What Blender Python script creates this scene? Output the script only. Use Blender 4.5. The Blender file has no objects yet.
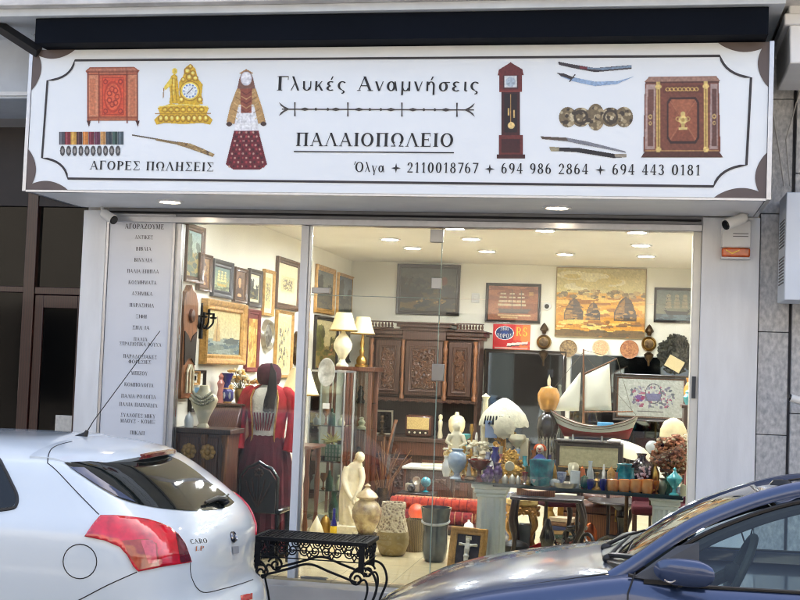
import bpy, bmesh, math, random
import numpy as np
from mathutils import Vector, Matrix
from mathutils.bvhtree import BVHTree
from mathutils.geometry import delaunay_2d_cdt
R = math.radians
random.seed(7)
SC = bpy.context.scene
COL = SC.collection

# ------------------------------------------------------------------ camera
FPX = 1250.0
YAW, PITCH, ROLL = R(10.9), R(2.98), R(2.18)
CAM = Vector((0, -9.4, 1.66))
_f = Vector((-math.sin(YAW) * math.cos(PITCH), math.cos(YAW) * math.cos(PITCH), math.sin(PITCH)))
_r0 = Vector((math.cos(YAW), math.sin(YAW), 0))
_u0 = _r0.cross(_f)
_r = math.cos(ROLL) * _r0 + math.sin(ROLL) * _u0
_u = -math.sin(ROLL) * _r0 + math.cos(ROLL) * _u0
cd = bpy.data.cameras.new('camera'); co = bpy.data.objects.new('camera', cd); COL.objects.link(co)
M = Matrix((_r, _u, -_f)).transposed().to_4x4(); M.translation = CAM
co.matrix_world = M
cd.sensor_width = 36; cd.lens = FPX / 800 * 36; cd.clip_start = 0.05; cd.clip_end = 500
SC.camera = co

def ray(px, py): return _f + _r * ((px - 400) / FPX) - _u * ((py - 300) / FPX)
def at(px, py, Y):
    d = ray(px, py); return CAM + d * ((Y - CAM.y) / d.y)
def atx(px, py, X):
    d = ray(px, py); return CAM + d * ((X - CAM.x) / d.x)
def atz(px, py, Z):
    d = ray(px, py); return CAM + d * ((Z - CAM.z) / d.z)
def mpp(Y): return (Y - CAM.y) / FPX          # metres per photograph pixel at depth Y

# ------------------------------------------------------------------ mesh builder
class MB:
    def __init__(s): s.v = []; s.f = []
    def add(s, vs, fs):
        o = len(s.v); s.v += [Vector(p) for p in vs]; s.f += [tuple(i + o for i in f) for f in fs]; return s
    def box(s, x0, y0, z0, x1, y1, z1):
        v = [(x, y, z) for z in (z0, z1) for y in (y0, y1) for x in (x0, x1)]
        return s.add(v, [(0, 2, 3, 1), (4, 5, 7, 6), (0, 1, 5, 4), (2, 6, 7, 3), (0, 4, 6, 2), (1, 3, 7, 5)])
    def cbox(s, c, d, rz=0, ry=0, rx=0):
        m = Matrix.Rotation(rz, 3, 'Z') @ Matrix.Rotation(ry, 3, 'Y') @ Matrix.Rotation(rx, 3, 'X'); c = Vector(c)
        v = [c + m @ Vector((x * d[0] / 2, y * d[1] / 2, z * d[2] / 2)) for z in (-1, 1) for y in (-1, 1) for x in (-1, 1)]
        return s.add(v, [(0, 2, 3, 1), (4, 5, 7, 6), (0, 1, 5, 4), (2, 6, 7, 3), (0, 4, 6, 2), (1, 3, 7, 5)])
    def lathe(s, prof, c=(0, 0, 0), n=20, sx=1, sy=1, flute=0, nf=0, m=None):
        c = Vector(c); v = []; fs = []; k = len(prof)
        for j in range(n):
            a = 2 * math.pi * j / n; fl = 1 + flute * math.cos(nf * a) if flute else 1
            for (r, z) in prof:
                p = Vector((r * fl * math.cos(a) * sx, r * fl * math.sin(a) * sy, z))
                v.append(c + (m @ p if m else p))
        for j in range(n):
            j2 = (j + 1) % n
            for i in range(k - 1): fs.append((j * k + i, j2 * k + i, j2 * k + i + 1, j * k + i + 1))
        if prof[0][0] > 1e-5: fs.append(tuple(j * k for j in range(n))[::-1])
        if prof[-1][0] > 1e-5: fs.append(tuple(j * k + k - 1 for j in range(n)))
        return s.add(v, fs)
    def ball(s, c, rx, ry=None, rz=None, n=14, m=8, bump=0):
        ry = rx if ry is None else ry; rz = rx if rz is None else rz; c = Vector(c); v = [c + Vector((0, 0, -rz))]; fs = []
        for i in range(1, m):
            t = math.pi * i / m - math.pi / 2
            for j in range(n):
                a = 2 * math.pi * j / n; b = 1 + random.uniform(-bump, bump) if bump else 1
                v.append(c + Vector((rx * math.cos(t) * math.cos(a), ry * math.cos(t) * math.sin(a), rz * math.sin(t))) * b)
        v.append(c + Vector((0, 0, rz))); L = len(v) - 1
        for j in range(n):
            j2 = (j + 1) % n; fs.append((0, 1 + j2, 1 + j))
            for i in range(m - 2): a = 1 + i * n; fs.append((a + j, a + j2, a + n + j2, a + n + j))
            a = 1 + (m - 2) * n; fs.append((a + j, a + j2, L))
        return s.add(v, fs)
    def tube(s, pts, r, n=8, closed=False):
        pts = [Vector(p) for p in pts]; N = len(pts); rr = r if isinstance(r, (list, tuple)) else [r] * N
        v = []; fs = []; prev = None
        for i, p in enumerate(pts):
            a = pts[i - 1] if (i or closed) else p; b = pts[(i + 1) % N] if (i < N - 1 or closed) else p
            t = (b - a); t = t.normalized() if t.length > 1e-9 else Vector((0, 0, 1))
            if prev is None:
                x = Vector((0, 0, 1)) if abs(t.z) < .9 else Vector((1, 0, 0)); x = (x - t * x.dot(t)).normalized()
            else:
                x = prev - t * prev.dot(t); x = x.normalized() if x.length > 1e-6 else prev
            prev = x; y = t.cross(x)
            for j in range(n):
                an = 2 * math.pi * j / n; v.append(p + (x * math.cos(an) + y * math.sin(an)) * rr[i])
        for i in range(N if closed else N - 1):
            i2 = (i + 1) % N
            for j in range(n): j2 = (j + 1) % n; fs.append((i * n + j, i * n + j2, i2 * n + j2, i2 * n + j))
        if not closed: fs.append(tuple(range(n))[::-1]); fs.append(tuple((N - 1) * n + j for j in range(n)))
        return s.add(v, fs)
    def prism(s, poly, U, V, N, O, d0, d1):
        U, V, N, O = Vector(U), Vector(V), Vector(N), Vector(O); n = len(poly)
        v = [O + U * p[0] + V * p[1] + N * d for d in (d0, d1) for p in poly]
        fs = [tuple(range(n))[::-1], tuple(range(n, 2 * n))] + [(i, (i + 1) % n, n + (i + 1) % n, n + i) for i in range(n)]
        return s.add(v, fs)
    def poly(s, pts): return s.add(pts, [tuple(range(len(pts)))])
    def loft(s, rings, cap=True, closed=True):
        n = len(rings[0]); v = [p for r in rings for p in r]; fs = []
        for i in range(len(rings) - 1):
            for j in range(n if closed else n - 1): j2 = (j + 1) % n; fs.append((i * n + j, i * n + j2, (i + 1) * n + j2, (i + 1) * n + j))
        if cap and closed: fs.append(tuple(range(n))[::-1]); fs.append(tuple((len(rings) - 1) * n + j for j in range(n)))
        return s.add(v, fs)

LOC = {}
def setp(o, label=None, cat=None, group=None, kind=None):
    if label: o['label'] = label
    if cat: o['category'] = cat
    if group: o['group'] = group
    if kind: o['kind'] = kind
    return o
def build(name, mb, m, parent=None, loc=None, smooth=True, bev=0, mods=()):
    me = bpy.data.meshes.new(name); L = LOC[parent.name] if parent else Vector(loc or (0, 0, 0))
    me.from_pydata([p - L for p in mb.v], [], mb.f)
    bm = bmesh.new(); bm.from_mesh(me); bmesh.ops.recalc_face_normals(bm, faces=bm.faces); bm.to_mesh(me); bm.free()
    if smooth:
        for p in me.polygons: p.use_smooth = True
        try: me.set_sharp_from_angle(angle=R(38))
        except Exception: pass
    me.materials.append(m)
    o = bpy.data.objects.new(name, me); COL.objects.link(o)
    if parent: o.parent = parent; LOC[o.name] = L
    else: o.location = L; LOC[o.name] = L
    if bev:
        b = o.modifiers.new('bevel', 'BEVEL'); b.width = bev; b.segments = 2; b.limit_method = 'ANGLE'; b.angle_limit = R(40)
    for (t, kw) in mods:
        md = o.modifiers.new(t.lower(), t)
        for k, val in kw.items(): setattr(md, k, val)
    return o
def thing(name, label, cat, loc=(0, 0, 0), group=None, kind=None):
    o = bpy.data.objects.new(name, None); COL.objects.link(o); o.location = loc; o.empty_display_size = .05
    LOC[o.name] = Vector(loc); return setp(o, label, cat, group, kind)
def single(name, mb, m, label, cat, group=None, kind=None, loc=None, **kw):
    if loc is None:
        xs = [p.x for p in mb.v]; ys = [p.y for p in mb.v]; zs = [p.z for p in mb.v]
        loc = ((min(xs) + max(xs)) / 2, (min(ys) + max(ys)) / 2, min(zs))
    return setp(build(name, mb, m, None, loc, **kw), label, cat, group, kind)
def struct(name, mb, m, **kw): return setp(build(name, mb, m, None, (0, 0, 0), **kw), kind='structure')

# ------------------------------------------------------------------ materials
def lin(c):
    return tuple((x / 255 / 12.92) if x <= 10.3 else ((x / 255 + .055) / 1.055) ** 2.4 for x in c)
MATS = {}
def mat(name, rgb=(128, 128, 128), rough=.5, metal=0, var=.12, scale=8, bump=0, bscale=None, kind='noise', rgb2=None, coat=0, spec=.5,
        emis=None, es=0, alpha=1, trans=0, stretch=(1, 1, 1), sss=0, rvar=0):
    if name in MATS: return MATS[name]
    m = bpy.data.materials.new(name); m.use_nodes = True; nt = m.node_tree; nd = nt.nodes; lk = nt.links
    b = nd['Principled BSDF']; c1 = lin(rgb)
    b.inputs['Roughness'].default_value = rough; b.inputs['Metallic'].default_value = metal
    b.inputs['Coat Weight'].default_value = coat; b.inputs['Coat Roughness'].default_value = .06
    b.inputs['Specular IOR Level'].default_value = spec; b.inputs['Transmission Weight'].default_value = trans
    b.inputs['Alpha'].default_value = alpha
    if sss: b.inputs['Subsurface Weight'].default_value = sss; b.inputs['Subsurface Radius'].default_value = (.03, .02, .01)
    if emis: b.inputs['Emission Color'].default_value = (*lin(emis), 1); b.inputs['Emission Strength'].default_value = es
    tc = nd.new('ShaderNodeTexCoord'); mp = nd.new('ShaderNodeMapping'); mp.inputs['Scale'].default_value = stretch
    lk.new(tc.outputs['Object'], mp.inputs['Vector'])
    if kind == 'noise': t = nd.new('ShaderNodeTexNoise'); t.inputs['Scale'].default_value = scale; t.inputs['Detail'].default_value = 6; fo = t.outputs['Fac']
    elif kind == 'wood':
        t = nd.new('ShaderNodeTexWave'); t.inputs['Scale'].default_value = scale; t.inputs['Distortion'].default_value = 5; t.inputs['Detail'].default_value = 4; t.inputs['Detail Scale'].default_value = 1.5; fo = t.outputs['Fac']
    elif kind in ('voro', 'cells'):
        t = nd.new('ShaderNodeTexVoronoi'); t.inputs['Scale'].default_value = scale
        fo = t.outputs['Distance'] if kind == 'voro' else t.outputs['Color']
    lk.new(mp.outputs['Vector'], t.inputs['Vector'])
    rp = nd.new('ShaderNodeValToRGB')
    lo = lin(rgb2) if rgb2 else tuple(x * (1 - var) for x in c1); hi = c1 if rgb2 else tuple(min(1, x * (1 + var)) for x in c1)
    rp.color_ramp.elements[0].color = (*lo, 1); rp.color_ramp.elements[1].color = (*hi, 1)
    a0, a1 = ((.3, .7) if kind == 'noise' else (.05, .6) if kind == 'voro' else (0, 1))
    rp.color_ramp.elements[0].position = a0; rp.color_ramp.elements[1].position = a1
    lk.new(fo, rp.inputs['Fac']); lk.new(rp.outputs['Color'], b.inputs['Base Color'])
    if rvar:
        n2 = nd.new('ShaderNodeTexNoise'); n2.inputs['Scale'].default_value = 3; n2.inputs['Detail'].default_value = 5
        lk.new(tc.outputs['Object'], n2.inputs['Vector']); mr = nd.new('ShaderNodeMapRange')
        mr.inputs['To Min'].default_value = max(0, rough - rvar); mr.inputs['To Max'].default_value = rough + rvar
        lk.new(n2.outputs['Fac'], mr.inputs['Value']); lk.new(mr.outputs['Result'], b.inputs['Roughness'])
    if bump:
        bp = nd.new('ShaderNodeBump'); bp.inputs['Strength'].default_value = min(1, bump); bp.inputs['Distance'].default_value = .02 * max(1, bump)
        if bscale:
            t2 = nd.new('ShaderNodeTexVoronoi' if kind == 'voro' else 'ShaderNodeTexNoise'); t2.inputs['Scale'].default_value = bscale
            lk.new(mp.outputs['Vector'], t2.inputs['Vector']); fo = t2.outputs['Distance' if kind == 'voro' else 'Fac']
        lk.new(fo, bp.inputs['Height']); lk.new(bp.outputs['Normal'], b.inputs['Normal'])
    MATS[name] = m; return m
def glassmat(name, tint=(255, 255, 255), ior=1.5, refl=1.0, rough=0.0, wob=0):
    """thin sheet of glass: see-through with Fresnel reflection"""
    if name in MATS: return MATS[name]
    m = bpy.data.materials.new(name); m.use_nodes = True; nt = m.node_tree; nd = nt.nodes; lk = nt.links; nd.clear()
    o = nd.new('ShaderNodeOutputMaterial'); mx = nd.new('ShaderNodeMixShader'); tr = nd.new('ShaderNodeBsdfTransparent'); gl = nd.new('ShaderNodeBsdfGlossy')
    fr = nd.new('ShaderNodeFresnel'); fr.inputs['IOR'].default_value = ior; gl.inputs['Roughness'].default_value = rough
    tr.inputs['Color'].default_value = (*lin(tint), 1)
    ml = nd.new('ShaderNodeMath'); ml.operation = 'MULTIPLY'; ml.inputs[1].default_value = refl; ml.use_clamp = True
    lk.new(fr.outputs[0], ml.inputs[0]); lk.new(ml.outputs[0], mx.inputs[0])
    lk.new(tr.outputs[0], mx.inputs[1]); lk.new(gl.outputs[0], mx.inputs[2]); lk.new(mx.outputs[0], o.inputs[0])
    if wob:
        n = nd.new('ShaderNodeTexNoise'); n.inputs['Scale'].default_value = 1.3; bp = nd.new('ShaderNodeBump'); bp.inputs['Strength'].default_value = wob; bp.inputs['Distance'].default_value = .01
        tc = nd.new('ShaderNodeTexCoord'); lk.new(tc.outputs['Object'], n.inputs['Vector']); lk.new(n.outputs['Fac'], bp.inputs['Height']); lk.new(bp.outputs[0], gl.inputs['Normal'])
    MATS[name] = m; return m
def emat(name, rgb, s):
    if name in MATS: return MATS[name]
    m = bpy.data.materials.new(name); m.use_nodes = True; nt = m.node_tree; nt.nodes.clear()
    o = nt.nodes.new('ShaderNodeOutputMaterial'); e = nt.nodes.new('ShaderNodeEmission'); e.inputs[0].default_value = (*lin(rgb), 1); e.inputs[1].default_value = s
    nt.links.new(e.outputs[0], o.inputs[0]); MATS[name] = m; return m
def attrmat(name, rough=.5):
    if name in MATS: return MATS[name]
    m = bpy.data.materials.new(name); m.use_nodes = True; nt = m.node_tree; b = nt.nodes['Principled BSDF']
    a = nt.nodes.new('ShaderNodeAttribute'); a.attribute_name = 'Col'; nt.links.new(a.outputs['Color'], b.inputs['Base Color'])
    b.inputs['Roughness'].default_value = rough; MATS[name] = m; return m

# ------------------------------------------------------------------ pictures painted as colour grids
class Art:
    def __init__(s, w, h, bg=None, seed=0):
        s.w, s.h = w, h; s.c = np.zeros((h, w, 3)); s.a = np.zeros((h, w), bool)
        ys, xs = np.mgrid[0:h, 0:w]; s.x = (xs + .5) / w; s.y = (ys + .5) / h; s.rng = np.random.default_rng(seed)
        if bg is not None: s.put(np.ones((h, w), bool), bg)
    def put(s, m, c): s.c[m] = c; s.a |= m; return s
    def rect(s, x0, y0, x1, y1, c): return s.put((s.x >= x0) & (s.x <= x1) & (s.y >= y0) & (s.y <= y1), c)
    def ell(s, cx, cy, rx, ry, c): return s.put(((s.x - cx) / rx) ** 2 + ((s.y - cy) / ry) ** 2 <= 1, c)
    def ring(s, cx, cy, rx, ry, w, c):
        d = np.sqrt(((s.x - cx) / rx) ** 2 + ((s.y - cy) / ry) ** 2); return s.put((d <= 1) & (d >= 1 - w), c)
    def poly(s, pts, c):
        ins = np.zeros((s.h, s.w), bool); n = len(pts)
        for i in range(n):
            (xa, ya), (xb, yb) = pts[i], pts[(i + 1) % n]
            if ya == yb: continue
            ins ^= ((ya > s.y) != (yb > s.y)) & (s.x < (xb - xa) * (s.y - ya) / (yb - ya) + xa)
        return s.put(ins, c)
    def line(s, pts, w, c):
        for (xa, ya), (xb, yb) in zip(pts, pts[1:]):
            asp = s.h / s.w; dx, dy = xb - xa, (yb - ya) * asp; L = dx * dx + dy * dy + 1e-9
            t = np.clip(((s.x - xa) * dx + (s.y - ya) * asp * dy) / L, 0, 1)
            s.put(np.hypot(s.x - xa - t * dx, (s.y - ya) * asp - t * dy) <= w / 2, c)
        return s
    def grad(s, y0, y1, c0, c1):
        m = (s.y >= y0) & (s.y <= y1); t = ((s.y - y0) / (y1 - y0))[..., None]; col = np.array(c0) * (1 - t) + np.array(c1) * t
        s.c[m] = col[m]; s.a |= m; return s
    def blobs(s, n, x0, y0, x1, y1, r, cols, asp=1.0, on=False):
        base = s.a.copy()
        for _ in range(n):
            cx = s.rng.uniform(x0, x1); cy = s.rng.uniform(y0, y1); rr = r * s.rng.uniform(.5, 1.4); c = cols[s.rng.integers(len(cols))]
            m = ((s.x - cx) / (rr * asp)) ** 2 + ((s.y - cy) / rr) ** 2 <= 1
            if on: m &= base
            s.put(m, c)
        return s
    def noise(s, amp):
        n = s.rng.normal(0, 1, (s.h, s.w)); n = (n + np.roll(n, 1, 0) + np.roll(n, 1, 1)) / 1.7
        s.c = np.clip(s.c * (1 + amp * n[..., None]), 0, 255); return s
    def soft(s, amp, k=3):
        n = s.rng.normal(0, 1, (s.h, s.w))
        for _ in range(k): n = (n + np.roll(n, 1, 0) + np.roll(n, -1, 0) + np.roll(n, 1, 1) + np.roll(n, -1, 1)) / 3.2
        s.c = np.clip(s.c * (1 + amp * n[..., None]), 0, 255); return s
    def blur(s):
        m = s.a.astype(float); acc = np.zeros_like(s.c); wt = np.zeros_like(m)
        for dj, di, w in ((0, 0, 2), (1, 0, 1), (-1, 0, 1), (0, 1, 1), (0, -1, 1)):
            mm = np.roll(m, (dj, di), (0, 1)) * w; acc += np.roll(s.c, (dj, di), (0, 1)) * mm[..., None]; wt += mm
        s.c = np.where(s.a[..., None], acc / np.maximum(wt, 1e-6)[..., None], s.c); return s
    def mesh(s, name, O, U, V, m, parent):
        """O lower-left corner, U/V full edge vectors"""
        O, U, V = Vector(O), Vector(U), Vector(V); L = LOC[parent.name]
        vid = {}; vs = []; fs = []; cols = []
        def vx(i, j):
            k = (i, j)
            if k not in vid: vid[k] = len(vs); vs.append(tuple(O + U * (i / s.w) + V * (j / s.h) - L))
            return vid[k]
        for j in range(s.h):
            for i in range(s.w):
                if s.a[j, i]:
                    fs.append((vx(i, j), vx(i + 1, j), vx(i + 1, j + 1), vx(i, j + 1))); cols.append((*lin(s.c[j, i]), 1))
        me = bpy.data.meshes.new(name); me.from_pydata(vs, [], fs)
        at_ = me.color_attributes.new('Col', 'FLOAT_COLOR', 'CORNER'); arr = np.repeat(np.array(cols, dtype=np.float32), 4, axis=0)
        at_.data.foreach_set('color', arr.ravel()); me.materials.append(m)
        o = bpy.data.objects.new(name, me); COL.objects.link(o); o.parent = parent; LOC[o.name] = L; return o

# ------------------------------------------------------------------ serif lettering cut as polygons
def glyph(ch):
    P = []; T = .175; t = .065
    def q(*p): P.append(p)
    def bar(x0, x1, y, w=t): q((x0, y), (x1, y), (x1, y + w), (x0, y + w))
    def stem(x, w=T, y0=0, y1=1, s=3, e=.07):
        q((x, y0), (x + w, y0), (x + w, y1), (x, y1))
        if s & 1: bar(x - e, x + w + e, y0, .045)
        if s & 2: bar(x - e, x + w + e, y1 - .045, .045)
    def dg(x0, y0, x1, y1, w): q((x0, y0), (x0 + w, y0), (x1 + w, y1), (x1, y1))
    def ring(cx, cy, rx, ry, a0=0, a1=360, T_=None, t_=None):
        T_ = T if T_ is None else T_ + .02; t_ = t if t_ is None else t_; n = max(6, int(abs(a1 - a0) / 15))
        for i in range(n):
            a, b = R(a0 + (a1 - a0) * i / n), R(a0 + (a1 - a0) * (i + 1) / n)
            q((cx + rx * math.cos(a), cy + ry * math.sin(a)), (cx + rx * math.cos(b), cy + ry * math.sin(b)),
              (cx + (rx - T_) * math.cos(b), cy + (ry - t_) * math.sin(b)), (cx + (rx - T_) * math.cos(a), cy + (ry - t_) * math.sin(a)))
    def tip(x, y0, y1): q((x - .04, y0), (x, y0), (x, y1), (x - .03, y1))
    def acc(x): dg(x, .76, x + .1, 1.0, .08)
    w = .8
    if ch in 'ΑΛΔA':
        dg(.06, 0, .38, 1, .05); dg(.68, 0, .32, 1, .15)
        if ch in 'ΑA': bar(.18, .66, .32)
        if ch == 'Δ': bar(.05, .84, 0, .06)
        else: bar(-.02, .2, 0, .045); bar(.6, .92, 0, .045)
        w = .9
    elif ch == 'Β': stem(.08); ring(.3, .745, .36, .255, -90, 90); ring(.32, .26, .42, .26, -90, 90); bar(.1, .32, .95); bar(.1, .32, .48); bar(.1, .32, 0); w = .78
    elif ch == 'Γ': stem(.08); bar(.1, .66, .95); tip(.67, .74, 1); w = .7
    elif ch in 'ΕE': stem(.08); bar(.1, .64, .95); bar(.1, .52, .49); bar(.1, .66, 0); tip(.65, .76, 1); tip(.68, 0, .25); tip(.54, .4, .62); w = .74
    elif ch == 'Ζ': bar(.08, .66, .95); bar(.05, .68, 0); dg(.05, 0, .5, 1, .17); tip(.1, .78, 1); tip(.69, 0, .24); w = .76
    elif ch == 'Η': stem(.08); stem(.6); bar(.2, .65, .48); w = .9
    elif ch == 'Ι': stem(.09); w = .36
    elif ch == 'Κ': stem(.08); dg(.2, .42, .62, 1, .06); dg(.64, 0, .3, .58, .16); bar(.55, .88, 0, .045); bar(.5, .82, .955, .045); w = .88
    elif ch == 'Μ': stem(.1, .05); dg(.42, 0, .1, 1, .15); dg(.44, 0, .8, 1, .05); stem(.78, .15); w = 1.08
    elif ch == 'Ν': stem(.1, .05); dg(.62, 0, .1, 1, .15); stem(.7, .05); w = .88
    elif ch == 'Ξ': bar(.05, .7, .94, .06); bar(.14, .6, .47, .06); bar(.05, .7, 0, .06); tip(.09, .76, 1); tip(.71, .76, 1); tip(.09, 0, .24); tip(.71, 0, .24); w = .76
    elif ch in 'ΟO0':
        rx = .42 if ch != '0' else .3; ring(rx + .03, .5, rx, .51); w = 2 * rx + .1
    elif ch == 'Ό': ring(.55, .5, .42, .51); dg(-.02, .72, .1, 1.05, .08); w = 1.02
    elif ch == 'Π': stem(.08); stem(.6); bar(.05, .8, .94, .06); w = .9
    elif ch in 'ΡPR':
        stem(.08); ring(.3, .72, .38, .28, -90, 90); bar(.1, .32, .95); bar(.1, .32, .44); w = .72
        if ch == 'R': dg(.6, 0, .3, .48, .15); w = .82
    elif ch == 'Σ': bar(.06, .68, .95); bar(.06, .7, 0); dg(.38, .5, .06, 1, .16); dg(.06, 0, .4, .52, .06); tip(.69, .76, 1); tip(.72, 0, .24); w = .78
    elif ch == 'Τ': stem(.32, s=1); bar(.04, .76, .95); tip(.09, .74, 1); tip(.77, .74, 1); w = .8
    elif ch == 'Υ': stem(.34, y1=.5, s=1); dg(.34, .45, .04, 1, .15); dg(.42, .45, .7, 1, .05); bar(-.02, .26, .955, .045); bar(.6, .84, .955, .045); w = .84
    elif ch == 'Φ': stem(.4); ring(.475, .5, .42, .36); w = .95
    elif ch == 'Χ': dg(.62, 0, .06, 1, .16); dg(.06, 0, .68, 1, .05); bar(-.02, .2, 0, .045); bar(.55, .86, 0, .045); bar(0, .3, .955, .045); bar(.58, .82, .955, .045); w = .86
    elif ch == 'Ω': ring(.45, .56, .42, .45, -50, 230); bar(.04, .34, 0, .06); bar(.56, .88, 0, .06); dg(.26, .05, .16, .24, .07); dg(.58, .05, .68, .24, .07); w = .92
    elif ch in 'CS':
        if ch == 'C': ring(.42, .5, .4, .51, 40, 320)
        else: ring(.32, .74, .28, .27, 20, 270); ring(.32, .26, .3, .27, -160, 90)
        w = .7
    elif ch == 'L': stem(.08); bar(.1, .62, 0); tip(.66, 0, .25); w = .7
    # small letters, x-height .66
    elif ch == 'γ': dg(.22, 0, .02, .66, .12); dg(.26, 0, .48, .66, .05); dg(.2, -.3, .24, .05, .1); w = .56
    elif ch == 'λ': dg(.42, 0, .08, 1, .12); dg(.02, 0, .24, .52, .05); w = .6
    elif ch == 'υ': dg(.06, .2, .04, .66, .12); ring(.29, .24, .25, .25, 180, 360, .12); dg(.48, .2, .48, .66, .06); w = .62
    elif ch == 'κ': stem(.06, .12, 0, .66, 0); dg(.14, .26, .42, .66, .07); dg(.42, 0, .2, .42, .12); w = .6
    elif ch in 'έε':
        ring(.28, .49, .22, .18, 40, 270, .11); ring(.28, .17, .25, .18, 90, 320, .12)
        if ch == 'έ': acc(.25)
        w = .56
    elif ch == 'ς': ring(.3, .36, .27, .31, 40, 270, .12); ring(.3, -.08, .16, .13, -100, 90, .08); w = .58
    elif ch == 'ν': dg(.22, 0, .02, .66, .12); dg(.27, 0, .46, .66, .05); w = .58
    elif ch == 'α': ring(.29, .33, .26, .34, 0, 360, .12); dg(.56, 0, .46, .66, .08); w = .72
    elif ch == 'μ': stem(.06, .11, -.28, .66, 0); ring(.3, .22, .24, .23, 180, 360, .11); dg(.46, 0, .46, .66, .11); w = .66
    elif ch == 'ή': stem(.06, .11, 0, .66, 0); ring(.32, .42, .22, .25, 0, 180, .11); stem(.43, .11, -.26, .44, 0); acc(.28); w = .64
    elif ch == 'σ': ring(.29, .31, .26, .32, 0, 360, .12); bar(.28, .66, .58, .06); w = .66
    elif ch == 'ι': stem(.06, .11, .05, .66, 0); bar(.1, .24, 0, .07); w = .28
    elif ch == '1': stem(.22, .13, 0, 1, 1); dg(.06, .78, .22, 1, .08); w = .56
    elif ch == '2': ring(.3, .7, .26, .3, -30, 180, .13); dg(.05, .02, .42, .56, .08); bar(.05, .58, 0, .1); w = .66
    elif ch == '3': ring(.28, .74, .24, .26, -90, 160, .13); ring(.28, .26, .28, .27, -160, 90, .13); w = .64
    elif ch == '4': dg(.04, .26, .36, 1, .06); bar(.04, .62, .25, .07); stem(.36, .13, 0, 1, 1); w = .68
    elif ch == '6': ring(.31, .3, .27, .31, 0, 360, .13); ring(.38, .42, .34, .58, 85, 190, .13); w = .66
    elif ch == '7': bar(.05, .6, .9, .1); dg(.18, 0, .48, .95, .12); w = .62
    elif ch == '8': ring(.31, .76, .23, .24, 0, 360, .11); ring(.31, .27, .28, .28, 0, 360, .13); w = .66
    elif ch == '9': ring(.31, .69, .27, .31, 0, 360, .13); ring(.24, .58, .34, .58, -95, 10, .13); w = .66
    elif ch == '✦':
        for k in range(4):
            a = math.pi / 2 * k; c, s_ = math.cos(a), math.sin(a)
            q((.5, .42), *[(.5 + x * c - y * s_, .42 + x * s_ + y * c) for (x, y) in ((.09, -.09), (.5, 0), (.09, .09))])
        w = 1.0
    elif ch == '-': bar(.05, .4, .36, .09); w = .45
    else: w = .42
    return P, w
def text_mb(s, O, U, V, N, h, width=None, center=False, gap=.1, mb=None):
    """letters of cap height h along unit vector U; width squeezes the line to that length"""
    O, U, V, N = Vector(O), Vector(U), Vector(V), Vector(N); mb = mb or MB(); gl = [glyph(c) for c in s]
    tot = sum(g[1] + gap for g in gl) - gap; sx = (width / tot) if width else h
    x = -tot * sx / 2 if center else 0; k = 0
    for P, w in gl:
        for p in P:
            k += 1; mb.poly([O + U * (x + a * sx) + V * (b * h) + N * (.00004 * (k % 25)) for a, b in p])
        x += (w + gap) * sx
    return mb
# ------------------------------------------------------------------ shared materials
m_white = mat('white_paint', (226, 228, 228), .45, var=.07, scale=4, stretch=(2.5, 2.5, .5), bump=.05, bscale=60)
m_soffit = mat('soffit_white', (240, 240, 238), .5, var=.06, scale=3)
m_sign = mat('sign_face', (236, 241, 242), .38, var=.02, scale=1.5, coat=.15)
m_brown = mat('sign_brown', (96, 84, 80), .5, var=.05)
m_black = mat('black_ink', (30, 28, 28), .5, var=.05)
m_navy = mat('navy_band', (6, 12, 22), .8, spec=.15, var=.15, scale=2)
m_conc = mat('concrete', (208, 206, 202), .85, var=.22, scale=5, bump=.2, bscale=40, stretch=(1, 1, 2))
m_alu = mat('aluminium', (190, 192, 196), .32, .9, var=.06, scale=20)
m_alud = mat('dark_aluminium', (70, 74, 80), .4, .6, var=.1)
m_steel = mat('brushed_steel', (150, 152, 154), .28, 1, var=.05)
m_wood = mat('dark_wood', (66, 40, 26), .42, var=.4, scale=3, kind='wood', stretch=(6, 6, 1), coat=.2, bump=.05)
m_woodm = mat('mid_wood', (122, 78, 48), .42, var=.35, scale=3, kind='wood', stretch=(6, 6, 1), coat=.2, bump=.05)
m_woodr = mat('red_wood', (88, 50, 32), .4, var=.35, scale=3, kind='wood', stretch=(6, 6, 1), coat=.3, bump=.05)
m_wooddk = mat('near_black_wood', (44, 32, 28), .4, var=.3, scale=4, kind='wood', stretch=(5, 5, 1), coat=.2)
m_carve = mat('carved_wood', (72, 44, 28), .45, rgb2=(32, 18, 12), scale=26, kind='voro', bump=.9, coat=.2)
m_gold = mat('gilt', (196, 150, 70), .38, .75, var=.3, scale=30, bump=.5, bscale=70)
m_goldp = mat('gilt_wood', (186, 142, 78), .45, .35, var=.3, scale=22, bump=.4, bscale=60)
m_brass = mat('brass', (176, 138, 72), .3, 1, var=.25, scale=14)
m_bronze = mat('old_bronze', (88, 70, 50), .4, .9, var=.4, scale=20, bump=.4, bscale=40)
m_iron = mat('wrought_iron', (26, 26, 28), .5, .5, var=.2, scale=30, bump=.15, bscale=80)
m_cream = mat('cream_ceramic', (226, 214, 178), .35, var=.1, scale=10, coat=.3)
m_ivory = mat('ivory_plaster', (228, 217, 184), .6, var=.12, scale=14, bump=.15, bscale=40)
m_shade = mat('lamp_shade', (238, 222, 176), .8, var=.08, scale=20, emis=(255, 220, 150), es=.04)  # faint glow put into the shade material, on unlit lamps too
m_matb = mat('mat_board', (222, 208, 170), .8, var=.06)
m_dark = mat('dark_void', (16, 15, 15), .8, var=.2)
m_art = attrmat('painted_canvas', .42)
m_print = attrmat('sign_print', .4)
m_glass = glassmat('window_glass', (246, 250, 250), 1.5, .95, 0, .04)
m_cglass = glassmat('clear_glass', (235, 242, 240), 1.5, 1.5)
m_crystal = mat('crystal', (235, 240, 240), .06, 0, var=.05, alpha=.45, spec=.9)
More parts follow.
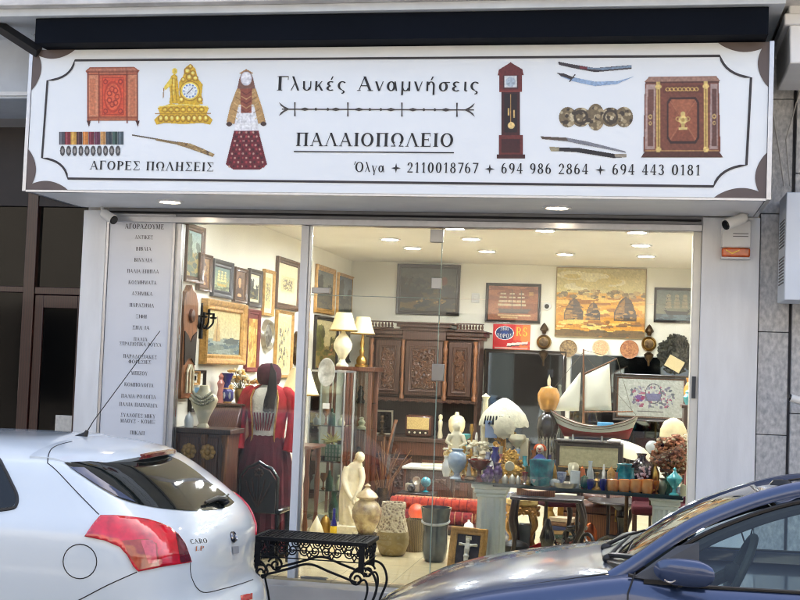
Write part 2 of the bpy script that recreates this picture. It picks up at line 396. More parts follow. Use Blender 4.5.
m_black_pl = mat('black_plastic', (22, 22, 24), .45, var=.1)
m_white_pl = mat('white_plastic', (226, 226, 222), .4, var=.04)

# ------------------------------------------------------------------ ground
m_asph = mat('asphalt', (112, 111, 110), .85, var=.35, scale=40, bump=.4, bscale=180)
m_pave = mat('paving', (212, 209, 202), .75, var=.2, scale=5, bump=.1, bscale=50)
m_kerb = mat('kerb_stone', (168, 166, 160), .8, var=.15, scale=10, bump=.15, bscale=60)
struct('road', MB().box(-60, -60, -.5, 60, 60, -.30), m_asph)
struct('pavement', MB().box(-40, -1.45, -.45, 40, -.10, -.15), m_pave)
struct('kerb', MB().box(-40, -1.6, -.45, 40, -1.452, -.148), m_kerb, bev=.015)
struct('opposite_pavement', MB().box(-40, -12.0, -.45, 40, -8.9, -.15), m_pave)
jm = MB()
for k in range(-50, 50): jm.box(k * .4, -1.45, -.151, k * .4 + .006, -.1, -.147)
for y in (-.55, -1.0): jm.box(-20, y, -.151, 20, y + .006, -.1475)
struct('pavement_joints', jm, mat('joint', (96, 92, 88), .9))
struct('shop_step', MB().box(-4.42, -.30, -.2, .84, -.062, -.012), mat('white_marble', (214, 210, 204), .35, var=.12, scale=3), bev=.008)

# shop room
m_wall = mat('cream_wall', (240, 236, 220), .75, var=.04, scale=2, bump=.04, bscale=60)
m_ceil = mat('ceiling_white', (238, 234, 222), .8, var=.03, scale=2)
def tiles(name, rgb, size):
    m = bpy.data.materials.new(name); m.use_nodes = True; nt = m.node_tree; b = nt.nodes['Principled BSDF']
    t = nt.nodes.new('ShaderNodeTexBrick'); t.offset = 0; t.inputs['Scale'].default_value = 1; t.inputs['Mortar Size'].default_value = .004
    t.inputs['Brick Width'].default_value = size; t.inputs['Row Height'].default_value = size
    c = lin(rgb); t.inputs['Color1'].default_value = (*c, 1); t.inputs['Color2'].default_value = (*[x * .9 for x in c], 1); t.inputs['Mortar'].default_value = (*[x * .6 for x in c], 1)
    tc = nt.nodes.new('ShaderNodeTexCoord'); nt.links.new(tc.outputs['Object'], t.inputs['Vector'])
    n = nt.nodes.new('ShaderNodeTexNoise'); n.inputs['Scale'].default_value = 4; n.inputs['Detail'].default_value = 7; mx = nt.nodes.new('ShaderNodeMix'); mx.data_type = 'RGBA'; mx.blend_type = 'MULTIPLY'; mx.inputs['Factor'].default_value = .35
    nt.links.new(tc.outputs['Object'], n.inputs['Vector']); nt.links.new(t.outputs['Color'], mx.inputs['A']); nt.links.new(n.outputs['Fac'], mx.inputs['B']); nt.links.new(mx.outputs['Result'], b.inputs['Base Color'])
    b.inputs['Roughness'].default_value = .22; return m
struct('floor', MB().box(-4.9, -.06, -.16, 3.2, 6.4, 0), tiles('cream_floor_tiles', (226, 208, 164), .45))
XW, YB, ZC = -3.65, 6.2, 2.97
struct('ceiling', MB().box(-4.9, .02, ZC, 3.2, 6.4, ZC + .1), m_ceil)
struct('wall_left', MB().box(XW - .2, .06, 0, XW, 6.4, ZC), m_wall)
struct('wall_back', MB().box(XW, YB, 0, 2.4, YB + .2, ZC), m_wall)
struct('wall_right', MB().box(2.2, .06, 0, 2.4, YB, ZC), m_wall)

# ------------------------------------------------------------------ the building the shop sits in
bd = thing('apartment_building', 'pale apartment building above the antique shop, with grey stone facing beside the shopfront', 'building', (0, 0, 0))
m_plaster = mat('plaster', (204, 198, 188), .85, var=.1, scale=2, bump=.1, bscale=40)
build('upper_wall', MB().box(-14, 0.0, 4.75, 12, 13, 14), m_plaster, bd)
build('rear_mass', MB().box(-14, 6.45, -.3, 12, 13, 4.74), m_plaster, bd)
build('fascia_wall', MB().box(-4.42, .04, 2.82, .84, .3, 4.74).box(.84, .32, -.3, 12, 6.44, 4.74).box(-14, .62, -.3, -4.43, 6.44, 4.74), m_plaster, bd)
m_stone = mat('grey_marble', (204, 204, 202), .45, rgb2=(152, 154, 156), scale=22, bump=.12, bscale=50, stretch=(1.6, 1.6, 1))
sb = MB()
zz = [-.15, .42, 1.26, 2.0, 2.86, 3.7, 4.5]
for a, b in zip(zz, zz[1:]): sb.box(.845, -.03, a + .003, 1.055, .2, b - .002)
for a, b in zip([-.15, .72, 1.42, 2.3, 3.15, 4.5], [.72, 1.42, 2.3, 3.15, 4.5]): sb.box(1.075, -.06, a + .003, 1.62, .2, b - .002)
for k in range(6):
    for a, b in zip(zz, zz[1:]): sb.box(1.64 + k * .9, -.05, a + .003, 2.53 + k * .9, .2, b - .002)
build('stone_facing', sb, m_stone, bd, bev=.004)
build('facing_joint', MB().box(.842, .0, -.15, 7, .31, 4.5), mat('joint_dark', (92, 92, 94), .9), bd)
# balcony slab edge over the sign
p0 = at(35, 16, -1.15)
zs = p0.z
build('balcony_slab', MB().box(-14, -1.30, zs + .035, 12, 0, zs + .30), m_conc, bd, bev=.006)
build('slab_ledge', MB().box(-14, -1.22, zs - .02, .86, 0, zs + .034), mat('slab_ledge_paint', (206, 212, 216), .7, var=.08, scale=6), bd, bev=.004)
build('balcony_parapet', MB().box(-14, -1.26, zs + .301, 12, -1.1, zs + 1.2), m_plaster, bd)
build('dark_navy_band', MB().box(-4.335, -1.17, 3.874, .76, 0.02, zs - .025), m_navy, bd)  # near-black band filling the height between sign and ledge
# swept plaster soffit at the upper right
rp = [at(772, -8, -1.0), at(815, -12, -1.0), at(815, 62, -.75), at(788, 66, -.4), at(775, 52, -.4)]
build('corner_soffit', MB().box(.875, -1.0, 3.98, 2.5, -.07, 4.06).prism([(0, 0), (.22, .0), (.5, .28), (.5, .5), (-.02, .5)], (1, 0, 0), (0, 0, 1), (0, 1, 0), (.92, -.98, 3.73), 0, .8), m_soffit, bd, bev=.01)

# ------------------------------------------------------------------ sign
SY = -1.0
S = lambda px, py, d=.004: at(px, py, SY) + Vector((0, -d, 0))
tl, bl, tr_, br = at(35, 50, SY), at(25, 190, SY), at(770, 42, SY), at(768, 198, SY)
sx0, sx1, sz0, sz1 = -4.43, .785, 2.836, 3.868
sg = thing('shop_sign', 'long white shop sign with brown corners, antique pictures and black Greek lettering above the window', 'sign', (-1.8, SY, sz0))
build('panel', MB().box(sx0, SY, sz0, sx1, -.07, sz1), m_sign, sg, bev=.003)
build('underside', MB().box(sx0 + .002, SY + .035, sz0 - .006, sx1 - .002, -.071, sz0 - .0008), m_soffit, sg)
build('edge_trim', MB().box(sx0 - .028, SY - .006, sz0 - .01, sx0 - .001, -.1, sz1 + .004).box(sx1 + .001, SY - .012, sz0 - .01, sx1 + .03, -.1, sz1 + .004)
      .box(sx0, SY - .004, sz0 - .016, sx1, SY + .03, sz0 - .001), m_alu, sg)
# corner ornaments: two brown bowls meeting at each corner
UX, UZ = Vector((1, 0, 0)), Vector((0, 0, 1))
def bowl(o, d1, d2, L, D):
    o = Vector(o); pts = [o + d1 * (L * i / 14) + d2 * (D * math.sin(math.pi * min(1, max(0, (i / 14) * .93 + .07))) ** .8) for i in range(15)]
    return [o] + pts + [o + d1 * L]
e = .0035
for (cx, cz, a, b) in ((sx0, sz1, 1, -1), (sx1, sz1, -1, -1), (sx0, sz0, 1, 1), (sx1, sz0, -1, 1)):
    cm = MB(); cm.poly(bowl((cx, SY - e, cz), UX * a, UZ * b, .33, .066)); cm.poly(bowl((cx, SY - e - .0006, cz), UZ * b, UX * a, .30, .072)); build('corner_ornament', cm, m_brown, sg, smooth=False)

def arc(p, q, c, n=8):
    """concave corner from p to q bulging toward the middle of the board"""
    out = []
    for i in range(n + 1):
        t = i / n; lp = (p[0] + (q[0] - p[0]) * t, p[1] + (q[1] - p[1]) * t); k = 4 * t * (1 - t); out.append((lp[0] + c[0] * k, lp[1] + c[1] * k))
    return out
bp = arc((47.7, 80.7), (75, 60.5), (5, 4)) + arc((719.7, 56), (751, 77.8), (-5, 4)) + arc((746.4, 165), (713.4, 186.4), (-5, -4)) + arc((68, 178.6), (42.2, 158), (5, -4))
def ribbon(path, w, close=True):
    P = [S(x, y) for x, y in path]; n = len(P); inn, out = [], []
    for i in range(n):
        a, b = (P[i - 1], P[(i + 1) % n]) if close else (P[max(0, i - 1)], P[min(n - 1, i + 1)]); t = (b - a).normalized(); nn = Vector((-t.z, 0, t.x)) * (w / 2); inn.append(P[i] - nn); out.append(P[i] + nn)
    m = MB()
    for i in range(n if close else n - 1): j = (i + 1) % n; m.poly([inn[i], inn[j], out[j], out[i]])
    return m
build('border_line', ribbon(bp, .016), mat('border_ink', (52, 48, 50), .5, var=.04), sg, smooth=False)
def sign_text(s, x0, y0, x1, y1, hpx, name='lettering', m=None, sag=.0):
    a, b = S(x0, y0), S(x1, y1); U = (b - a).normalized(); V = Vector((-U.z, 0, U.x))
    o = build(name, text_mb(s, a, U, V, Vector((0, -1, 0)), hpx * mpp(SY), (b - a).length), m or m_black, sg, smooth=False); o['label'] = 'line of black serif letters reading ' + s; return o
sign_text('Γλυκές Αναμνήσεις', 277, 90.5, 480, 91.5, 15)
sign_text('ΠΑΛΑΙΟΠΩΛΕΙΟ', 296, 146, 454, 147, 14)
sign_text('ΑΓΟΡΕΣ ΠΩΛΗΣΕΙΣ', 90, 169.5, 214, 171.5, 9.5)
sign_text('Όλγα ✦ 2110018767 ✦ 694 986 2864 ✦ 694 443 0181', 354, 172, 701, 175.5, 10.5)
build('underline', ribbon([(294, 151.6), (454, 152.8)], .008, False), m_black, sg, smooth=False)
# ornamental dividing line: bar, beads, arrow ends
om = MB()
def opoly(pts): om.poly([S(x, y) for x, y in pts])
ya = lambda x: 109.2 + (x - 280) * .004
opoly([(282, ya(282) - .6), (474, ya(474) - .6), (474, ya(474) + .6), (282, ya(282) + .6)])
for x in (295, 348, 402, 457):
    opoly([(x - .8, ya(x) - 7), (x + .8, ya(x) - 7), (x + .5, ya(x)), (x - .5, ya(x))]); opoly([(x - .5, ya(x)), (x + .5, ya(x)), (x + .8, ya(x) + 7), (x - .8, ya(x) + 7)])
for i, x in enumerate((305, 316, 328, 336, 359, 370, 381, 391, 413, 424, 435, 446)):
    l = 6 if i % 4 in (0, 3) else 2
    om.poly([S(px, py, .0046) for px, py in ((x - l, ya(x)), (x, ya(x) - 1.7), (x + l, ya(x)), (x, ya(x) + 1.7))])
for x, s_ in ((281, 1), (473, -1)):
    for v in (-1, 1):
        om.poly([S(px, py, .0048) for px, py in ((x + 9 * s_, ya(x)), (x + 3 * s_, ya(x) + v * 3), (x - 2 * s_, ya(x) + v * 7), (x, ya(x) + v * 3.4), (x + 4 * s_, ya(x) + v * .5))])
build('divider_ornament', om, mat('divider_ink', (70, 64, 60), .5), sg, smooth=False)

def print_on_sign(name, art, x0, y0, x1, y1, label):
    O = S(x0, y1, .003); U = S(x1, y1, .003) - O; V = S(x0, y0, .003) - O
    art.soft(.05).blur().mesh(name, O, U, V, m_print, sg)['label'] = label
# red-orange cabinet
a = Art(140, 146, seed=1)
a.poly([(.03, .93), (.10, .99), (.88, .99), (.97, .93), (.95, .90), (.05, .90)], (150, 82, 58)).poly([(.05, .93), (.12, .975), (.86, .975), (.94, .93)], (190, 120, 92)).rect(.06, .1, .94, .9, (198, 112, 76)).rect(.08, .14, .24, .86, (214, 142, 104)).rect(.78, .14, .92, .86, (206, 134, 96))
a.rect(.11, .2, .21, .8, (204, 122, 84)).rect(.81, .2, .89, .8, (196, 116, 80)).rect(.27, .12, .75, .87, (160, 66, 42)).rect(.285, .135, .735, .855, (206, 92, 56)).rect(.32, .2, .70, .82, (176, 58, 36)).rect(.335, .215, .685, .805, (216, 82, 48)).ell(.51, .5, .155, .26, (184, 60, 36)).ell(.51, .5, .13, .22, (222, 96, 58))
for k in range(7): a.ring(.51 + .07 * math.cos(k * .9), .5 + .13 * math.sin(k * .9), .045, .05, .35, (158, 46, 32))
for cx, cy in ((.38, .75), (.64, .75), (.38, .26), (.64, .26)): a.ring(cx, cy, .04, .045, .4, (150, 44, 32))
a.rect(.06, .865, .94, .875, (126, 62, 42)).rect(.06, .1, .94, .17, (156, 80, 52)).rect(.06, .125, .94, .135, (206, 130, 90))
for x in (.065, .255, .745, .925): a.rect(x, .06, x + .018, .93, (128, 60, 42))
for x in (.05, .9): a.poly([(x, .1), (x + .07, .1), (x + .04, .0)], (70, 34, 28))
print_on_sign('cabinet_print', a, 84, 67, 141.5, 127, 'picture of a red inlaid cabinet')
# gilt clock
a = Art(150, 150, seed=2); G = [(220, 178, 44), (244, 214, 84), (168, 122, 26), (250, 232, 130)]
a.poly([(.02, .1), (.06, .02), (.2, .05), (.5, .03), (.8, .05), (.94, .02), (.98, .1), (.88, .19), (.92, .29), (.7, .36), (.5, .33), (.3, .36), (.08, .29), (.12, .19)], G[0])
for k in range(9): a.ring(.13 + .092 * k, .12, .05, .06, .35, G[2]).ell(.13 + .092 * k, .13, .022, .028, G[3])
for k in range(7): a.ring(.2 + .1 * k, .26, .05, .045, .35, G[2]).ell(.2 + .1 * k, .265, .02, .018, G[1])
a.line([(.04, .2), (.5, .19), (.95, .2)], .012, G[2]).line([(.1, .31), (.5, .345), (.9, .31)], .014, G[3])
a.poly([(.42, .35), (.82, .35), (.8, .5), (.82, .66), (.74, .76), (.7, .92), (.62, .995), (.54, .94), (.5, .8), (.43, .7), (.44, .5)], G[0])
for cx, cy, r in ((.57, .88, .06), (.66, .84, .05), (.6, .78, .06), (.7, .76, .05), (.5, .74, .04), (.47, .42, .05), (.77, .42, .05), (.62, .95, .04)): a.ring(cx, cy, r, r, .35, G[2]).ell(cx, cy + .01, r * .5, r * .45, G[3])
a.ell(.61, .56, .165, .16, G[2]).ell(.61, .56, .15, .145, G[1]).ell(.61, .56, .125, .122, (228, 234, 234))
for k in range(12): a.ell(.61 + .1 * math.cos(k * .5236), .56 + .098 * math.sin(k * .5236), .012, .012, (60, 90, 160))
a.line([(.61, .56), (.66, .61)], .012, (30, 30, 50)).line([(.61, .56), (.57, .52)], .012, (30, 30, 50))
a.poly([(.27, .36), (.45, .36), (.43, .5), (.42, .66), (.4, .8), (.36, .84), (.3, .8), (.27, .66), (.29, .5)], G[0]).ell(.36, .88, .042, .048, G[1]).poly([(.3, .78), (.18, .62), (.21, .57), (.33, .7)], G[1]).line([(.33, .78), (.31, .6), (.33, .38)], .012, G[2]).line([(.39, .76), (.37, .6), (.4, .38)], .012, G[2]).line([(.35, .8), (.34, .5)], .01, G[3]).line([(.18, .6), (.17, .45)], .012, G[2])
print_on_sign('clock_print', a, 153, 64, 214, 126, 'picture of an ornate gilt mantel clock')
# costume
a = Art(90, 220, seed=3)
a.poly([(.24, .42), (.76, .42), (.98, .05), (.82, .0), (.2, .0), (.02, .05)], (104, 24, 38))
for r in range(9):
    y = .03 + r * .042; hw = .46 - r * .026
    for q in range(9): a.ell(.5 + hw * (q - 4) / 4.6, y, .026, .011, ((196, 160, 140), (60, 12, 24), (168, 60, 66))[(q + r) % 3])
for x in (-.3, -.1, .12, .32): a.line([(.5 + x * .5, .42), (.5 + x * 1.2, .02)], .012, (70, 14, 26))
a.poly([(.3, .66), (.7, .66), (.78, .38), (.22, .38)], (232, 232, 232)).line([(.42, .6), (.38, .39)], .012, (196, 196, 200)).line([(.58, .6), (.62, .39)], .012, (196, 196, 200))
a.poly([(.28, .8), (.72, .8), (.86, .62), (.95, .47), (.78, .45), (.68, .64), (.32, .64), (.22, .45), (.04, .47), (.12, .62)], (184, 146, 92))
for x0, x1 in ((.28, .12), (.72, .88)):
    for k in range(5): a.line([(x0 + (x1 - x0) * k / 5, .78 - .06 * k), (x0 + (x1 - x0) * k / 5 + (.14 if x1 < .5 else -.14), .74 - .06 * k)], .014, (120, 84, 50) if k % 2 else (220, 190, 130))
a.poly([(.36, .8), (.64, .8), (.62, .56), (.38, .56)], (140, 74, 54))
for k in range(5): a.line([(.39, .77 - .045 * k), (.5, .74 - .045 * k), (.61, .77 - .045 * k)], .016, (214, 180, 120) if k % 2 else (92, 36, 36))
a.rect(.27, .425, .73, .46, (238, 238, 236)).poly([(.29, .8), (.71, .8), (.66, .9), (.6, .97), (.5, .995), (.4, .97), (.34, .9)], (122, 84, 70)).ell(.5, .9, .13, .07, (214, 214, 220)).ell(.5, .905, .10, .055, (232, 232, 236)).line([(.36, .955), (.5, .985), (.64, .955)], .025, (176, 134, 80))
a.ell(.1, .45, .07, .022, (70, 50, 44)).ell(.9, .45, .07, .022, (70, 50, 44))
print_on_sign('costume_print', a, 225, 69, 268, 169.5, 'picture of a traditional dress with a maroon patterned skirt')
# medals
a = Art(160, 60, seed=4); rb = [(70, 70, 78), (120, 30, 40), (200, 150, 60), (60, 24, 30), (196, 120, 50), (110, 28, 44), (90, 34, 60), (180, 130, 70), (40, 52, 62), (30, 60, 54), (60, 76, 84)]
for i in range(11): a.rect(.02 + i * .088, .48, .02 + i * .088 + .084, .98, rb[i]).rect(.04 + i * .088, .48, .055 + i * .088, .98, tuple(min(255, x + 50) for x in rb[i]))
for i in range(10):
    cx = .07 + i * .092; a.ell(cx, .24, .036, .2, (74, 72, 72)).ell(cx, .24, .018, .1, (160, 156, 150))
print_on_sign('medals_print', a, 58, 131.5, 125, 157, 'picture of a row of medals on ribbons')
# rifle
a = Art(180, 60, seed=5)
a.line([(.01, .95), (.55, .62)], .018, (96, 86, 70)).line([(.3, .75), (.66, .5)], .028, (140, 116, 76)).poly([(.55, .66), (.7, .58), (.85, .36), (.99, .12), (.97, .0), (.8, .22), (.66, .4), (.55, .52)], (150, 122, 78)).blobs(30, .58, .1, .97, .62, .05, [(190, 164, 110), (90, 70, 50)], .4, True)
print_on_sign('rifle_print', a, 132, 134, 215.5, 157, 'picture of an old long rifle')
# longcase clock
a = Art(70, 220, seed=6); w1, w2 = (104, 38, 34), (62, 20, 22)
a.poly([(.06, .86), (.94, .86), (.9, .92), (.62, .97), (.5, .995), (.38, .97), (.1, .92)], w1).rect(.12, .7, .88, .88, w1).rect(.18, .22, .82, .7, w2).rect(.1, .03, .92, .24, w1).rect(.03, .0, .98, .04, w2).rect(.18, .06, .82, .2, w2)
a.rect(.24, .72, .76, .86, (70, 30, 30)).rect(.28, .73, .72, .855, (214, 218, 216)).ell(.5, .79, .16, .05, (176, 190, 200)).rect(.28, .27, .72, .67, (32, 14, 16)).line([(.5, .66), (.5, .36)], .03, (200, 160, 90)).ell(.52, .34, .12, .036, (230, 200, 130))
a.rect(.4, .44, .46, .52, (214, 180, 110)).rect(.58, .42, .64, .5, (214, 180, 110)).rect(.12, .685, .88, .7, (140, 60, 50))
print_on_sign('longcase_clock_print', a, 496, 62, 525.5, 158.5, 'picture of a tall red longcase clock')
# swords
a = Art(170, 76, seed=7)
a.poly([(.02, .98), (.18, .9), (.5, .77), (.97, .86), (.97, .74), (.5, .64), (.2, .78), (.03, .88)], (60, 52, 54)).poly([(.3, .84), (.5, .77), (.75, .8), (.97, .86), (.97, .78), (.6, .7), (.4, .74)], (120, 140, 160)).poly([(.3, .84), (.4, .8), (.4, .72), (.3, .76)], (110, 40, 50))
a.poly([(.02, .6), (.1, .6), (.22, .48), (.5, .34), (.8, .36), (1, .5), (.78, .26), (.5, .2), (.2, .36), (.06, .5)], (150, 176, 206)).poly([(.0, .62), (.1, .6), (.24, .46), (.18, .42), (.06, .52)], (52, 44, 46)).line([(.17, .34), (.24, .56)], .014, (60, 54, 54))
print_on_sign('swords_print', a, 556.5, 61, 634, 92.5, 'picture of two curved swords')
a = Art(170, 62, seed=8); bz = [(120, 104, 76), (170, 152, 116), (70, 60, 48), (200, 186, 150)]
for cx, rx, ry in ((.12, .12, .38), (.3, .13, .36), (.5, .12, .5), (.7, .13, .36), (.88, .12, .38)): a.ell(cx, .5, rx, ry, bz[0])
a.blobs(170, .02, .05, .98, .95, .07, bz, .4, True).ring(.3, .5, .1, .28, .3, bz[2]).ring(.7, .5, .1, .28, .3, bz[2])
print_on_sign('buckle_print', a, 559, 104, 633, 130.5, 'picture of an ornate metal buckle')
a = Art(170, 56, seed=9)
a.poly([(.0, .98), (.3, .92), (.55, .74), (.97, .32), (.99, .24), (.7, .46), (.5, .6), (.3, .76), (.02, .86)], (128, 130, 136)).poly([(.0, .98), (.3, .92), (.32, .78), (.02, .86)], (90, 76, 64))
a.poly([(.12, .5), (.45, .46), (.85, .2), (.97, .2), (.99, .06), (.84, .02), (.42, .28), (.14, .34)], (32, 30, 34)).poly([(.1, .52), (.22, .5), (.22, .33), (.12, .33)], (160, 150, 120)).poly([(.85, .2), (.99, .2), (.99, .05), (.86, .05)], (160, 150, 130))
print_on_sign('sabres_print', a, 540.5, 136, 627.5, 158.5, 'picture of a sabre and its black scabbard')
# brown commode with gilt mounts
a = Art(160, 160, seed=10)
a.poly([(.04, .93), (.1, .995), (.92, .995), (.97, .93)], (158, 122, 104)).poly([(.05, .93), (.96, .93), (.95, .905), (.06, .905)], (84, 48, 40)).poly([(.03, .07), (.97, .07), (.95, .91), (.05, .91)], (120, 68, 50))
a.poly([(.05, .1), (.17, .1), (.18, .9), (.06, .9)], (176, 150, 140)).poly([(.08, .14), (.15, .14), (.155, .84), (.085, .84)], (112, 74, 62)).poly([(.84, .1), (.94, .1), (.94, .9), (.85, .9)], (168, 144, 136)).poly([(.865, .14), (.925, .14), (.925, .84), (.87, .84)], (100, 66, 58))
a.poly([(.0, .0), (1, .0), (.95, .075), (.05, .075)], (86, 50, 40)).rect(.05, .075, .95, .09, (190, 150, 90)).rect(.27, .79, .75, .88, (104, 56, 42))
for k in range(8): a.ring(.33 + .05 * k, .835, .03, .025, .45, (216, 184, 100))
for x in (.19, .77): a.rect(x, .06, x + .05, .93, (208, 178, 104)).rect(x + .018, .08, x + .032, .9, (150, 112, 60)).ell(x + .025, .87, .04, .03, (226, 198, 120)).ell(x + .025, .1, .035, .03, (226, 198, 120))
a.poly([(.36, .17), (.67, .17), (.71, .23), (.71, .68), (.67, .74), (.36, .74), (.32, .68), (.32, .23)], (56, 30, 26)).poly([(.37, .2), (.66, .2), (.69, .25), (.69, .66), (.66, .71), (.37, .71), (.34, .66), (.34, .25)], (150, 86, 60)).poly([(.37, .2), (.66, .2), (.515, .45)], (132, 72, 50)).poly([(.37, .71), (.66, .71), (.515, .45)], (164, 98, 68)).line([(.36, .22), (.67, .69)], .008, (180, 118, 84)).line([(.67, .22), (.36, .69)], .008, (180, 118, 84))
a.rect(.46, .34, .57, .37, (226, 204, 130)).rect(.495, .37, .535, .42, (206, 176, 104)).ell(.515, .46, .055, .05, (226, 204, 130)).ell(.515, .53, .03, .035, (216, 190, 116)).ring(.455, .47, .03, .03, .4, (206, 176, 104)).ring(.575, .47, .03, .03, .4, (206, 176, 104)).ell(.515, .46, .025, .025, (180, 146, 80))
for x in (.115, .895): a.ring(x, .5, .025, .03, .5, (206, 176, 110)).ring(x, .42, .02, .025, .5, (206, 176, 110))
print_on_sign('commode_print', a, 641, 76.5, 723, 157.5, 'picture of a brown commode with gilt mounts')

# ------------------------------------------------------------------ shopfront
sf = thing('shopfront', 'white aluminium shopfront with tall frameless glass panes and a glass door', 'shopfront', (-1.6, 0, 0))
GZ = 2.715
build('left_pilaster', MB().box(-4.415, -.055, -.15, -4.215, .25, 2.81)  , m_white, sf, bev=.004)
build('pilaster_casing', MB().box(-4.213, -.03, -.1, -3.62, .06, 2.79), m_white, sf)
build('right_pilaster', MB().box(.43, -.055, -.15, .838, .28, 2.825), m_white, sf, bev=.004)
build('cream_reveal', MB().box(.372, -.03, -.02, .428, .26, 2.72), mat('reveal', (232, 228, 214), .5, var=.04), sf, bev=.003)
build('reveal_latch', MB().box(.385, -.045, 1.5, .412, -.0301, 1.66), m_alud, sf)
build('transom_rail', MB().box(-4.2, -.07, GZ + .003, .428, .05, GZ + .052), m_alu, sf, bev=.004)
build('transom_gap', MB().box(-4.2, -.05, GZ + .054, .428, .05, 2.83), mat('gap_grey', (150, 152, 156), .5, .3), sf)
build('thin_dark_line', MB().box(-4.2, -.085, GZ + .075, .42, -.0505, GZ + .088), m_dark, sf)  # thin dark strip along the top of the transom
pm = MB().box(-2.605, -.03, -.01, -2.545, .04, GZ); build('centre_post', pm, m_white, sf, bev=.003)
build('side_channel', MB().box(-3.618, -.04, -.01, -3.585, .05, GZ).box(-2.544, -.01, -.01, -2.525, .03, GZ), m_alu, sf, bev=.002)
xd = at(436, 400, 0).x; zd = at(380, 297, 0).z
build('window_pane', MB().box(-3.584, .006, .0, -2.606, .016, GZ), m_glass, sf)
build('transom_pane', MB().box(-2.524, .004, zd + .005, .37, .014, GZ), m_glass, sf)
build('glass_door', MB().box(-2.52, .004, .01, xd - .004, .014, zd), m_glass, sf)
build('window_pane', MB().box(xd + .004, .004, .0, .37, .014, zd), m_glass, sf)
m_edge = mat('glass_edge', (150, 176, 166), .2, var=.05, alpha=.7)
build('glass_edge', MB().box(xd - .0038, .002, .01, xd + .0038, .016, zd).box(-2.52, .002, zd + .0005, xd, .016, zd + .0045).box(xd + .0, .002, zd + .0, xd + .006, .016, GZ), m_edge, sf)
for (px, py, w, h) in ((437, 236, .1, .1), (436.5, 283.5, .075, .085), (321, 290.5, .14, .045)):
    p = at(px, py, 0); f_ = build('patch_fitting', MB().box(p.x - w / 2, -.016, p.z - h / 2, p.x + w / 2, .034, p.z + h / 2), m_steel, sf, bev=.003)
p = at(438, 372.5, 0); build('door_lock', MB().box(p.x - .045, -.02, p.z - .065, p.x + .045, .038, p.z + .065), m_steel, sf, bev=.004)
build('floor_spring_plate', MB().box(-2.5, -.02, -.008, -2.3, .04, .012), m_steel, sf, bev=.002)

# list board on the left pilaster
lb = thing('list_board', 'tall white board on the shopfront pilaster listing in Greek what the shop buys', 'sign', (-3.93, -.03, .3))
LY = -.045
build('board', MB().box(-4.19, LY, .15, -3.655, -.031, 2.765), mat('board_white', (216, 220, 226), .4, var=.03, scale=2), lb, bev=.002)
build('board_frame', MB().box(-4.212, LY - .012, .15, -4.191, -.031, 2.785).box(-3.654, LY - .012, .15, -3.632, -.031, 2.785).box(-4.19, LY - .012, 2.766, -3.655, -.031, 2.785), m_alu, lb, bev=.002)
tm = MB(); hm = MB()
for s, y, w in (('ΑΓΟΡΑΖΟΥΜΕ', 226.6, 43), ('ΑΝΤΙΚΕΣ', 236.8, 20), ('ΒΙΒΛΙΑ', 248.4, 17), ('ΒΙΝΥΛΙΑ', 259.6, 20), ('ΠΑΛΙΑ ΕΠΙΠΛΑ', 270.8, 35), ('ΚΟΣΜΗΜΑΤΑ', 282, 31), ('ΑΣΗΜΙΚΑ', 293.2, 23), ('ΠΑΡΑΣΗΜΑ', 304.8, 27), ('ΞΙΦΗ', 316, 12),
                ('ΣΠΑΘΙΑ', 327.2, 19), ('ΠΑΛΙΑ', 338.8, 15), ('ΣΤΡΑΤΙΩΤΙΚΑ ΡΟΥΧΑ', 343.8, 46), ('ΠΑΡΑΔΟΣΙΑΚΕΣ', 356.2, 37), ('ΦΟΡΕΣΙΕΣ', 361.4, 25), ('ΜΠΙΖΟΥ', 372.8, 18), ('ΚΟΜΠΟΛΟΓΙΑ', 384.4, 32), ('ΠΑΛΙΑ ΡΟΛΟΓΙΑ', 396, 38), ('ΠΑΛΙΑ ΠΑΙΧΝΙΔΙΑ', 404.4, 42),
                ('ΣΥΛΛΟΓΕΣ ΜΙΚΥ', 415.2, 38), ('ΜΑΟΥΣ - ΚΟΜΙΞ', 420.8, 38), ('ΠΙΚΑΠ', 432.4, 16), ('ΔΙΣΚΟΙ', 444, 18), ('ΠΙΝΑΚΕΣ', 456, 22)):
    xc = 144.5 - (y - 224) * .035; o = at(xc, y + 2.3, LY - .002)
    text_mb(s, o, UX, UZ, Vector((0, -1, 0)), (5.2 if y < 230 else 3.9) * mpp(0), w * mpp(0) * 1.02, True, mb=hm if y < 230 else tm)
build('heading', hm, m_black, lb, smooth=False)
build('list_lettering', tm, mat('grey_ink', (58, 58, 62), .5), lb, smooth=False)

# soffit downlights
for i, (px, py) in enumerate(((170, 201), (557, 207))):
    p = atz(px, py, 2.83); t = thing('soffit_downlight', ['lit round downlight under the sign above the list board', 'lit round downlight under the sign above the glass shop window'][i], 'light', (p.x, p.y, 2.8), 'downlights under the sign')
    build('ring', MB().lathe([(.075, 0), (.105, 0), (.105, -.012), (.08, -.012), (.075, -.004)], (p.x, p.y, 2.8295), 28), m_white_pl, t)
    build('lamp', MB().lathe([(.0, -.004), (.074, -.004)], (p.x, p.y, 2.8295), 20), emat('soffit_led', (255, 232, 200), 14), t)

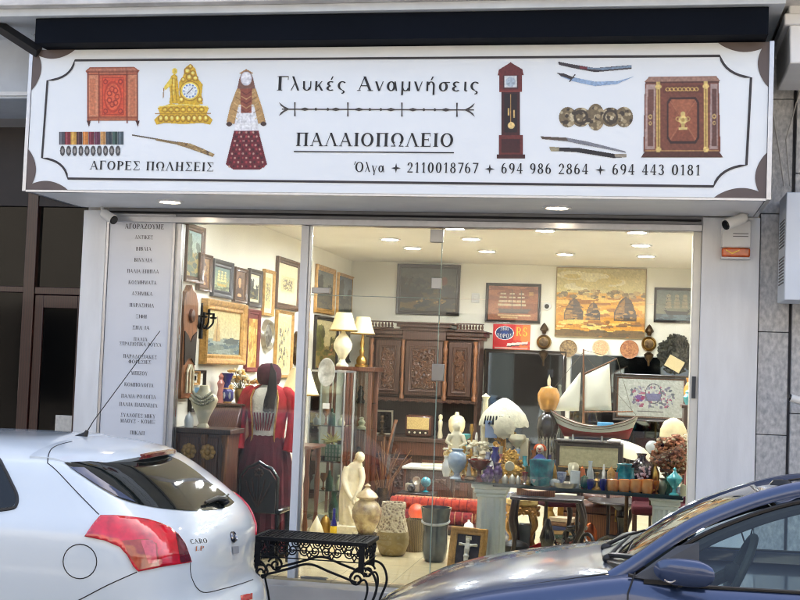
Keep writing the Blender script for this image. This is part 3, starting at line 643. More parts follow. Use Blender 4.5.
# CCTV cameras, alarm box
def cctv(px, py, Y, d, label, L=.2, r=.032):
    p = at(px, py, Y); d = Vector(d).normalized(); t = thing('security_camera', label, 'camera', tuple(p), 'security cameras on the front'); q = p + d * L
    up = Vector((0, 0, 1)); sd = d.cross(up).normalized(); up = sd.cross(d)
    build('housing', MB().loft([[o + sd * (r * math.cos(k * math.pi / 6) * sc) + up * (r * math.sin(k * math.pi / 6) * sc) for k in range(12)] for o, sc in ((p, .75), (p + d * .02, 1), (q, 1))]), m_white_pl, t, bev=.003)
    build('lens', MB().loft([[o + sd * (r * .92 * math.cos(k * math.pi / 6) * sc) + up * (r * .92 * math.sin(k * math.pi / 6) * sc) for k in range(12)] for o, sc in ((q + d * .001, 1), (q + d * .012, .9))]), mat('lens_black', (10, 10, 12), .1), t)
    return t, p, q, up
t, p, q, up = cctv(103, 213, -.18, (.85, -.30, -.45), 'small white camera at the top of the left pilaster beside the list board', .13, .04)
build('bracket', MB().tube([p, p + Vector((-.04, .06, .05)), (p.x - .04, p.y + .08, 2.83)], .012), m_white_pl, t)
t, p, q, up = cctv(745, 217, -.25, (-.75, -.45, -.38), 'white bullet camera on the right pilaster above the alarm box', .17, .04)
build('bracket', MB().tube([p, p + Vector((.03, .05, .05)), (p.x + .02, p.y + .05, 2.83)], .014), m_white_pl, t)
t, p, q, up = cctv(804, 402, -.35, (-1, -.2, .28), 'small white camera on the grey stone at half height', .1, .028)
build('bracket', MB().tube([p, p + Vector((.05, .2, -.02)), p + Vector((.06, .36, -.02))], .012), m_white_pl, t)
a0, a1 = at(721.5, 221, -.06), at(750, 259, -.06)
t = thing('alarm_box', 'white alarm siren with an orange flasher on the right pilaster', 'alarm', (a0.x, -.06, a1.z))
build('cover', MB().box(a0.x, -.12, a1.z + .075, a1.x, -.057, a0.z), m_white_pl, t, bev=.01)
build('flasher', MB().box(a0.x + .004, -.125, a1.z + .008, a1.x - .004, -.057, a1.z + .073), mat('amber_lens', (206, 92, 30), .2, var=.25, scale=30, coat=.6), t, bev=.012)
build('base_lip', MB().box(a0.x, -.12, a1.z - .006, a1.x, -.057, a1.z + .007), m_white_pl, t, bev=.003)
pc = at(733, 252.5, -.127); build('chevron_mark', MB().poly([pc + Vector((x, 0, z)) for x, z in ((-.05, .012), (-.005, -.012), (.045, .012), (.045, .022), (-.005, .0), (-.05, .022))]), mat('chevron', (250, 190, 60), .3), t, smooth=False)
build('louvre', MB().box(a0.x + .08, -.1225, a0.z - .10, a1.x - .02, -.1201, a0.z - .094).box(a0.x + .08, -.1225, a0.z - .12, a1.x - .02, -.1201, a0.z - .114), mat('louvre', (120, 120, 120), .5), t)

# white equipment cabinet on the stone, partly in the frame
c0, c1 = at(779, 188, -.5), at(820, 302, -.5); cz1, cz0 = at(779, 212, -.5).z, at(786, 300, -.5).z
t = thing('equipment_cabinet', 'white metal equipment cabinet with side vents fixed to the grey stone wall', 'cabinet', (1.3, -.06, cz0))
bx = at(785, 260, -.5).x
build('case', MB().box(bx, -.5, cz0, bx + .9, -.065, cz1 + .14), mat('cabinet_white', (214, 222, 230), .45, var=.05, scale=3), t, bev=.008)
vm = MB()
for g in range(2):
    for k in range(9): vm.box(bx - .003, -.44 + g * .0, cz0 + .12 + k * .022 + g * .26, bx - .0002, -.14, cz0 + .13 + k * .022 + g * .26)
build('vent', vm, mat('vent_dark', (96, 98, 100), .6), t)
t2 = MB().tube([at(784, 186, -.1), at(779, 150, -.07), at(772, 110, -.07), at(770, 60, -.07)], .006).tube([at(790, 186, -.1), at(786, 140, -.07), at(800, 90, -.07)], .005)
single('wall_cable', t2, mat('cable', (170, 168, 164), .6), 'thin pale cables running up the grey stone to the cabinet', 'cable')

# neighbour's dark wooden entrance on the left
ne = thing('wooden_entrance', 'dark glass entrance with brown wooden frames next door to the shop', 'entrance', (-5.6, .2, -.15))
NY = .18; n_ = lambda px, py: at(px, py, NY)
m_nw = mat('entrance_wood', (52, 26, 20), .35, var=.3, scale=3, kind='wood', stretch=(5, 5, 1), coat=.3)
xa, xb, xc_ = n_(22, 350).x, n_(33, 350).x, n_(42, 350).x; zb = n_(50, 291).z
build('frame', MB().box(xa, NY - .04, -.15, xb, NY + .06, 3.5).box(xb, NY - .03, zb - .03, -4.425, NY + .05, zb + .03).box(-8, NY - .03, zb - .02, xa, NY + .05, zb + .03).box(-8, NY - .04, -.15, xa, NY + .05, .1), m_nw, ne, bev=.005)
dr = build('door', MB().box(xb + .004, NY - .02, -.14, xc_, NY + .03, zb - .035).box(-4.53, NY - .02, -.14, -4.43, NY + .03, zb - .035).box(xc_, NY - .02, zb - .14, -4.53, NY + .03, zb - .035).box(xc_, NY - .02, -.14, -4.53, NY + .03, .12), m_nw, ne, bev=.004)
build('header', MB().box(-8, NY - .03, 2.86, -4.425, NY + .08, 3.52), mat('header_dark', (26, 17, 16), .5, var=.3), ne)
m_dg = mat('dark_glass', (9, 10, 11), .08, var=.3, scale=2, spec=.22)
build('pane', MB().box(xc_, NY, .12, -4.53, NY + .01, zb - .14).box(xb, NY + .01, zb + .03, -4.425, NY + .02, 2.86).box(-8, NY + .01, .1, xa, NY + .02, 2.86), m_dg, ne)
pn = n_(67, 424); build('paper_notice', MB().box(pn.x - .1, NY - .008, pn.z - .09, pn.x + .09, NY - .002, pn.z + .07), mat('paper', (206, 202, 192), .8, var=.12, scale=40), ne)
b0, b1 = at(0, 38, -.6), at(33, 96, -.6)
nf = thing('neighbour_fascia', 'pale grey boxed fascia over the dark entrance next door', 'fascia', (-6.5, -.3, 3.4))
build('box', MB().box(-9, -.6, b1.z - .02, -4.50, .17, b0.z + .10), mat('fascia_grey', (196, 204, 212), .5, var=.05), nf, bev=.006)
build('lip', MB().box(-9, -.62, b1.z + .0, -4.495, -.6005, b1.z + .03), m_white, nf)
q0, q1 = at(-20, 14, -1.05), at(39, 52, -1.02)
build('black_strut', MB().tube([q0, q1], .045, 4), m_black_pl, nf)
gm = MB(); g0 = at(21, 31, -.8)
gp = [at(8, 15, -.75), at(38, 17, -.75), at(38, 40, -.75)]
single('ornamental_panel', MB().prism([(0, 0), (gp[1].x - gp[0].x, .0), (gp[2].x - gp[0].x, gp[2].z - gp[0].z)], (1, 0, 0), (0, 0, 1), (0, 1, 0), gp[0], 0, .02),
       mat('patterned_panel', (186, 196, 204), .6, rgb2=(70, 78, 86), scale=34, kind='voro'), 'small grey patterned panel tucked above the left end of the sign', 'panel')

# opposite side of the street (seen only in reflections)
ob = thing('opposite_building', 'plain cream apartment block across the street facing the shop', 'building', (0, -14, -.15))
build('wall', MB().box(-16, -16, -.3, 16, -12, 5.6), mat('cream_plaster', (138, 134, 126), .85, var=.1, scale=2), ob)
wm = MB()
for f_ in range(1):
    for k in range(-5, 6): wm = MB().box(k * 2.7 - .6, -12.02, 1.0 + f_ * 3.1 - .3, k * 2.7 + .6, -11.99, 2.6 + f_ * 3.1); build('window', wm, m_dg, ob)

# ------------------------------------------------------------------ ceiling lights, plus an added front row
m_led = emat('ceiling_led', (250, 249, 252), 1.0)
LEDS = []
for px, py in ((390, 239), (455, 228), (487, 251), (545, 230), (637, 232), (641, 245), (646, 256), (565, 254)):
    p = atz(px, py, ZC - .005); LEDS.append((p.x, p.y))
for (x, y) in LEDS + [(-2.55, 2.05), (-1.7, 3.1), (.8, 2.1), (.8, 3.2), (.85, 4.3), (-2.5, 4.2), (-2.8, .34), (-2.0, .34), (-1.0, .34), (.0, .34), (1.7, 3.2)]:  # the row just behind the window is unseen, added to light the display
    t = thing('ceiling_light', 'round flush downlight glowing in the shop ceiling', 'light', (x, y, ZC - .02), 'recessed lights in the shop ceiling')
    build('trim_ring', MB().lathe([(.082, 0), (.112, 0), (.11, -.014), (.084, -.014), (.082, -.004)], (x, y, ZC - .001), 24), m_white_pl, t)
    build('lamp', MB().lathe([(.0, -.006), (.081, -.006)], (x, y, ZC - .001), 14), m_led, t)
# ------------------------------------------------------------------ cars
def carpaint(name, rgb, metal=.0, rough=.28, flake=0):
    m = mat(name, rgb, rough, metal, var=.015, scale=3, coat=1.0); return m
m_cwhite = carpaint('white_car_paint', (208, 221, 230))
m_cblue = carpaint('blue_car_paint', (54, 72, 108), .4, .3)
m_tint = mat('tinted_glass', (22, 27, 27), .05, var=.25, scale=2, spec=.5, coat=.1)
m_tyre = mat('tyre_rubber', (24, 24, 25), .85, var=.2, scale=30)
m_rim = mat('alloy_rim', (150, 152, 156), .35, .9, var=.05)
m_seam = mat('panel_gap', (34, 36, 40), .7, var=.05)
m_red = mat('red_lens', (205, 12, 40), .08, var=.35, scale=16, coat=1, spec=.8)
m_cbk = mat('car_black_trim', (24, 25, 27), .4, var=.15, scale=20)
YC = -2.62
def bvh_of(mb): return BVHTree.FromPolygons([tuple(p) for p in mb.v], mb.f)
def hit(bvh, px, py):
    d = ray(px, py).normalized(); h = bvh.ray_cast(CAM, d)
    if h[0] is None:
        t = (YC - CAM.y) / d.y; h = bvh.find_nearest(CAM + d * t * .86)
    n = h[1]
    if n.dot(d) > 0: n = -n
    return h[0], n
def drape(bvh, poly, eps, step=4.0):
    """sheet lying on the bodywork over a photographed outline"""
    pts = []
    n = len(poly)
    for i in range(n):
        a, b = poly[i], poly[(i + 1) % n]; k = max(1, int(math.hypot(b[0] - a[0], b[1] - a[1]) / step))
        pts += [(a[0] + (b[0] - a[0]) * j / k, a[1] + (b[1] - a[1]) * j / k) for j in range(k)]
    nb = len(pts); edges = [(i, (i + 1) % nb) for i in range(nb)]
    def inside(x, y):
        c = False
        for i in range(nb):
            (xa, ya), (xb, yb) = pts[i], pts[(i + 1) % nb]
            if (ya > y) != (yb > y) and x < (xb - xa) * (y - ya) / (yb - ya) + xa: c = not c
        return c
    x0, x1, y0, y1 = min(p[0] for p in pts), max(p[0] for p in pts), min(p[1] for p in pts), max(p[1] for p in pts)
    g = []; y = y0 + step / 2
    while y < y1:
        x = x0 + step / 2
        while x < x1:
            if inside(x, y) and min((x - p[0]) ** 2 + (y - p[1]) ** 2 for p in pts) > step * step * .2: g.append((x, y))
            x += step
        y += step
    vs, _, fs, *_r2 = delaunay_2d_cdt([Vector(p) for p in pts + g], edges, [], 1, 1e-5)
    top = []
    for v in vs:
        p, nn = hit(bvh, v.x, v.y); top.append(p + nn * eps)
    m = MB(); m.add(top, [tuple(f) for f in fs]); return m
def mirror_y(mb, yc=YC):
    m = MB(); m.add([Vector((p.x, 2 * yc - p.y, p.z)) for p in mb.v], [tuple(reversed(f)) for f in mb.f]); return m
def drape_line(bvh, path, r=.003, lift=0.0, step=2.0):
    P = []
    for a, b in zip(path, path[1:]):
        k = max(1, int(math.hypot(b[0] - a[0], b[1] - a[1]) / step))
        for j in range(k): P.append(hit(bvh, a[0] + (b[0] - a[0]) * j / k, a[1] + (b[1] - a[1]) * j / k))
    P.append(hit(bvh, *path[-1])); return MB().tube([p + n * lift for p, n in P], r, 6)
def curve(pts, n=6):
    """smooth (Catmull-Rom) path through points"""
    P = [Vector(p) for p in pts]; out = []
    for i in range(len(P) - 1):
        p0 = P[i - 1] if i else P[0]; p1, p2 = P[i], P[i + 1]; p3 = P[i + 2] if i + 2 < len(P) else P[-1]
        for k in range(n):
            t = k / n; out.append(.5 * ((2 * p1) + (p2 - p0) * t + (2 * p0 - 5 * p1 + 4 * p2 - p3) * t * t + (3 * p1 - p0 - 3 * p2 + p3) * t ** 3))
    return out + [P[-1]]
def c2(pts, n=5): return [(p.x, p.y) for p in curve([(a, b, 0) for a, b in pts], n)]
def wheels(parent, xs, w, r=.315):
    for x in xs:
        for sgn in (-1, 1):
            y = YC + sgn * (w - .1); m = Matrix.Rotation(R(90), 3, 'X')
            t = build('wheel', MB().lathe([(r * .66, -.1), (r * .9, -.105), (r, -.07), (r, .07), (r * .9, .105), (r * .66, .1)], (x, y, -.3 + r), 32, m=m), m_tyre, parent)
            rim = MB().lathe([(.0, .085), (.05, .09), (.06, .07), (r * .3, .06), (r * .62, .075), (r * .67, .1)], (x, y, -.3 + r), 30, m=m @ Matrix.Rotation(R(180 if sgn > 0 else 0), 3, 'X'), flute=.0)
            for k in range(5):
                a = k * 2 * math.pi / 5; c = Vector((x + math.cos(a) * r * .38, y + sgn * .085, -.3 + r + math.sin(a) * r * .38)); rim.cbox(c, (r * .5, .02, .05), ry=-a)
            build('rim', rim, m_rim, t)

# ---- white hatchback: horizontal slices lofted upward
def slices(levels, ncorner=12, nside=10):
    rings = []
    for (z, xr, W, A, xf, AF) in levels:
        half = []
        for i in range(ncorner + 1):
            ph = math.pi / 2 * i / ncorner; half.append((xr - A + A * max(0, math.cos(ph)) ** (2 / 3), W * math.sin(ph) ** (2 / 3)))
        for i in range(1, nside):
            t = i / nside; half.append((xr - A + (xf + AF - xr + A) * t, W * (1 + .012 * math.sin(math.pi * t))))
        for i in range(ncorner, -1, -1):
            ph = math.pi / 2 * i / ncorner; half.append((xf + AF - AF * max(0, math.cos(ph)) ** (2 / 3), W * math.sin(ph) ** (2 / 3)))
        rings.append([Vector((x, YC - y, z)) for x, y in half] + [Vector((x, YC + y, z)) for x, y in half[-2:0:-1]])
    return rings
LV = [(-.15, -2.30, .78, .4, -6.1, .6), (-.10, -2.17, .84, .42, -6.25, .7), (.0, -2.12, .87, .44, -6.32, .8), (.12, -2.105, .88, .45, -6.34, .8), (.24, -2.12, .885, .45, -6.32, .8), (.325, -2.15, .885, .45, -6.28, .8), (.36, -2.195, .885, .45, -6.26, .8),
      (.42, -2.212, .887, .45, -6.2, .8), (.5, -2.21, .888, .45, -6.1, .8), (.58, -2.207, .886, .45, -5.95, .8), (.66, -2.21, .88, .45, -5.7, .7), (.72, -2.235, .872, .45, -5.4, .6), (.76, -2.26, .862, .44, -5.15, .5), (.80, -2.295, .842, .43, -5.0, .5), (.835, -2.335, .82, .42, -4.95, .5),
      (.9, -2.415, .782, .4, -4.85, .5), (.96, -2.495, .75, .38, -4.76, .5), (1.02, -2.585, .718, .36, -4.66, .5), (1.07, -2.675, .69, .34, -4.56, .5), (1.09, -2.74, .665, .32, -4.5, .5), (1.11, -2.86, .635, .3, -4.42, .5), (1.13, -2.94, .60, .3, -4.35, .5), (1.152, -3.02, .54, .3, -4.22, .5), (1.168, -3.08, .46, .3, -4.1, .4), (1.18, -3.1, .38, .25, -3.95, .3), (1.185, -3.3, .2, .1, -3.75, .1)]
body = MB().loft(slices(LV)); bv = bvh_of(body)
wc = thing('parked_car', 'white hatchback parked at the kerb, seen from its red tail light and rear window', 'car', (-4.2, YC, -.3))
build('body', body, m_cwhite, wc)
wheels(wc, (-2.95, -5.6), .885)
for x in (-2.95, -5.6):
    for sgn in (-1, 1):
        build('wheel_arch', MB().tube([(x + .37 * math.cos(a), YC + sgn * .888, .015 + .37 * math.sin(a)) for a in [math.pi * k / 16 for k in range(17)]], .012, 6), m_cwhite, wc)
tl_ = [(85, 536.5), (93, 525), (100.7, 516), (117, 516.2), (133.5, 518), (147, 520), (159.7, 524), (169, 528), (177, 534.5), (184, 544), (189, 557), (190.5, 562), (165, 566), (138, 571.5), (133, 566), (127, 555), (120, 547), (104.6, 540.5)]
tm_ = drape(bv, tl_, .010, 3.0); tlo = build('tail_light', tm_, m_red, wc, mods=[('SOLIDIFY', dict(thickness=.014, offset=-1))])
tlo['label'] = 'red wraparound tail light'
build('inner_lens', drape(bv, [(122, 541), (146, 539.5), (156, 544), (158, 565.5), (138.5, 569.5), (131, 558)], .0115, 3), mat('amber_clear_lens', (190, 84, 56), .06, rgb2=(120, 24, 34), scale=16, coat=1), tlo)
build('reverse_lens', drape(bv, [(140, 541), (151, 540.5), (154.5, 545), (156, 562), (148, 563.5)], .0125, 3), mat('clear_lens', (206, 84, 96), .05, var=.3, scale=26, coat=1), tlo)
build('dark_lens', drape(bv, [(174, 533), (178, 536.5), (184, 545), (188.5, 557), (189.5, 561), (179, 562.5)], .0118, 3), mat('dark_red_lens', (92, 14, 28), .08, var=.3, scale=20, coat=1), tlo)
mt = build('tail_light', mirror_y(tm_), m_red, wc, mods=[('SOLIDIFY', dict(thickness=.014, offset=-1))])
gl = c2([(64, 463), (82, 476), (100, 488), (117, 497.5), (134, 503.5), (160, 508.5), (190, 511), (215, 510), (228, 507), (234, 502.5)]) + c2([(226, 495), (210, 483), (195, 471), (180, 461), (168, 456)]) + [(140, 455), (105, 461)]
gm_ = drape(bv, gl, .004, 4)
build('rear_window', gm_, m_tint, wc)
build('painted_reflection_strip', drape(bv, [(70, 467.5), (84, 468), (98, 478), (118, 491), (136, 502.8), (120, 498), (100, 487)], .0055, 3), mat('painted_side_reflection', (52, 66, 96), .08, var=.1, coat=.6), wc)  # reflection on the rear window's wrapped corner, put into the colour as blue-grey
build('side_window', drape(bv, c2([(-20, 452), (-4, 458), (4, 470), (10, 482), (15.5, 495), (15, 504), (9, 507.5), (-20, 511)]), .004, 4), m_tint, wc)
build('side_window_rubber', drape_line(bv, c2([(-20, 451), (-3, 457), (5, 469.5), (11.2, 482), (17, 495), (16.5, 505), (10, 509), (-20, 512.5)]), .008, .002), m_cbk, wc)
sm_ = MB()
for path in ([(47.5, 463), (57, 471), (77.6, 492.8), (99, 514.5)], [(190.5, 562), (190.5, 572), (193, 581), (198, 589), (206, 592.5), (224, 588.5), (240, 584), (253, 579.5)], [(60, 609), (81, 599), (108, 585), (137, 572)],
             [(79.9 + 16.8 * math.cos(a), 561.5 + 17.2 * math.sin(a)) for a in [2 * math.pi * k / 28 for k in range(29)]]):
    build('panel_gap' if len(path) < 20 else 'fuel_flap_gap', drape_line(bv, c2(path, 4) if len(path) < 20 else path, .0028), m_seam, wc)
# spoiler with brake light
rings = []
for k in range(25):
    y = -.655 + 1.31 * k / 24; a = abs(y / .69); xt = -2.655 - .24 * a ** 2.6; zt = 1.122 - .047 * a * a; xf = -3.10 - .03 * a; zf = 1.182 - .055 * a ** 2 - .03 * a ** 6
    rings.append([Vector((xf, YC + y, zf)), Vector(((xf + xt) / 2, YC + y, (zf + zt) / 2 + .012)), Vector((xt - .03, YC + y, zt + .006)), Vector((xt, YC + y, zt - .012)), Vector((xt - .02, YC + y, zt - .034)), Vector((xt - .15, YC + y, zt - .05)), Vector((xf, YC + y, zf - .06))])
spo = build('spoiler', MB().loft(rings), m_cwhite, wc)
bl_ = [Vector((-2.652 - .24 * abs(y / .69) ** 2.6, YC + y, 1.122 - .047 * (y / .69) ** 2)) for y in [-.25 + .50 * k / 12 for k in range(13)]]
build('brake_light', MB().loft([[p + Vector((-.01, 0, .001)), p + Vector((.005, 0, -.006)), p + Vector((.004, 0, -.026)), p + Vector((-.02, 0, -.030))] for p in bl_]), mat('brake_lens', (110, 22, 30), .15, var=.2, scale=30, coat=.8), spo)
sc_ = MB().add(body.v, body.f); sc_.loft(rings)
build('spoiler_gap', drape_line(bvh_of(sc_), c2([(47.5, 463), (48.5, 455), (52, 448.5), (60, 444.5), (72, 441.5)], 5), .0028), m_seam, wc)
# badges
def car_letters(bvh, s, x0, y0, x1, y1, hpx, m, nm, eps=.003):
    P, n = hit(bvh, x0, y0); Q, n2 = hit(bvh, x1, y1); U = (Q - P).normalized(); N = (n + n2).normalized(); V = N.cross(U).normalized()
    if V.z < 0: V = -V
    h = hpx * (P - CAM).length / FPX
    return build(nm, text_mb(s, P + N * eps, U, V, N, h, (Q - P).length), m, wc, smooth=False)
m_chrome = mat('chrome', (150, 152, 156), .15, 1, var=.05); m_badge = mat('badge_grey', (70, 72, 76), .25, .7, var=.05)
o = car_letters(bv, 'CARO', 190.5, 544, 207.5, 543, 4.6, m_badge, 'badge_lettering'); o['label'] = 'grey badge letters CARO on the tailgate'
car_letters(bv, 'LP', 195, 551, 203.5, 550.2, 4.4, mat('badge_orange', (206, 120, 60), .3, .3), 'badge_lettering')['label'] = 'small orange badge letters under the grey ones'
P, n = hit(bv, 233.2, 537); q_ = n.to_track_quat('Z', 'Y').to_matrix(); rr = 5.6 * (P - CAM).length / FPX
em = build('emblem', MB().lathe([(0, .008), (rr * .6, .008), (rr * .8, .006), (rr, .0), (rr, -.004)], P, 24, m=q_, sx=1.25), m_badge, wc)
build('emblem_ring', MB().lathe([(rr * .8, .006), (rr * .9, .011), (rr, .004)], P, 24, m=q_, sx=1.25), m_chrome, em)
build('emblem_mark', MB().tube([P + q_ @ Vector((x * rr, y * rr, .0095)) for x, y in ((-.5, -.3), (-.1, .35), (.1, -.35), (.5, .3))], .003, 6), m_chrome, em)
build('release_handle', drape(bv, [(231.5, 546.5), (238, 546), (238.5, 553), (232.5, 554)], .004, 2), mat('handle_grey', (150, 156, 164), .4), wc)
P, n = hit(bv, 222, 503.5)
build('rear_wiper', MB().tube([P + n * .03, hit(bv, 214, 501.5)[0] + n * .028, hit(bv, 203, 505)[0] + n * .02], [.02, .014, .008], 8).tube([hit(bv, 226, 497)[0] + n * .02, hit(bv, 206, 505.5)[0] + n * .015], [.007, .005], 6).ball(P + n * .015, .035, .03, .02), m_cbk, wc)
ab = at(82, 436.5, YC); at2 = at(160, 331, YC + .0)
ant = build('aerial', MB().tube([ab + Vector((.01, 0, -.012)), ab + Vector((.03, 0, .035))], [.022, .010], 10).tube([ab + Vector((-.05, 0, -.012)), ab + Vector((.02, 0, .012))], [.012, .016], 8).tube([ab + Vector((.03, 0, .03)), ab + (at2 - ab) * .15, at2], [.0035, .0028, .0022], 6), m_cbk, wc)
build('rear_bumper_reflector', drape(bv, [(240, 596), (252, 593), (252, 599), (241, 602)], .004, 3), m_red, wc)

# ---- blue car
bc = thing('parked_car', 'blue car parked with its bonnet, windscreen and near door mirror in front of the shop', 'car', (.8, YC, -.3))
def lerp(tab, x):
    if x <= tab[0][0]: return tab[0][1]
    for (a, b), (c, d) in zip(tab, tab[1:]):
        if x <= c: t = (x - a) / (c - a); return b + (d - b) * t
    return tab[-1][1]
def smooth_lerp(tab, x): return sum(lerp(tab, x + d) for d in (-.08, -.04, 0, .04, .08)) / 5
ZCt = [(-1.46, .26), (-1.40, .335), (-1.30, .41), (-1.05, .535), (-.81, .607), (-.54, .668), (-.3, .70), (-.14, .715)]
ZSt = [(-1.46, .20), (-1.40, .27), (-1.30, .34), (-1.1, .455), (-.95, .525), (-.65, .60), (-.3, .672), (0, .735), (.2, .69), (3, .72)]
XN = -1.46
def Wf(x):
    if x > -.65: return .87
    return max(.02, .87 * (1 - ((-.65 - x) / (-.65 - XN)) ** 2.6) ** (1 / 2.6))
def section(x, cabin):
    W = Wf(x); zs = smooth_lerp(ZSt, x); zc = smooth_lerp(ZCt, x); k = W / .87
    side = [(.80, -.14), (.86, -.02), (.875, .15), (.872, .32), (.866, zs - .17), (.852, zs - .09), (.822, zs - .03), (.78, zs)]
    side = [(y * k, min(z, zs)) for y, z in side]
    if cabin: top = [(.765 * k, zs - .005), (.75 * k, zs - .06), (.4, zs - .06), (0, zs - .06)]
    else: top = [(.68 * k, zs + (zc - zs) * .35 + .008), (.52 * k, zs + (zc - zs) * .75 + .012), (.28 * k, zc + .008), (0, zc + .012)]
    h = side + top
    return [Vector((x, YC - y, z)) for y, z in h] + [Vector((x, YC + y, z)) for y, z in h[-2::-1]]
xs = [-1.4595, -1.455, -1.44, -1.41, -1.37, -1.32, -1.25] + [-1.15 + .1 * k for k in range(12)]
b1 = MB().loft([section(x, False) for x in xs if x < -.04]); bvb = bvh_of(b1)
lf = build('body', MB().loft([section(-.02 + .02, True)] + [section(x, True) for x in (.1, .2, .3, .5, .8, 1.2, 1.6, 2.0, 2.3)] + [[Vector((2.55, YC + (p.y - YC) * .9, p.z)) for p in section(2.4, True)]]), m_cblue, bc)
build('bonnet_and_wings', b1.loft([section(-.05, False), section(.0, False)]), m_cblue, bc)
wheels(bc, (-.62, 2.0), .87)
# cowl, wipers
ck = MB(); 
ck.loft([[Vector((-.13 + .10 * abs(y / .7) ** 2 + dx, YC + y, lerp(ZCt, -.2) + .02 + .03 * abs(y / .7) ** 2 + dz)) for dx, dz in ((-.03, 0), (.03, .015), (.09, -.005), (.08, -.05), (-.03, -.05))] for y in [-.70 + .1 * k for k in range(15)]])
build('cowl', ck, m_cbk, bc)
# windscreen: between base curve and roof edge
def ws(y, t):
    a = abs(y / .68); xb = -.10 + .12 * a ** 2.2; zb = .722 + .03 * a ** 2; xt = .605 + .05 * a ** 2.2; zt = 1.112 - .015 * a ** 2
    yy = y * (1 - .17 * t); return Vector((xb + (xt - xb) * t, YC + yy, zb + (zt - zb) * t + .035 * math.sin(math.pi * t) - (.03 * a * a if y > 0 else 0)))
ys_ = [-.71 + 1.42 * k / 16 for k in range(17)]
build('windscreen', MB().loft([[ws(y, t / 8) for y in ys_] for t in range(9)], cap=False, closed=False), glassmat('windscreen_glass', (214, 226, 214), 1.55, 1.6), bc)
wb = MB()
for y0, y1 in ((-.36, .22), (.18, .62)):
    wb.tube([ws(y0, .02) + Vector((-.06, 0, .015)), ws((y0 + y1) / 2, .06) + Vector((-.012, 0, .03)), ws(y1, .11) + Vector((-.01, 0, .018))], [.012, .009, .007], 6).ball(ws(y0, .0) + Vector((-.05, 0, .01)), .03, .03, .025)
wb.tube([ws(-.66, .05) + Vector((-.02, -.0, .02)), ws(-.5, .03) + Vector((-.04, 0, .025)), ws(-.36, .02) + Vector((-.06, 0, .02))], .012, 6)
build('wiper', wb, m_cbk, bc)
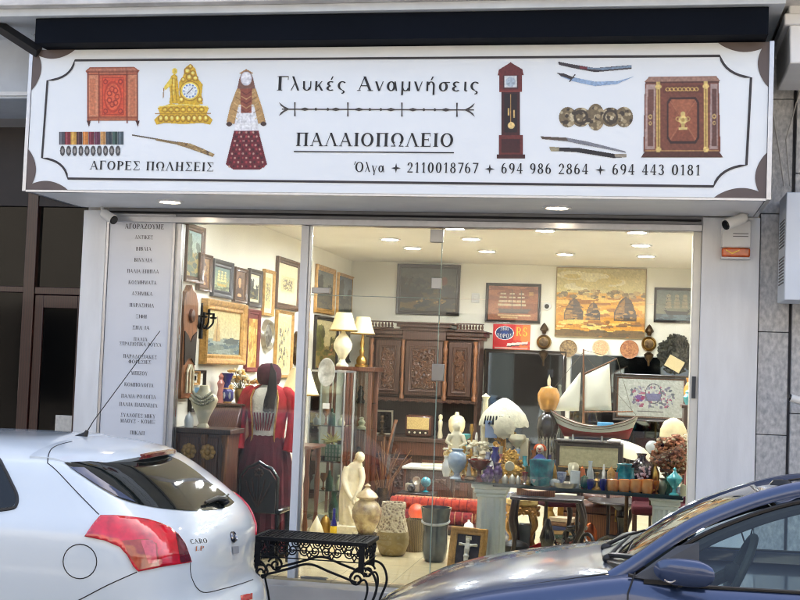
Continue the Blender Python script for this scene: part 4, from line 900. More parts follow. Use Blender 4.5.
# roof
def roof_pt(x, v):
    zc = lerp([(.6, 1.115), (.8, 1.165), (1.1, 1.2), (1.5, 1.205), (2.0, 1.17), (2.4, 1.1)], x); return Vector((x + .05 * v * v * (1 if x < .7 else 0), YC + .585 * v, zc - .012 - .035 * v * v - (.02 * v if v > 0 else 0)))
rx = [.6, .66, .75, .85, 1, 1.2, 1.5, 1.8, 2.1, 2.4]
rm = MB().loft([[roof_pt(x, -1 + 2 * k / 14) for k in range(15)] for x in rx], cap=False, closed=False)
build('roof', rm, m_cblue, bc, mods=[('SOLIDIFY', dict(thickness=.03, offset=-1))])
build('screen_header', MB().tube([roof_pt(.605, -1 + 2 * k / 14) + Vector((-.012, 0, .0)) for k in range(15)], .011, 6), m_cbk, bc)
for sg_ in (-1, 1):
    Yp = lambda d: YC + sg_ * d
    pil = curve([(-.10, Yp(.745), .70), (.0, Yp(.722), .765), (.25, Yp(.665), .945), (.45, Yp(.625), 1.045), (.64, Yp(.60), 1.118), (.82, Yp(.592), 1.163), (1.1, Yp(.59), 1.188), (1.5, Yp(.59), 1.19), (2.0, Yp(.60), 1.14), (2.35, Yp(.64), .98), (2.5, Yp(.72), .74)], 6)
    if sg_ > 0: pil = [p + Vector((.02, 0, -.05)) for p in pil]
    pm = MB(); rings = []
    for i, p in enumerate(pil):
        t = ((pil[min(i + 1, len(pil) - 1)] - pil[max(i - 1, 0)])).normalized(); s1 = Vector((0, sg_, 0)); up = s1.cross(t); up = up if up.z > 0 else -up
        rings.append([p + s1 * a + up * b for a, b in ((.026, -.030), (.030, -.01), (.018, .02), (-.006, .034), (-.03, .03), (-.035, -.02))])
    build('pillar', MB().loft(rings), m_cblue, bc)
    # door frame under the pillar: black seal and inner trim
    n0 = len(pil)
    fr = [p + Vector((.02, sg_ * .028, -.052)) for p in pil[5:n0 - 6]]
    build('door_seal', MB().tube(fr, .011, 6), m_cbk, bc)
    build('pillar_trim', MB().tube([p + Vector((.05, -sg_ * .03, -.075)) for p in pil[4:n0 - 8]], .034, 8), mat('trim_grey', (70, 74, 78), .7, var=.1), bc)
    xb = [.0, .02]
    pane = [Vector((.06, Yp(.775), .69)), Vector((1.05, Yp(.775), .70))] + [p + Vector((.03, sg_ * .02, -.055)) for p in pil[5:n0 - 6] if p.x < 1.06][::-1]
    tp_ = pane[2:][::-1]; build('door_window', MB().loft([[Vector((p.x, Yp(.775), .695)), p] for p in tp_] + [[Vector((1.06, Yp(.775), .70)), tp_[-1]]], cap=False, closed=False), glassmat('door_glass', (226, 240, 240), 1.5, 1.3), bc, smooth=False)
    rp2 = [Vector((1.13, Yp(.775), .70)), Vector((2.2, Yp(.775), .72))] + [p + Vector((.0, sg_ * .02, -.055)) for p in pil[:n0 - 6] if p.x > 1.14][::-1]
    tp_ = rp2[2:][::-1]; build('rear_door_window', MB().loft([[Vector((min(p.x, 2.2), Yp(.775), .705)), p] for p in tp_], cap=False, closed=False), m_tint, bc, smooth=False)
    build('door_post', MB().tube([(1.09, Yp(.775), .66), (1.09, Yp(.60), 1.16)], .03, 6), m_cbk, bc)
    build('waist_seal', MB().tube([(-.02, Yp(.806), .728), (.1, Yp(.792), .705), (.3, Yp(.788), .694), (2.2, Yp(.79), .715)], .009, 6), m_cbk, bc)
    tri = [(.0, Yp(.795), .715), (.30, Yp(.785), .69), (.30, Yp(.70), .885), (.2, Yp(.70), .86)]
    build('mirror_sail', MB().poly([Vector(p) + Vector((0, sg_ * .004, 0)) for p in tri]), mat('sail_grey', (58, 62, 68), .5), bc, smooth=False, mods=[('SOLIDIFY', dict(thickness=.012))])
    mc = Vector((.235, Yp(.93), .772)); mm = MB()
    rg = []
    for i in range(13):
        t = -1 + 2 * i / 12; s1 = (1 - abs(t) ** 3.2) ** (1 / 2.4) if abs(t) < 1 else .0; s1 = max(s1, .05)
        rg.append([mc + Vector((.055 * s1 * math.cos(a) * (1.25 if math.cos(a) < 0 else .8), t * .0, 0)) + Vector((t * .112 + .0, sg_ * (t * .03) + .045 * s1 * math.sin(a) * 0, .062 * s1 * math.sin(a))) * 1 + Vector((0, .05 * s1 * math.cos(a) * sg_, 0)) for a in [2 * math.pi * k / 16 for k in range(16)]])
    mo = build('door_mirror', MB().loft(rg), m_cblue, bc)
    build('mirror_arm', MB().tube([mc + Vector((-.02, -sg_ * .02, -.05)), (.2, Yp(.80), .71)], [.02, .03], 8).box(.05, Yp(.80) - .02, .695, .33, Yp(.80) + .02, .715), m_cbk, mo)
    build('mirror_glint', MB().tube([mc + Vector((-.095 + .05 * k / 6, sg_ * .052, -.03 - .012 * math.sin(k / 6 * math.pi))) for k in range(7)], .004, 6), m_chrome, mo)  # glint on the mirror shell, modelled as a thin chrome tube
# door and wing gaps, near side
for x, z0_, z1_ in ((-.02, .1, .74), (1.09, .1, .68)):
    for sg_ in (-1, 1): build('panel_gap', MB().tube([(x + (.0 if k else .03), YC + sg_ * w_, z) for k, (w_, z) in enumerate(((.80, z1_), (.855, z1_ - .09), (.870, z1_ - .2), (.876, .3), (.877, .15)))], .004, 6), m_seam, bc)
build('bonnet_gap', MB().tube([p + Vector((0, 0, .004)) for p in [Vector((x, YC - .735 * Wf(x) / .87, smooth_lerp(ZSt, x) + .003)) for x in [-1.1 + .09 * k for k in range(12)]]], .0035, 6), m_seam, bc)
hb = MB().ball((-1.24, YC - .55, .27), .16, .2, .09); build('headlight', hb, mat('lamp_clear', (190, 196, 200), .08, var=.2, coat=1), bc)
build('headlight', MB().ball((-1.24, YC + .55, .27), .16, .2, .09), MATS['lamp_clear'], bc)
# cabin
m_cab = mat('cabin_grey', (44, 48, 50), .8, var=.15, scale=20)
build('dashboard', MB().loft([[Vector((x, YC - .72, z)), Vector((x, YC - .3, z + .02)), Vector((x, YC, z + .025)), Vector((x, YC + .72, z))] for x, z in ((-.03, .68), (.12, .715), (.3, .70), (.36, .60))], cap=False, closed=False), m_cab, bc)
wc_ = Vector((.50, YC - .36, .72)); wm_ = Matrix.Rotation(R(-66), 3, 'Y')
sw = build('steering_wheel', MB().tube([wc_ + wm_ @ Vector((.185 * math.cos(a), .185 * math.sin(a), 0)) for a in [2 * math.pi * k / 32 for k in range(32)]], .02, 8, True), mat('wheel_rubber', (66, 74, 72), .6, var=.1), bc)
build('wheel_hub', MB().ball(wc_ + Vector((-.02, 0, -.01)), .05, .07, .05).tube([wc_ + wm_ @ Vector((0, -.17, 0)), wc_ + wm_ @ Vector((0, .17, 0))], .016, 6).tube([wc_ + Vector((-.02, 0, 0)), (.3, YC - .36, .62)], .03, 8), m_cab, sw)
for y in (-.36, .36):
    se = build('seat', MB().loft([[Vector((x, YC + y + a, z)) for a in (-.24, -.2, .2, .24)] for x, z in ((.8, .35), (1.0, .38), (1.12, .45), (1.24, .8), (1.27, .88), (1.34, .86), (1.28, .5), (1.2, .3))], cap=False, closed=False), mat('seat_cloth', (64, 66, 70), .9, var=.2, scale=60), bc)
    build('headrest', MB().ball((1.33, YC + y, .98), .05, .13, .09), MATS['seat_cloth'], se)
rv = build('rear_view_mirror', MB().cbox((.56, YC, 1.03), (.03, .2, .06)).tube([(.56, YC, 1.04), (.60, YC, 1.10)], .01), m_cbk, bc)
vp_ = at(745, 527, YC - .1)
hang = MB().tube([at(739, 527, YC - .12), at(743, 540, YC - .12), at(746, 560, YC - .12)], .004, 6).tube([at(751, 525, YC - .12), at(747, 540, YC - .12), at(749, 550, YC - .12)], .004, 6)
hang.lathe([(0, 0), (.016, .01), (.02, .05), (.012, .08), (.0, .09)], at(747.5, 562, YC - .12), 10).ball(at(742, 556, YC - .12), .014).ball(at(743.5, 562, YC - .12), .012)
single('hanging_charm', hang, m_black_pl, 'dark bead charm hanging inside the blue car windscreen', 'charm')
build('sun_visor', MB().poly([at(762, 512, YC - .45), at(773, 511, YC - .55), at(752, 520, YC - .55), at(744, 523, YC - .45)]), m_cab, bc, mods=[('SOLIDIFY', dict(thickness=.02))])
pa = roof_pt(.72, -.2); build('roof_aerial', MB().lathe([(0, .03), (.03, .025), (.045, 0)], pa, 14, sx=1.4).tube([pa + Vector((.03, 0, .025)), pa + Vector((.4, 0, .10))], [.006, .003], 6), m_cbk, bc)

def squeeze(o):
    for ch in o.children:
        for v in ch.data.vertices: v.co.y = (-3.49 + (v.co.y + YC + 3.49) * .86) - YC
        squeeze(ch)
squeeze(bc); hc_o = COL.objects['hanging_charm']; hc_o.location.y = -3.49 + (hc_o.location.y + 3.49) * .86
# ------------------------------------------------------------------ wrought-iron bench on the pavement
bn = thing('iron_bench', 'black wrought iron bench with a perforated top and scrolled legs on the pavement', 'bench', (-2.28, -.6, -.15))
bz = .40
A_, B_, C_, D_ = [Vector((p.x, p.y, bz)) for p in (atz(258, 532, bz), atz(353, 532.5, bz), atz(375, 544, bz), atz(248, 541.5, bz))]
y0b, y1b = -.78, -.40; x0b, x1b = at(257, 536, y0b).x - .02, at(366, 545, y0b).x
tp = MB()
nx, ny = 26, 9
for i in range(nx + 1): tp.cbox((x0b + (x1b - x0b) * i / nx, (y0b + y1b) / 2, bz), (.011, y1b - y0b, .012))
for j in range(ny + 1): tp.cbox(((x0b + x1b) / 2, y0b + (y1b - y0b) * j / ny, bz + .0015), (x1b - x0b, .011, .012))
build('perforated_top', tp, m_iron, bn, smooth=False)
rm_ = MB()
for y in (y0b, y1b): rm_.box(x0b - .012, y - .012, bz - .018, x1b + .012, y + .012, bz + .010)
for x in (x0b, x1b): rm_.box(x - .012, y0b + .0125, bz - .018, x + .012, y1b - .0125, bz + .010)
build('top_frame', rm_, m_iron, bn, bev=.003)
def spiral(c, U, V, r0, r1, turns, a0, n=26): return [Vector(c) + Vector(U) * ((r0 + (r1 - r0) * k / n) * math.cos(a0 + turns * 2 * math.pi * k / n)) + Vector(V) * ((r0 + (r1 - r0) * k / n) * math.sin(a0 + turns * 2 * math.pi * k / n)) for k in range(n + 1)]
ap = MB(); nn_ = 5
for y in (y0b + .004, y1b - .004):
    ap.box(x0b, y - .004, bz - .135, x1b, y + .004, bz - .127)
    for k in range(nn_):
        xc = x0b + (x1b - x0b) * (k + .5) / nn_; s = (x1b - x0b) / nn_ / 2
        for sgn in (-1, 1): ap.tube(spiral((xc + sgn * s * .48, y, bz - .072), (sgn, 0, 0), (0, 0, 1), s * .46, .01, 1.6, math.pi), .0055, 5)
        ap.tube([(xc, y, bz - .125), (xc - .03, y, bz - .07), (xc, y, bz - .02), (xc + .03, y, bz - .07), (xc, y, bz - .125)], .0055, 5)
for x in (x0b + .004, x1b - .004):
    for k in range(3):
        yc = y0b + (y1b - y0b) * (k + .5) / 3; ap.tube(spiral((x, yc, bz - .072), (0, 1, 0), (0, 0, 1), .055, .008, 1.7, 0), .0055, 5)
    ap.box(x - .004, y0b + .009, bz - .135, x + .004, y1b - .009, bz - .127)
build('scroll_apron', ap, m_iron, bn)
for (x, sx_) in ((x0b + .03, -1), (x1b - .03, 1)):
    for y in (y0b + .01, y1b - .01):
        lg = MB()
        lg.box(x - .02, y - .012, bz - .20, x + .02, y + .012, bz - .0181)
        lg.tube(curve([(x - sx_ * .08, y, bz - .24), (x - sx_ * .02, y, bz - .17), (x + sx_ * .075, y, bz - .19), (x + sx_ * .115, y, bz - .30), (x + sx_ * .07, y, bz - .44), (x + sx_ * .05, y, bz - .55)], 8), .009, 6)
        lg.tube(curve([(x - sx_ * .02, y, bz - .27), (x + sx_ * .03, y, bz - .25), (x + sx_ * .05, y, bz - .32), (x + sx_ * .02, y, bz - .45), (x + sx_ * .0, y, bz - .55)], 8), .008, 6)
        lg.tube(spiral((x - sx_ * .03, y, bz - .245), (sx_, 0, 0), (0, 0, 1), .06, .012, 1.5, .3), .008, 6)
        build('leg', lg, m_iron, bn)
st = MB()
for y in (y0b + .01, y1b - .01): st.tube(curve([(x0b + .06, y, bz - .27), (x0b + .25, y, bz - .21), ((x0b + x1b) / 2, y, bz - .165), (x1b - .25, y, bz - .21), (x1b - .06, y, bz - .27)], 8), .009, 6)
build('arched_stretcher', st, m_iron, bn)
# ------------------------------------------------------------------ pictures
def frame_mb(O, U, V, N, w, h, fw, ft):
    """mitred moulding round a w x h picture; O lower-left outer corner, N out of the wall"""
    O, U, V, N = Vector(O), Vector(U), Vector(V), Vector(N); m = MB(); loops = []
    for o_, d in ((0, 0), (0, ft * .85), (fw * .12, ft), (fw * .35, ft * .92), (fw * .6, ft * .55), (fw * .85, ft * .62), (fw, ft * .45), (fw, 0.002)):
        loops.append([O + U * x + V * y + N * d for x, y in ((o_, o_), (w - o_, o_), (w - o_, h - o_), (o_, h - o_))])
    return m.loft(loops, cap=False)
def picture(label, art, corners, fw, m_fr, mat_w=0, side='back', ft=.035, gap=.004, cat='picture', name='framed_picture', tilt=0, glass=False, group=None):
    """corners in photograph pixels (x0,y0,x1,y1) of the outer frame on its wall"""
    x0, y0, x1, y1 = corners
    if side == 'back':
        Yw = YB - gap; p, q = at(x0, y1, Yw), at(x1, y0, Yw); O = Vector((p.x, Yw, (p.z + at(x1, y1, Yw).z) / 2)); w = q.x - p.x; h = (at(x0, y0, Yw).z + q.z) / 2 - O.z; U, N = Vector((1, 0, 0)), Vector((0, -1, 0))
    else:
        Xw = XW + gap; p, q = atx(x0, y1, Xw), atx(x1, y0, Xw); y2 = atx(x0, y0, Xw); zt = q.z
        O = Vector((Xw, p.y, p.z)); w = q.y - p.y; h = max(.05, y2.z - p.z); U, N = Vector((0, 1, 0)), Vector((1, 0, 0))
    V = Vector((0, 0, 1))
    if tilt: N0 = N; a = R(tilt); V = (V * math.cos(a) + N * math.sin(a)); N = U.cross(V) if side == 'back' else U.cross(V); N = N if N.dot(N0) > 0 else -N
    t = thing(name, label, cat, tuple(O + U * w / 2), group)
    build('frame', frame_mb(O, U, V, N, w, h, fw, ft), m_fr, t)
    build('backing', MB().add([O + U * x + V * y + N * .001 for x, y in ((0, 0), (w, 0), (w, h), (0, h))], [(0, 1, 2, 3)]), m_dark, t, smooth=False)
    i0 = fw * .9
    if mat_w:
        build('mat_board', MB().add([O + U * x + V * y + N * (ft * .3) for x, y in ((i0, i0), (w - i0, i0), (w - i0, h - i0), (i0, h - i0))], [(0, 1, 2, 3)]), m_matb, t, smooth=False); i0 += mat_w
    art.noise(.04).mesh('canvas', O + U * i0 + V * i0 + N * (ft * .3 + .002), U * (w - 2 * i0), V * (h - 2 * i0), m_art, t)
    return t
def ship_art(bg0, bg1, sea, hull, sail, seed, n=64, masts=3, dull=0):
    a = Art(n, int(n * .7), seed=seed); a.grad(0, 1, bg1, bg0).rect(0, 0, 1, .22, sea)
    a.blobs(60, 0, .02, 1, .2, .03, [tuple(x * .8 for x in sea), tuple(min(255, x * 1.25) for x in sea)], 4)
    a.poly([(.2, .34), (.26, .2), (.76, .2), (.84, .36), (.74, .31), (.3, .31)], hull)
    for i in range(masts):
        x = .3 + .2 * i if masts == 3 else .26 + .48 * i / max(1, masts - 1); a.line([(x, .3), (x, .9)], .012, hull)
        for k in range(4): y = .4 + .12 * k; ww = .085 - .012 * k; a.poly([(x - ww, y), (x + ww, y), (x + ww * .8, y + .09), (x - ww * .8, y + .09)], sail)
    a.line([(.76, .33), (.95, .46)], .01, hull).line([(.3, .9), (.95, .46)], .006, hull).line([(.22, .34), (.3, .88)], .006, hull); return a
def land_art(sky0, sky1, cols, seed, n=48, asp=.7, hor=.45, trees=True):
    a = Art(n, int(n * asp), seed=seed); a.grad(0, 1, sky1, sky0); a.rect(0, 0, 1, hor, cols[0]); a.blobs(90, 0, 0, 1, hor, .06, cols, 2.5)
    if trees: a.blobs(40, 0, hor - .05, .35, hor + .4, .08, cols[-2:], .9); a.blobs(18, .7, hor - .03, 1, hor + .2, .06, cols[-2:], .9)
    return a
def portrait_art(bg, dress, skin, hair, seed, w=30, h=44):
    a = Art(w, h, bg, seed=seed); a.blobs(30, 0, 0, 1, 1, .1, [tuple(x * .85 for x in bg), tuple(min(255, x * 1.1) for x in bg)])
    a.poly([(.08, 0), (.92, 0), (.82, .34), (.62, .46), (.38, .46), (.18, .34)], dress).ell(.5, .66, .2, .2, hair).rect(.42, .42, .58, .54, skin).ell(.5, .63, .14, .16, skin).poly([(.34, .72), (.5, .84), (.66, .72), (.5, .76)], hair)
    a.ell(.5, .14, .2, .06, skin); return a
def sketch_art(paper, ink, seed, w=40, h=40, n=120):
    a = Art(w, h, paper, seed=seed); a.blobs(n, .15, .12, .85, .8, .035, [ink, tuple(x * 1.5 for x in ink), tuple(min(255, x * .6 + 90) for x in ink)], .7); return a
fr_br = mat('brown_frame', (84, 54, 34), .4, var=.3, scale=3, kind='wood', stretch=(4, 4, 4), coat=.2)
fr_dk = mat('dark_frame', (40, 32, 28), .4, var=.2, scale=12, coat=.2)
fr_gd = m_goldp; fr_blue = mat('blue_black_frame', (34, 40, 52), .4, var=.2)
# --- left wall, upper row
picture('tall gilt-edged street painting hung highest, next to the list board', land_art((120, 150, 150), (190, 180, 130), [(120, 110, 60), (150, 130, 70), (80, 96, 70), (60, 76, 60)], 21, 30, 1.9, .5), (182, 221.5, 203, 281), .055, fr_br, .0, 'left')
a = portrait_art((150, 110, 60), (110, 70, 44), (206, 160, 110), (90, 60, 40), 22, 24, 44)
picture('narrow brown frame with a pale oval portrait', a, (195.5, 252, 210, 290), .035, fr_br, .0, 'left')
picture('dark blue framed painting of pale sailing ships', ship_art((90, 120, 120), (190, 190, 130), (120, 130, 100), (200, 170, 90), (232, 214, 140), 23, 44), (209.5, 257.5, 231.5, 296), .065, fr_blue, 0, 'left')
picture('small dark portrait of a long haired woman in a brown frame', portrait_art((110, 80, 56), (70, 44, 34), (220, 170, 120), (70, 44, 28), 24), (231.5, 266, 245.5, 301.5), .035, fr_br, 0, 'left')
picture('dark framed landscape with a pale inner slip', land_art((210, 210, 190), (230, 220, 180), [(90, 100, 80), (120, 110, 60), (60, 60, 50), (40, 40, 40)], 25, 30, 1.1), (246, 267.5, 260.5, 306), .05, fr_dk, .03, 'left')
picture('narrow gold framed print with a cream mount', sketch_art((206, 190, 130), (90, 84, 60), 26, 22, 44), (260.5, 268, 273, 315), .03, fr_gd, .05, 'left')
picture('large brown framed engraving with a wide cream mount', sketch_art((214, 198, 146), (80, 70, 52), 27, 40, 44, 160), (274, 255, 299, 307.5), .06, fr_br, .13, 'left')
# lower row
a = Art(60, 42, seed=28); a.grad(0, 1, (196, 196, 170), (206, 186, 130)).rect(0, 0, 1, .34, (104, 124, 128)).blobs(80, 0, .0, 1, .32, .05, [(84, 104, 112), (150, 160, 150), (120, 130, 120)], 3).poly([(.2, .3), (.42, .3), (.4, .5), (.34, .76), (.26, .66)], (190, 160, 110)).line([(.31, .3), (.31, .84)], .02, (120, 90, 60)).poly([(.45, .28), (.9, .26), (1, .38), (.7, .4)], (80, 90, 90))
picture('large gilt framed seascape with a sailing boat', a, (198.5, 297.5, 242, 364), .09, fr_gd, 0, 'left', ft=.07)
a = Art(24, 44, (190, 150, 70), seed=29); a.blobs(60, .05, .05, .95, .95, .08, [(214, 176, 96), (170, 120, 60), (224, 190, 120)]).rect(0, .9, 1, 1, (110, 40, 40))
picture('tall golden icon print in a maroon and gold frame', a, (243, 308, 258.5, 372), .045, mat('maroon_frame', (110, 40, 40), .4, var=.2), 0, 'left')
picture('gold framed charcoal sketch of a seated figure', sketch_art((220, 202, 148), (60, 56, 50), 30, 30, 50, 70), (272.5, 309, 292, 378), .03, fr_gd, .03, 'left')
for i, (x0, y0, x1, y1, lb_) in enumerate(((260.5, 319, 271.5, 352, 'oval silvery relief plaque to the left of the charcoal sketch'), (291.5, 331, 300, 366, 'oval dark relief plaque half hidden by the white door post'))):
    p, q = atx(x0, (y0 + y1) / 2, XW), atx(x1, (y0 + y1) / 2, XW); c = (p + q) / 2; hh = (atx((x0 + x1) / 2, y0, XW).z - atx((x0 + x1) / 2, y1, XW).z) / 2; ww = (q.y - p.y) / 2
    m = Matrix.Rotation(R(90), 3, 'Y'); t = thing('oval_plaque', lb_, 'plaque', tuple(c)); t_m = MB()
    t_m.lathe([(0, .02), (.7, .02), (.78, .05), (.92, .055), (1, .0)], (0, 0, 0), 28); t_m.v = [c + Vector((p_.z * .8, p_.x * ww, p_.y * hh)) for p_ in t_m.v]; build('rim', t_m, m_bronze if i else mat('old_silver', (190, 184, 166), .35, .8, var=.2), t)
    a = MB(); a.lathe([(0, .06), (.4, .05), (.69, .025)], (0, 0, 0), 20); a.v = [c + Vector((p_.z * .8, p_.x * ww, p_.y * hh)) for p_ in a.v]; build('relief', a, mat('relief_grey', (110, 104, 92), .5, rgb2=(50, 46, 42), scale=18, kind='voro', bump=.8), t)
picture('very small gilt framed picture between the carved plaque and the seascape', sketch_art((210, 200, 170), (120, 110, 90), 33, 16, 24, 20), (190, 371, 197, 385), .02, fr_gd, .02, 'left')
picture('dark framed photograph with a white mount behind the necklace bust', (lambda a: a.rect(.3, .3, .7, .6, (90, 130, 150)))(Art(20, 30, (230, 226, 210), seed=34)), (187.5, 370, 203, 412), .03, fr_dk, .0, 'left')
# left wall beyond the post
picture('dark landscape in a black and gold frame high beside the door post', land_art((90, 96, 92), (150, 140, 104), [(70, 64, 44), (90, 80, 52), (44, 44, 36), (34, 36, 30)], 35, 40, 1.1), (313.5, 263, 334, 312), .06, fr_gd, 0, 'left')
picture('dark blue landscape in a thin gold frame nearest the back corner', land_art((70, 84, 96), (110, 120, 120), [(60, 66, 60), (80, 80, 60), (40, 46, 46), (30, 36, 36)], 36, 36, 1.1), (335.5, 271.5, 352.5, 314), .035, fr_gd, 0, 'left')
a = land_art((190, 176, 130), (220, 196, 140), [(150, 130, 80), (190, 120, 90), (110, 110, 60), (96, 90, 60)], 37, 44, 1.2)
picture('big flower coloured painting low on the wall behind the lamps', a, (312, 314, 337, 372), .05, fr_dk, 0, 'left')
picture('black framed picture beside the two lit lamps', land_art((120, 110, 90), (150, 130, 90), [(70, 60, 44), (96, 76, 52), (50, 44, 36), (36, 32, 28)], 38, 30, 1.2), (339, 317, 352.5, 362), .04, fr_dk, 0, 'left')

# --- back wall
a = land_art((52, 56, 48), (96, 86, 50), [(92, 74, 36), (70, 60, 34), (44, 42, 30), (36, 38, 30)], 40, 80, .62, .36); a.blobs(40, .05, .45, .55, .85, .05, [(40, 46, 40), (56, 60, 50), (66, 70, 58)]).ell(.78, .7, .06, .1, (90, 54, 36)).blobs(14, .3, .2, .8, .32, .02, [(140, 110, 60), (120, 96, 50)])
picture('wide dark country landscape above the carved sideboard', a, (396, 264.5, 461, 315), .05, fr_dk, 0, 'back')
a = Art(70, 48, (150, 92, 58), seed=41); a.blobs(60, 0, 0, 1, 1, .08, [(140, 84, 52), (160, 100, 64), (128, 76, 48)], 3)
for i, x in enumerate((.3, .48, .66)):
    for k in range(4): y = .42 + .11 * k; ww = .1 - .016 * k; a.rect(x - ww, y, x + ww, y + .05, (206, 186, 150))
    a.line([(x, .3), (x, .88)], .01, (90, 70, 54))
a.poly([(.2, .34), (.24, .22), (.78, .22), (.86, .33)], (96, 84, 74)).rect(.2, .2, .8, .225, (50, 42, 38)).rect(.2, .13, .86, .17, (206, 176, 130)).rect(.26, .07, .6, .1, (196, 166, 120)).rect(.82, .72, .9, .84, (190, 140, 80))
picture('copper coloured panel of a three masted ship in a dark frame', a, (485, 283.5, 541.5, 323), .035, fr_dk, 0, 'back')
a = Art(110, 78, seed=42); a.grad(.62, 1, (214, 196, 130), (196, 180, 126)).grad(0, .64, (176, 112, 30), (222, 170, 74)).blobs(160, 0, .02, 1, .6, .025, [(206, 140, 40), (236, 190, 96), (160, 104, 36), (226, 160, 50)], 5).blobs(60, 0, .58, 1, .68, .02, [(150, 120, 70), (190, 160, 100), (120, 100, 60)], 1.6)
a.blobs(20, .1, .72, .6, .95, .05, [(226, 214, 164), (206, 186, 120)], 3).blobs(40, 0, 0, 1, .08, .03, [(110, 84, 44), (90, 70, 40)], 3)
for cx, s in ((.2, .11), (.42, .08), (.78, .13)):
    a.poly([(cx - s, .24), (cx + s, .24), (cx + s * .95, .36), (cx + s * .5, .36 + s * 1.4), (cx, .36 + s * 1.9), (cx - s * .5, .36 + s * 1.3), (cx - s * .95, .36)], (84, 66, 44)).poly([(cx - s * .9, .26), (cx - s * .1, .26), (cx - s * .05, .36 + s * 1.6), (cx - s * .45, .36 + s * 1.1), (cx - s * .85, .36)], (150, 108, 54)).blobs(26, cx - s * .7, .25, cx + s * .7, .36 + s, .012, [(60, 48, 38), (110, 84, 50), (170, 126, 64)], 2.4)
a.blobs(26, .05, .14, .95, .24, .014, [(140, 96, 44), (236, 200, 120), (110, 80, 44)], 3)
picture('large frameless golden harvest field painting with haystacks', a, (554.5, 268, 647, 338), .012, mat('canvas_edge', (170, 150, 110), .8), 0, 'back', ft=.03)
picture('dark framed painting of a grey sailing ship at the right end of the back wall', ship_art((96, 104, 96), (130, 124, 96), (70, 84, 88), (50, 44, 38), (150, 140, 112), 43, 60), (653.5, 288, 700, 323), .03, fr_dk, 0, 'back')
a = Art(70, 40, (150, 152, 144), seed=44); a.blobs(120, .18, .25, .86, .8, .03, [(96, 92, 108), (130, 70, 90), (80, 84, 90), (120, 120, 130)], .7).rect(.42, .42, .66, .62, (92, 92, 118)).ring(.54, .62, .13, .28, .12, (80, 78, 84)).blobs(10, .3, .42, .4, .6, .035, [(120, 40, 70), (90, 60, 110)]).rect(.3, .12, .7, .14, (90, 88, 86))
pe0 = (612.5, 376, 689, 420)
Ye = 4.6
p, q = at(pe0[0], pe0[3], Ye), at(pe0[2], pe0[1], Ye); O = Vector((p.x, Ye, p.z + .0)); w_, h_ = q.x - p.x, q.z - p.z
t = thing('framed_embroidery', 'black framed grey embroidery of a flower basket behind the model boat', 'picture', (O.x + w_ / 2, Ye, O.z))
build('frame', frame_mb(O, UX, UZ, (0, -1, 0), w_, h_, .045, .04), fr_dk, t); build('inner_slip', frame_mb(O + Vector((.04, -.002, .04)), UX, UZ, (0, -1, 0), w_ - .08, h_ - .08, .014, .02), fr_br, t)
a.noise(.04).mesh('canvas', O + Vector((.055, -.012, .055)), UX * (w_ - .11), UZ * (h_ - .11), m_art, t)
build('backing', MB().box(O.x, Ye, O.z, O.x + w_, Ye + .02, O.z + h_), m_dark, t)
# red advertising sign
p, q = at(492.5, 351, YB - .01), at(530.5, 325, YB - .01)
t = thing('enamel_sign', 'red advertising sign with a blue oval and yellow letters on the back wall', 'sign', (p.x, YB - .01, p.z))
a = Art(76, 52, (196, 34, 34), seed=45); a.poly([(.5, 0), (1, .0), (1, 1), (.62, 1)], (214, 84, 36)).poly([(.7, 0), (1, .2), (1, 1), (.8, 1)], (222, 120, 44)).blobs(30, .4, .05, .98, .4, .05, [(200, 50, 36), (226, 110, 44)], 2).rect(0, 0, 1, .05, (110, 90, 90)).rect(.05, .1, .95, .16, (206, 150, 140)).poly([(.38, .2), (.95, .3), (.95, .38), (.4, .3)], (226, 214, 206)).poly([(.38, .16), (.95, .26), (.95, .28), (.4, .21)], (60, 40, 40))
a.ell(.31, .68, .255, .255, (226, 226, 226)).ell(.31, .68, .235, .235, (28, 50, 104)).ell(.31, .68, .1, .07, (20, 60, 130))
build('plate', MB().box(p.x, YB - .018, p.z, q.x, YB - .002, q.z), mat('sign_red', (190, 34, 34), .4), t)
a.mesh('printed_face', (p.x + .002, YB - .0205, p.z + .002), UX * (q.x - p.x - .004), UZ * (q.z - p.z - .004), m_art, t)
W_ = q.x - p.x; H_ = q.z - p.z; Nn = Vector((0, -1, 0)); m_wi = mat('enamel_white', (230, 228, 224), .4)
lt = MB(); text_mb('ΣΤΕΦΑΝ', (p.x + W_ * .2, YB - .0225, p.z + H_ * .77), UX, UZ, Nn, H_ * .13, W_ * .22, mb=lt); text_mb('ΤΟΡΟΣ', (p.x + W_ * .1, YB - .0225, p.z + H_ * .5), UX, UZ, Nn, H_ * .15, W_ * .42, mb=lt)
build('white_lettering', lt, m_wi, t, smooth=False)
build('yellow_lettering', text_mb('RS', (p.x + W_ * .62, YB - .0225, p.z + H_ * .58), UX, UZ, Nn, H_ * .32, W_ * .32), mat('enamel_yellow', (240, 190, 60), .4), t, smooth=False)
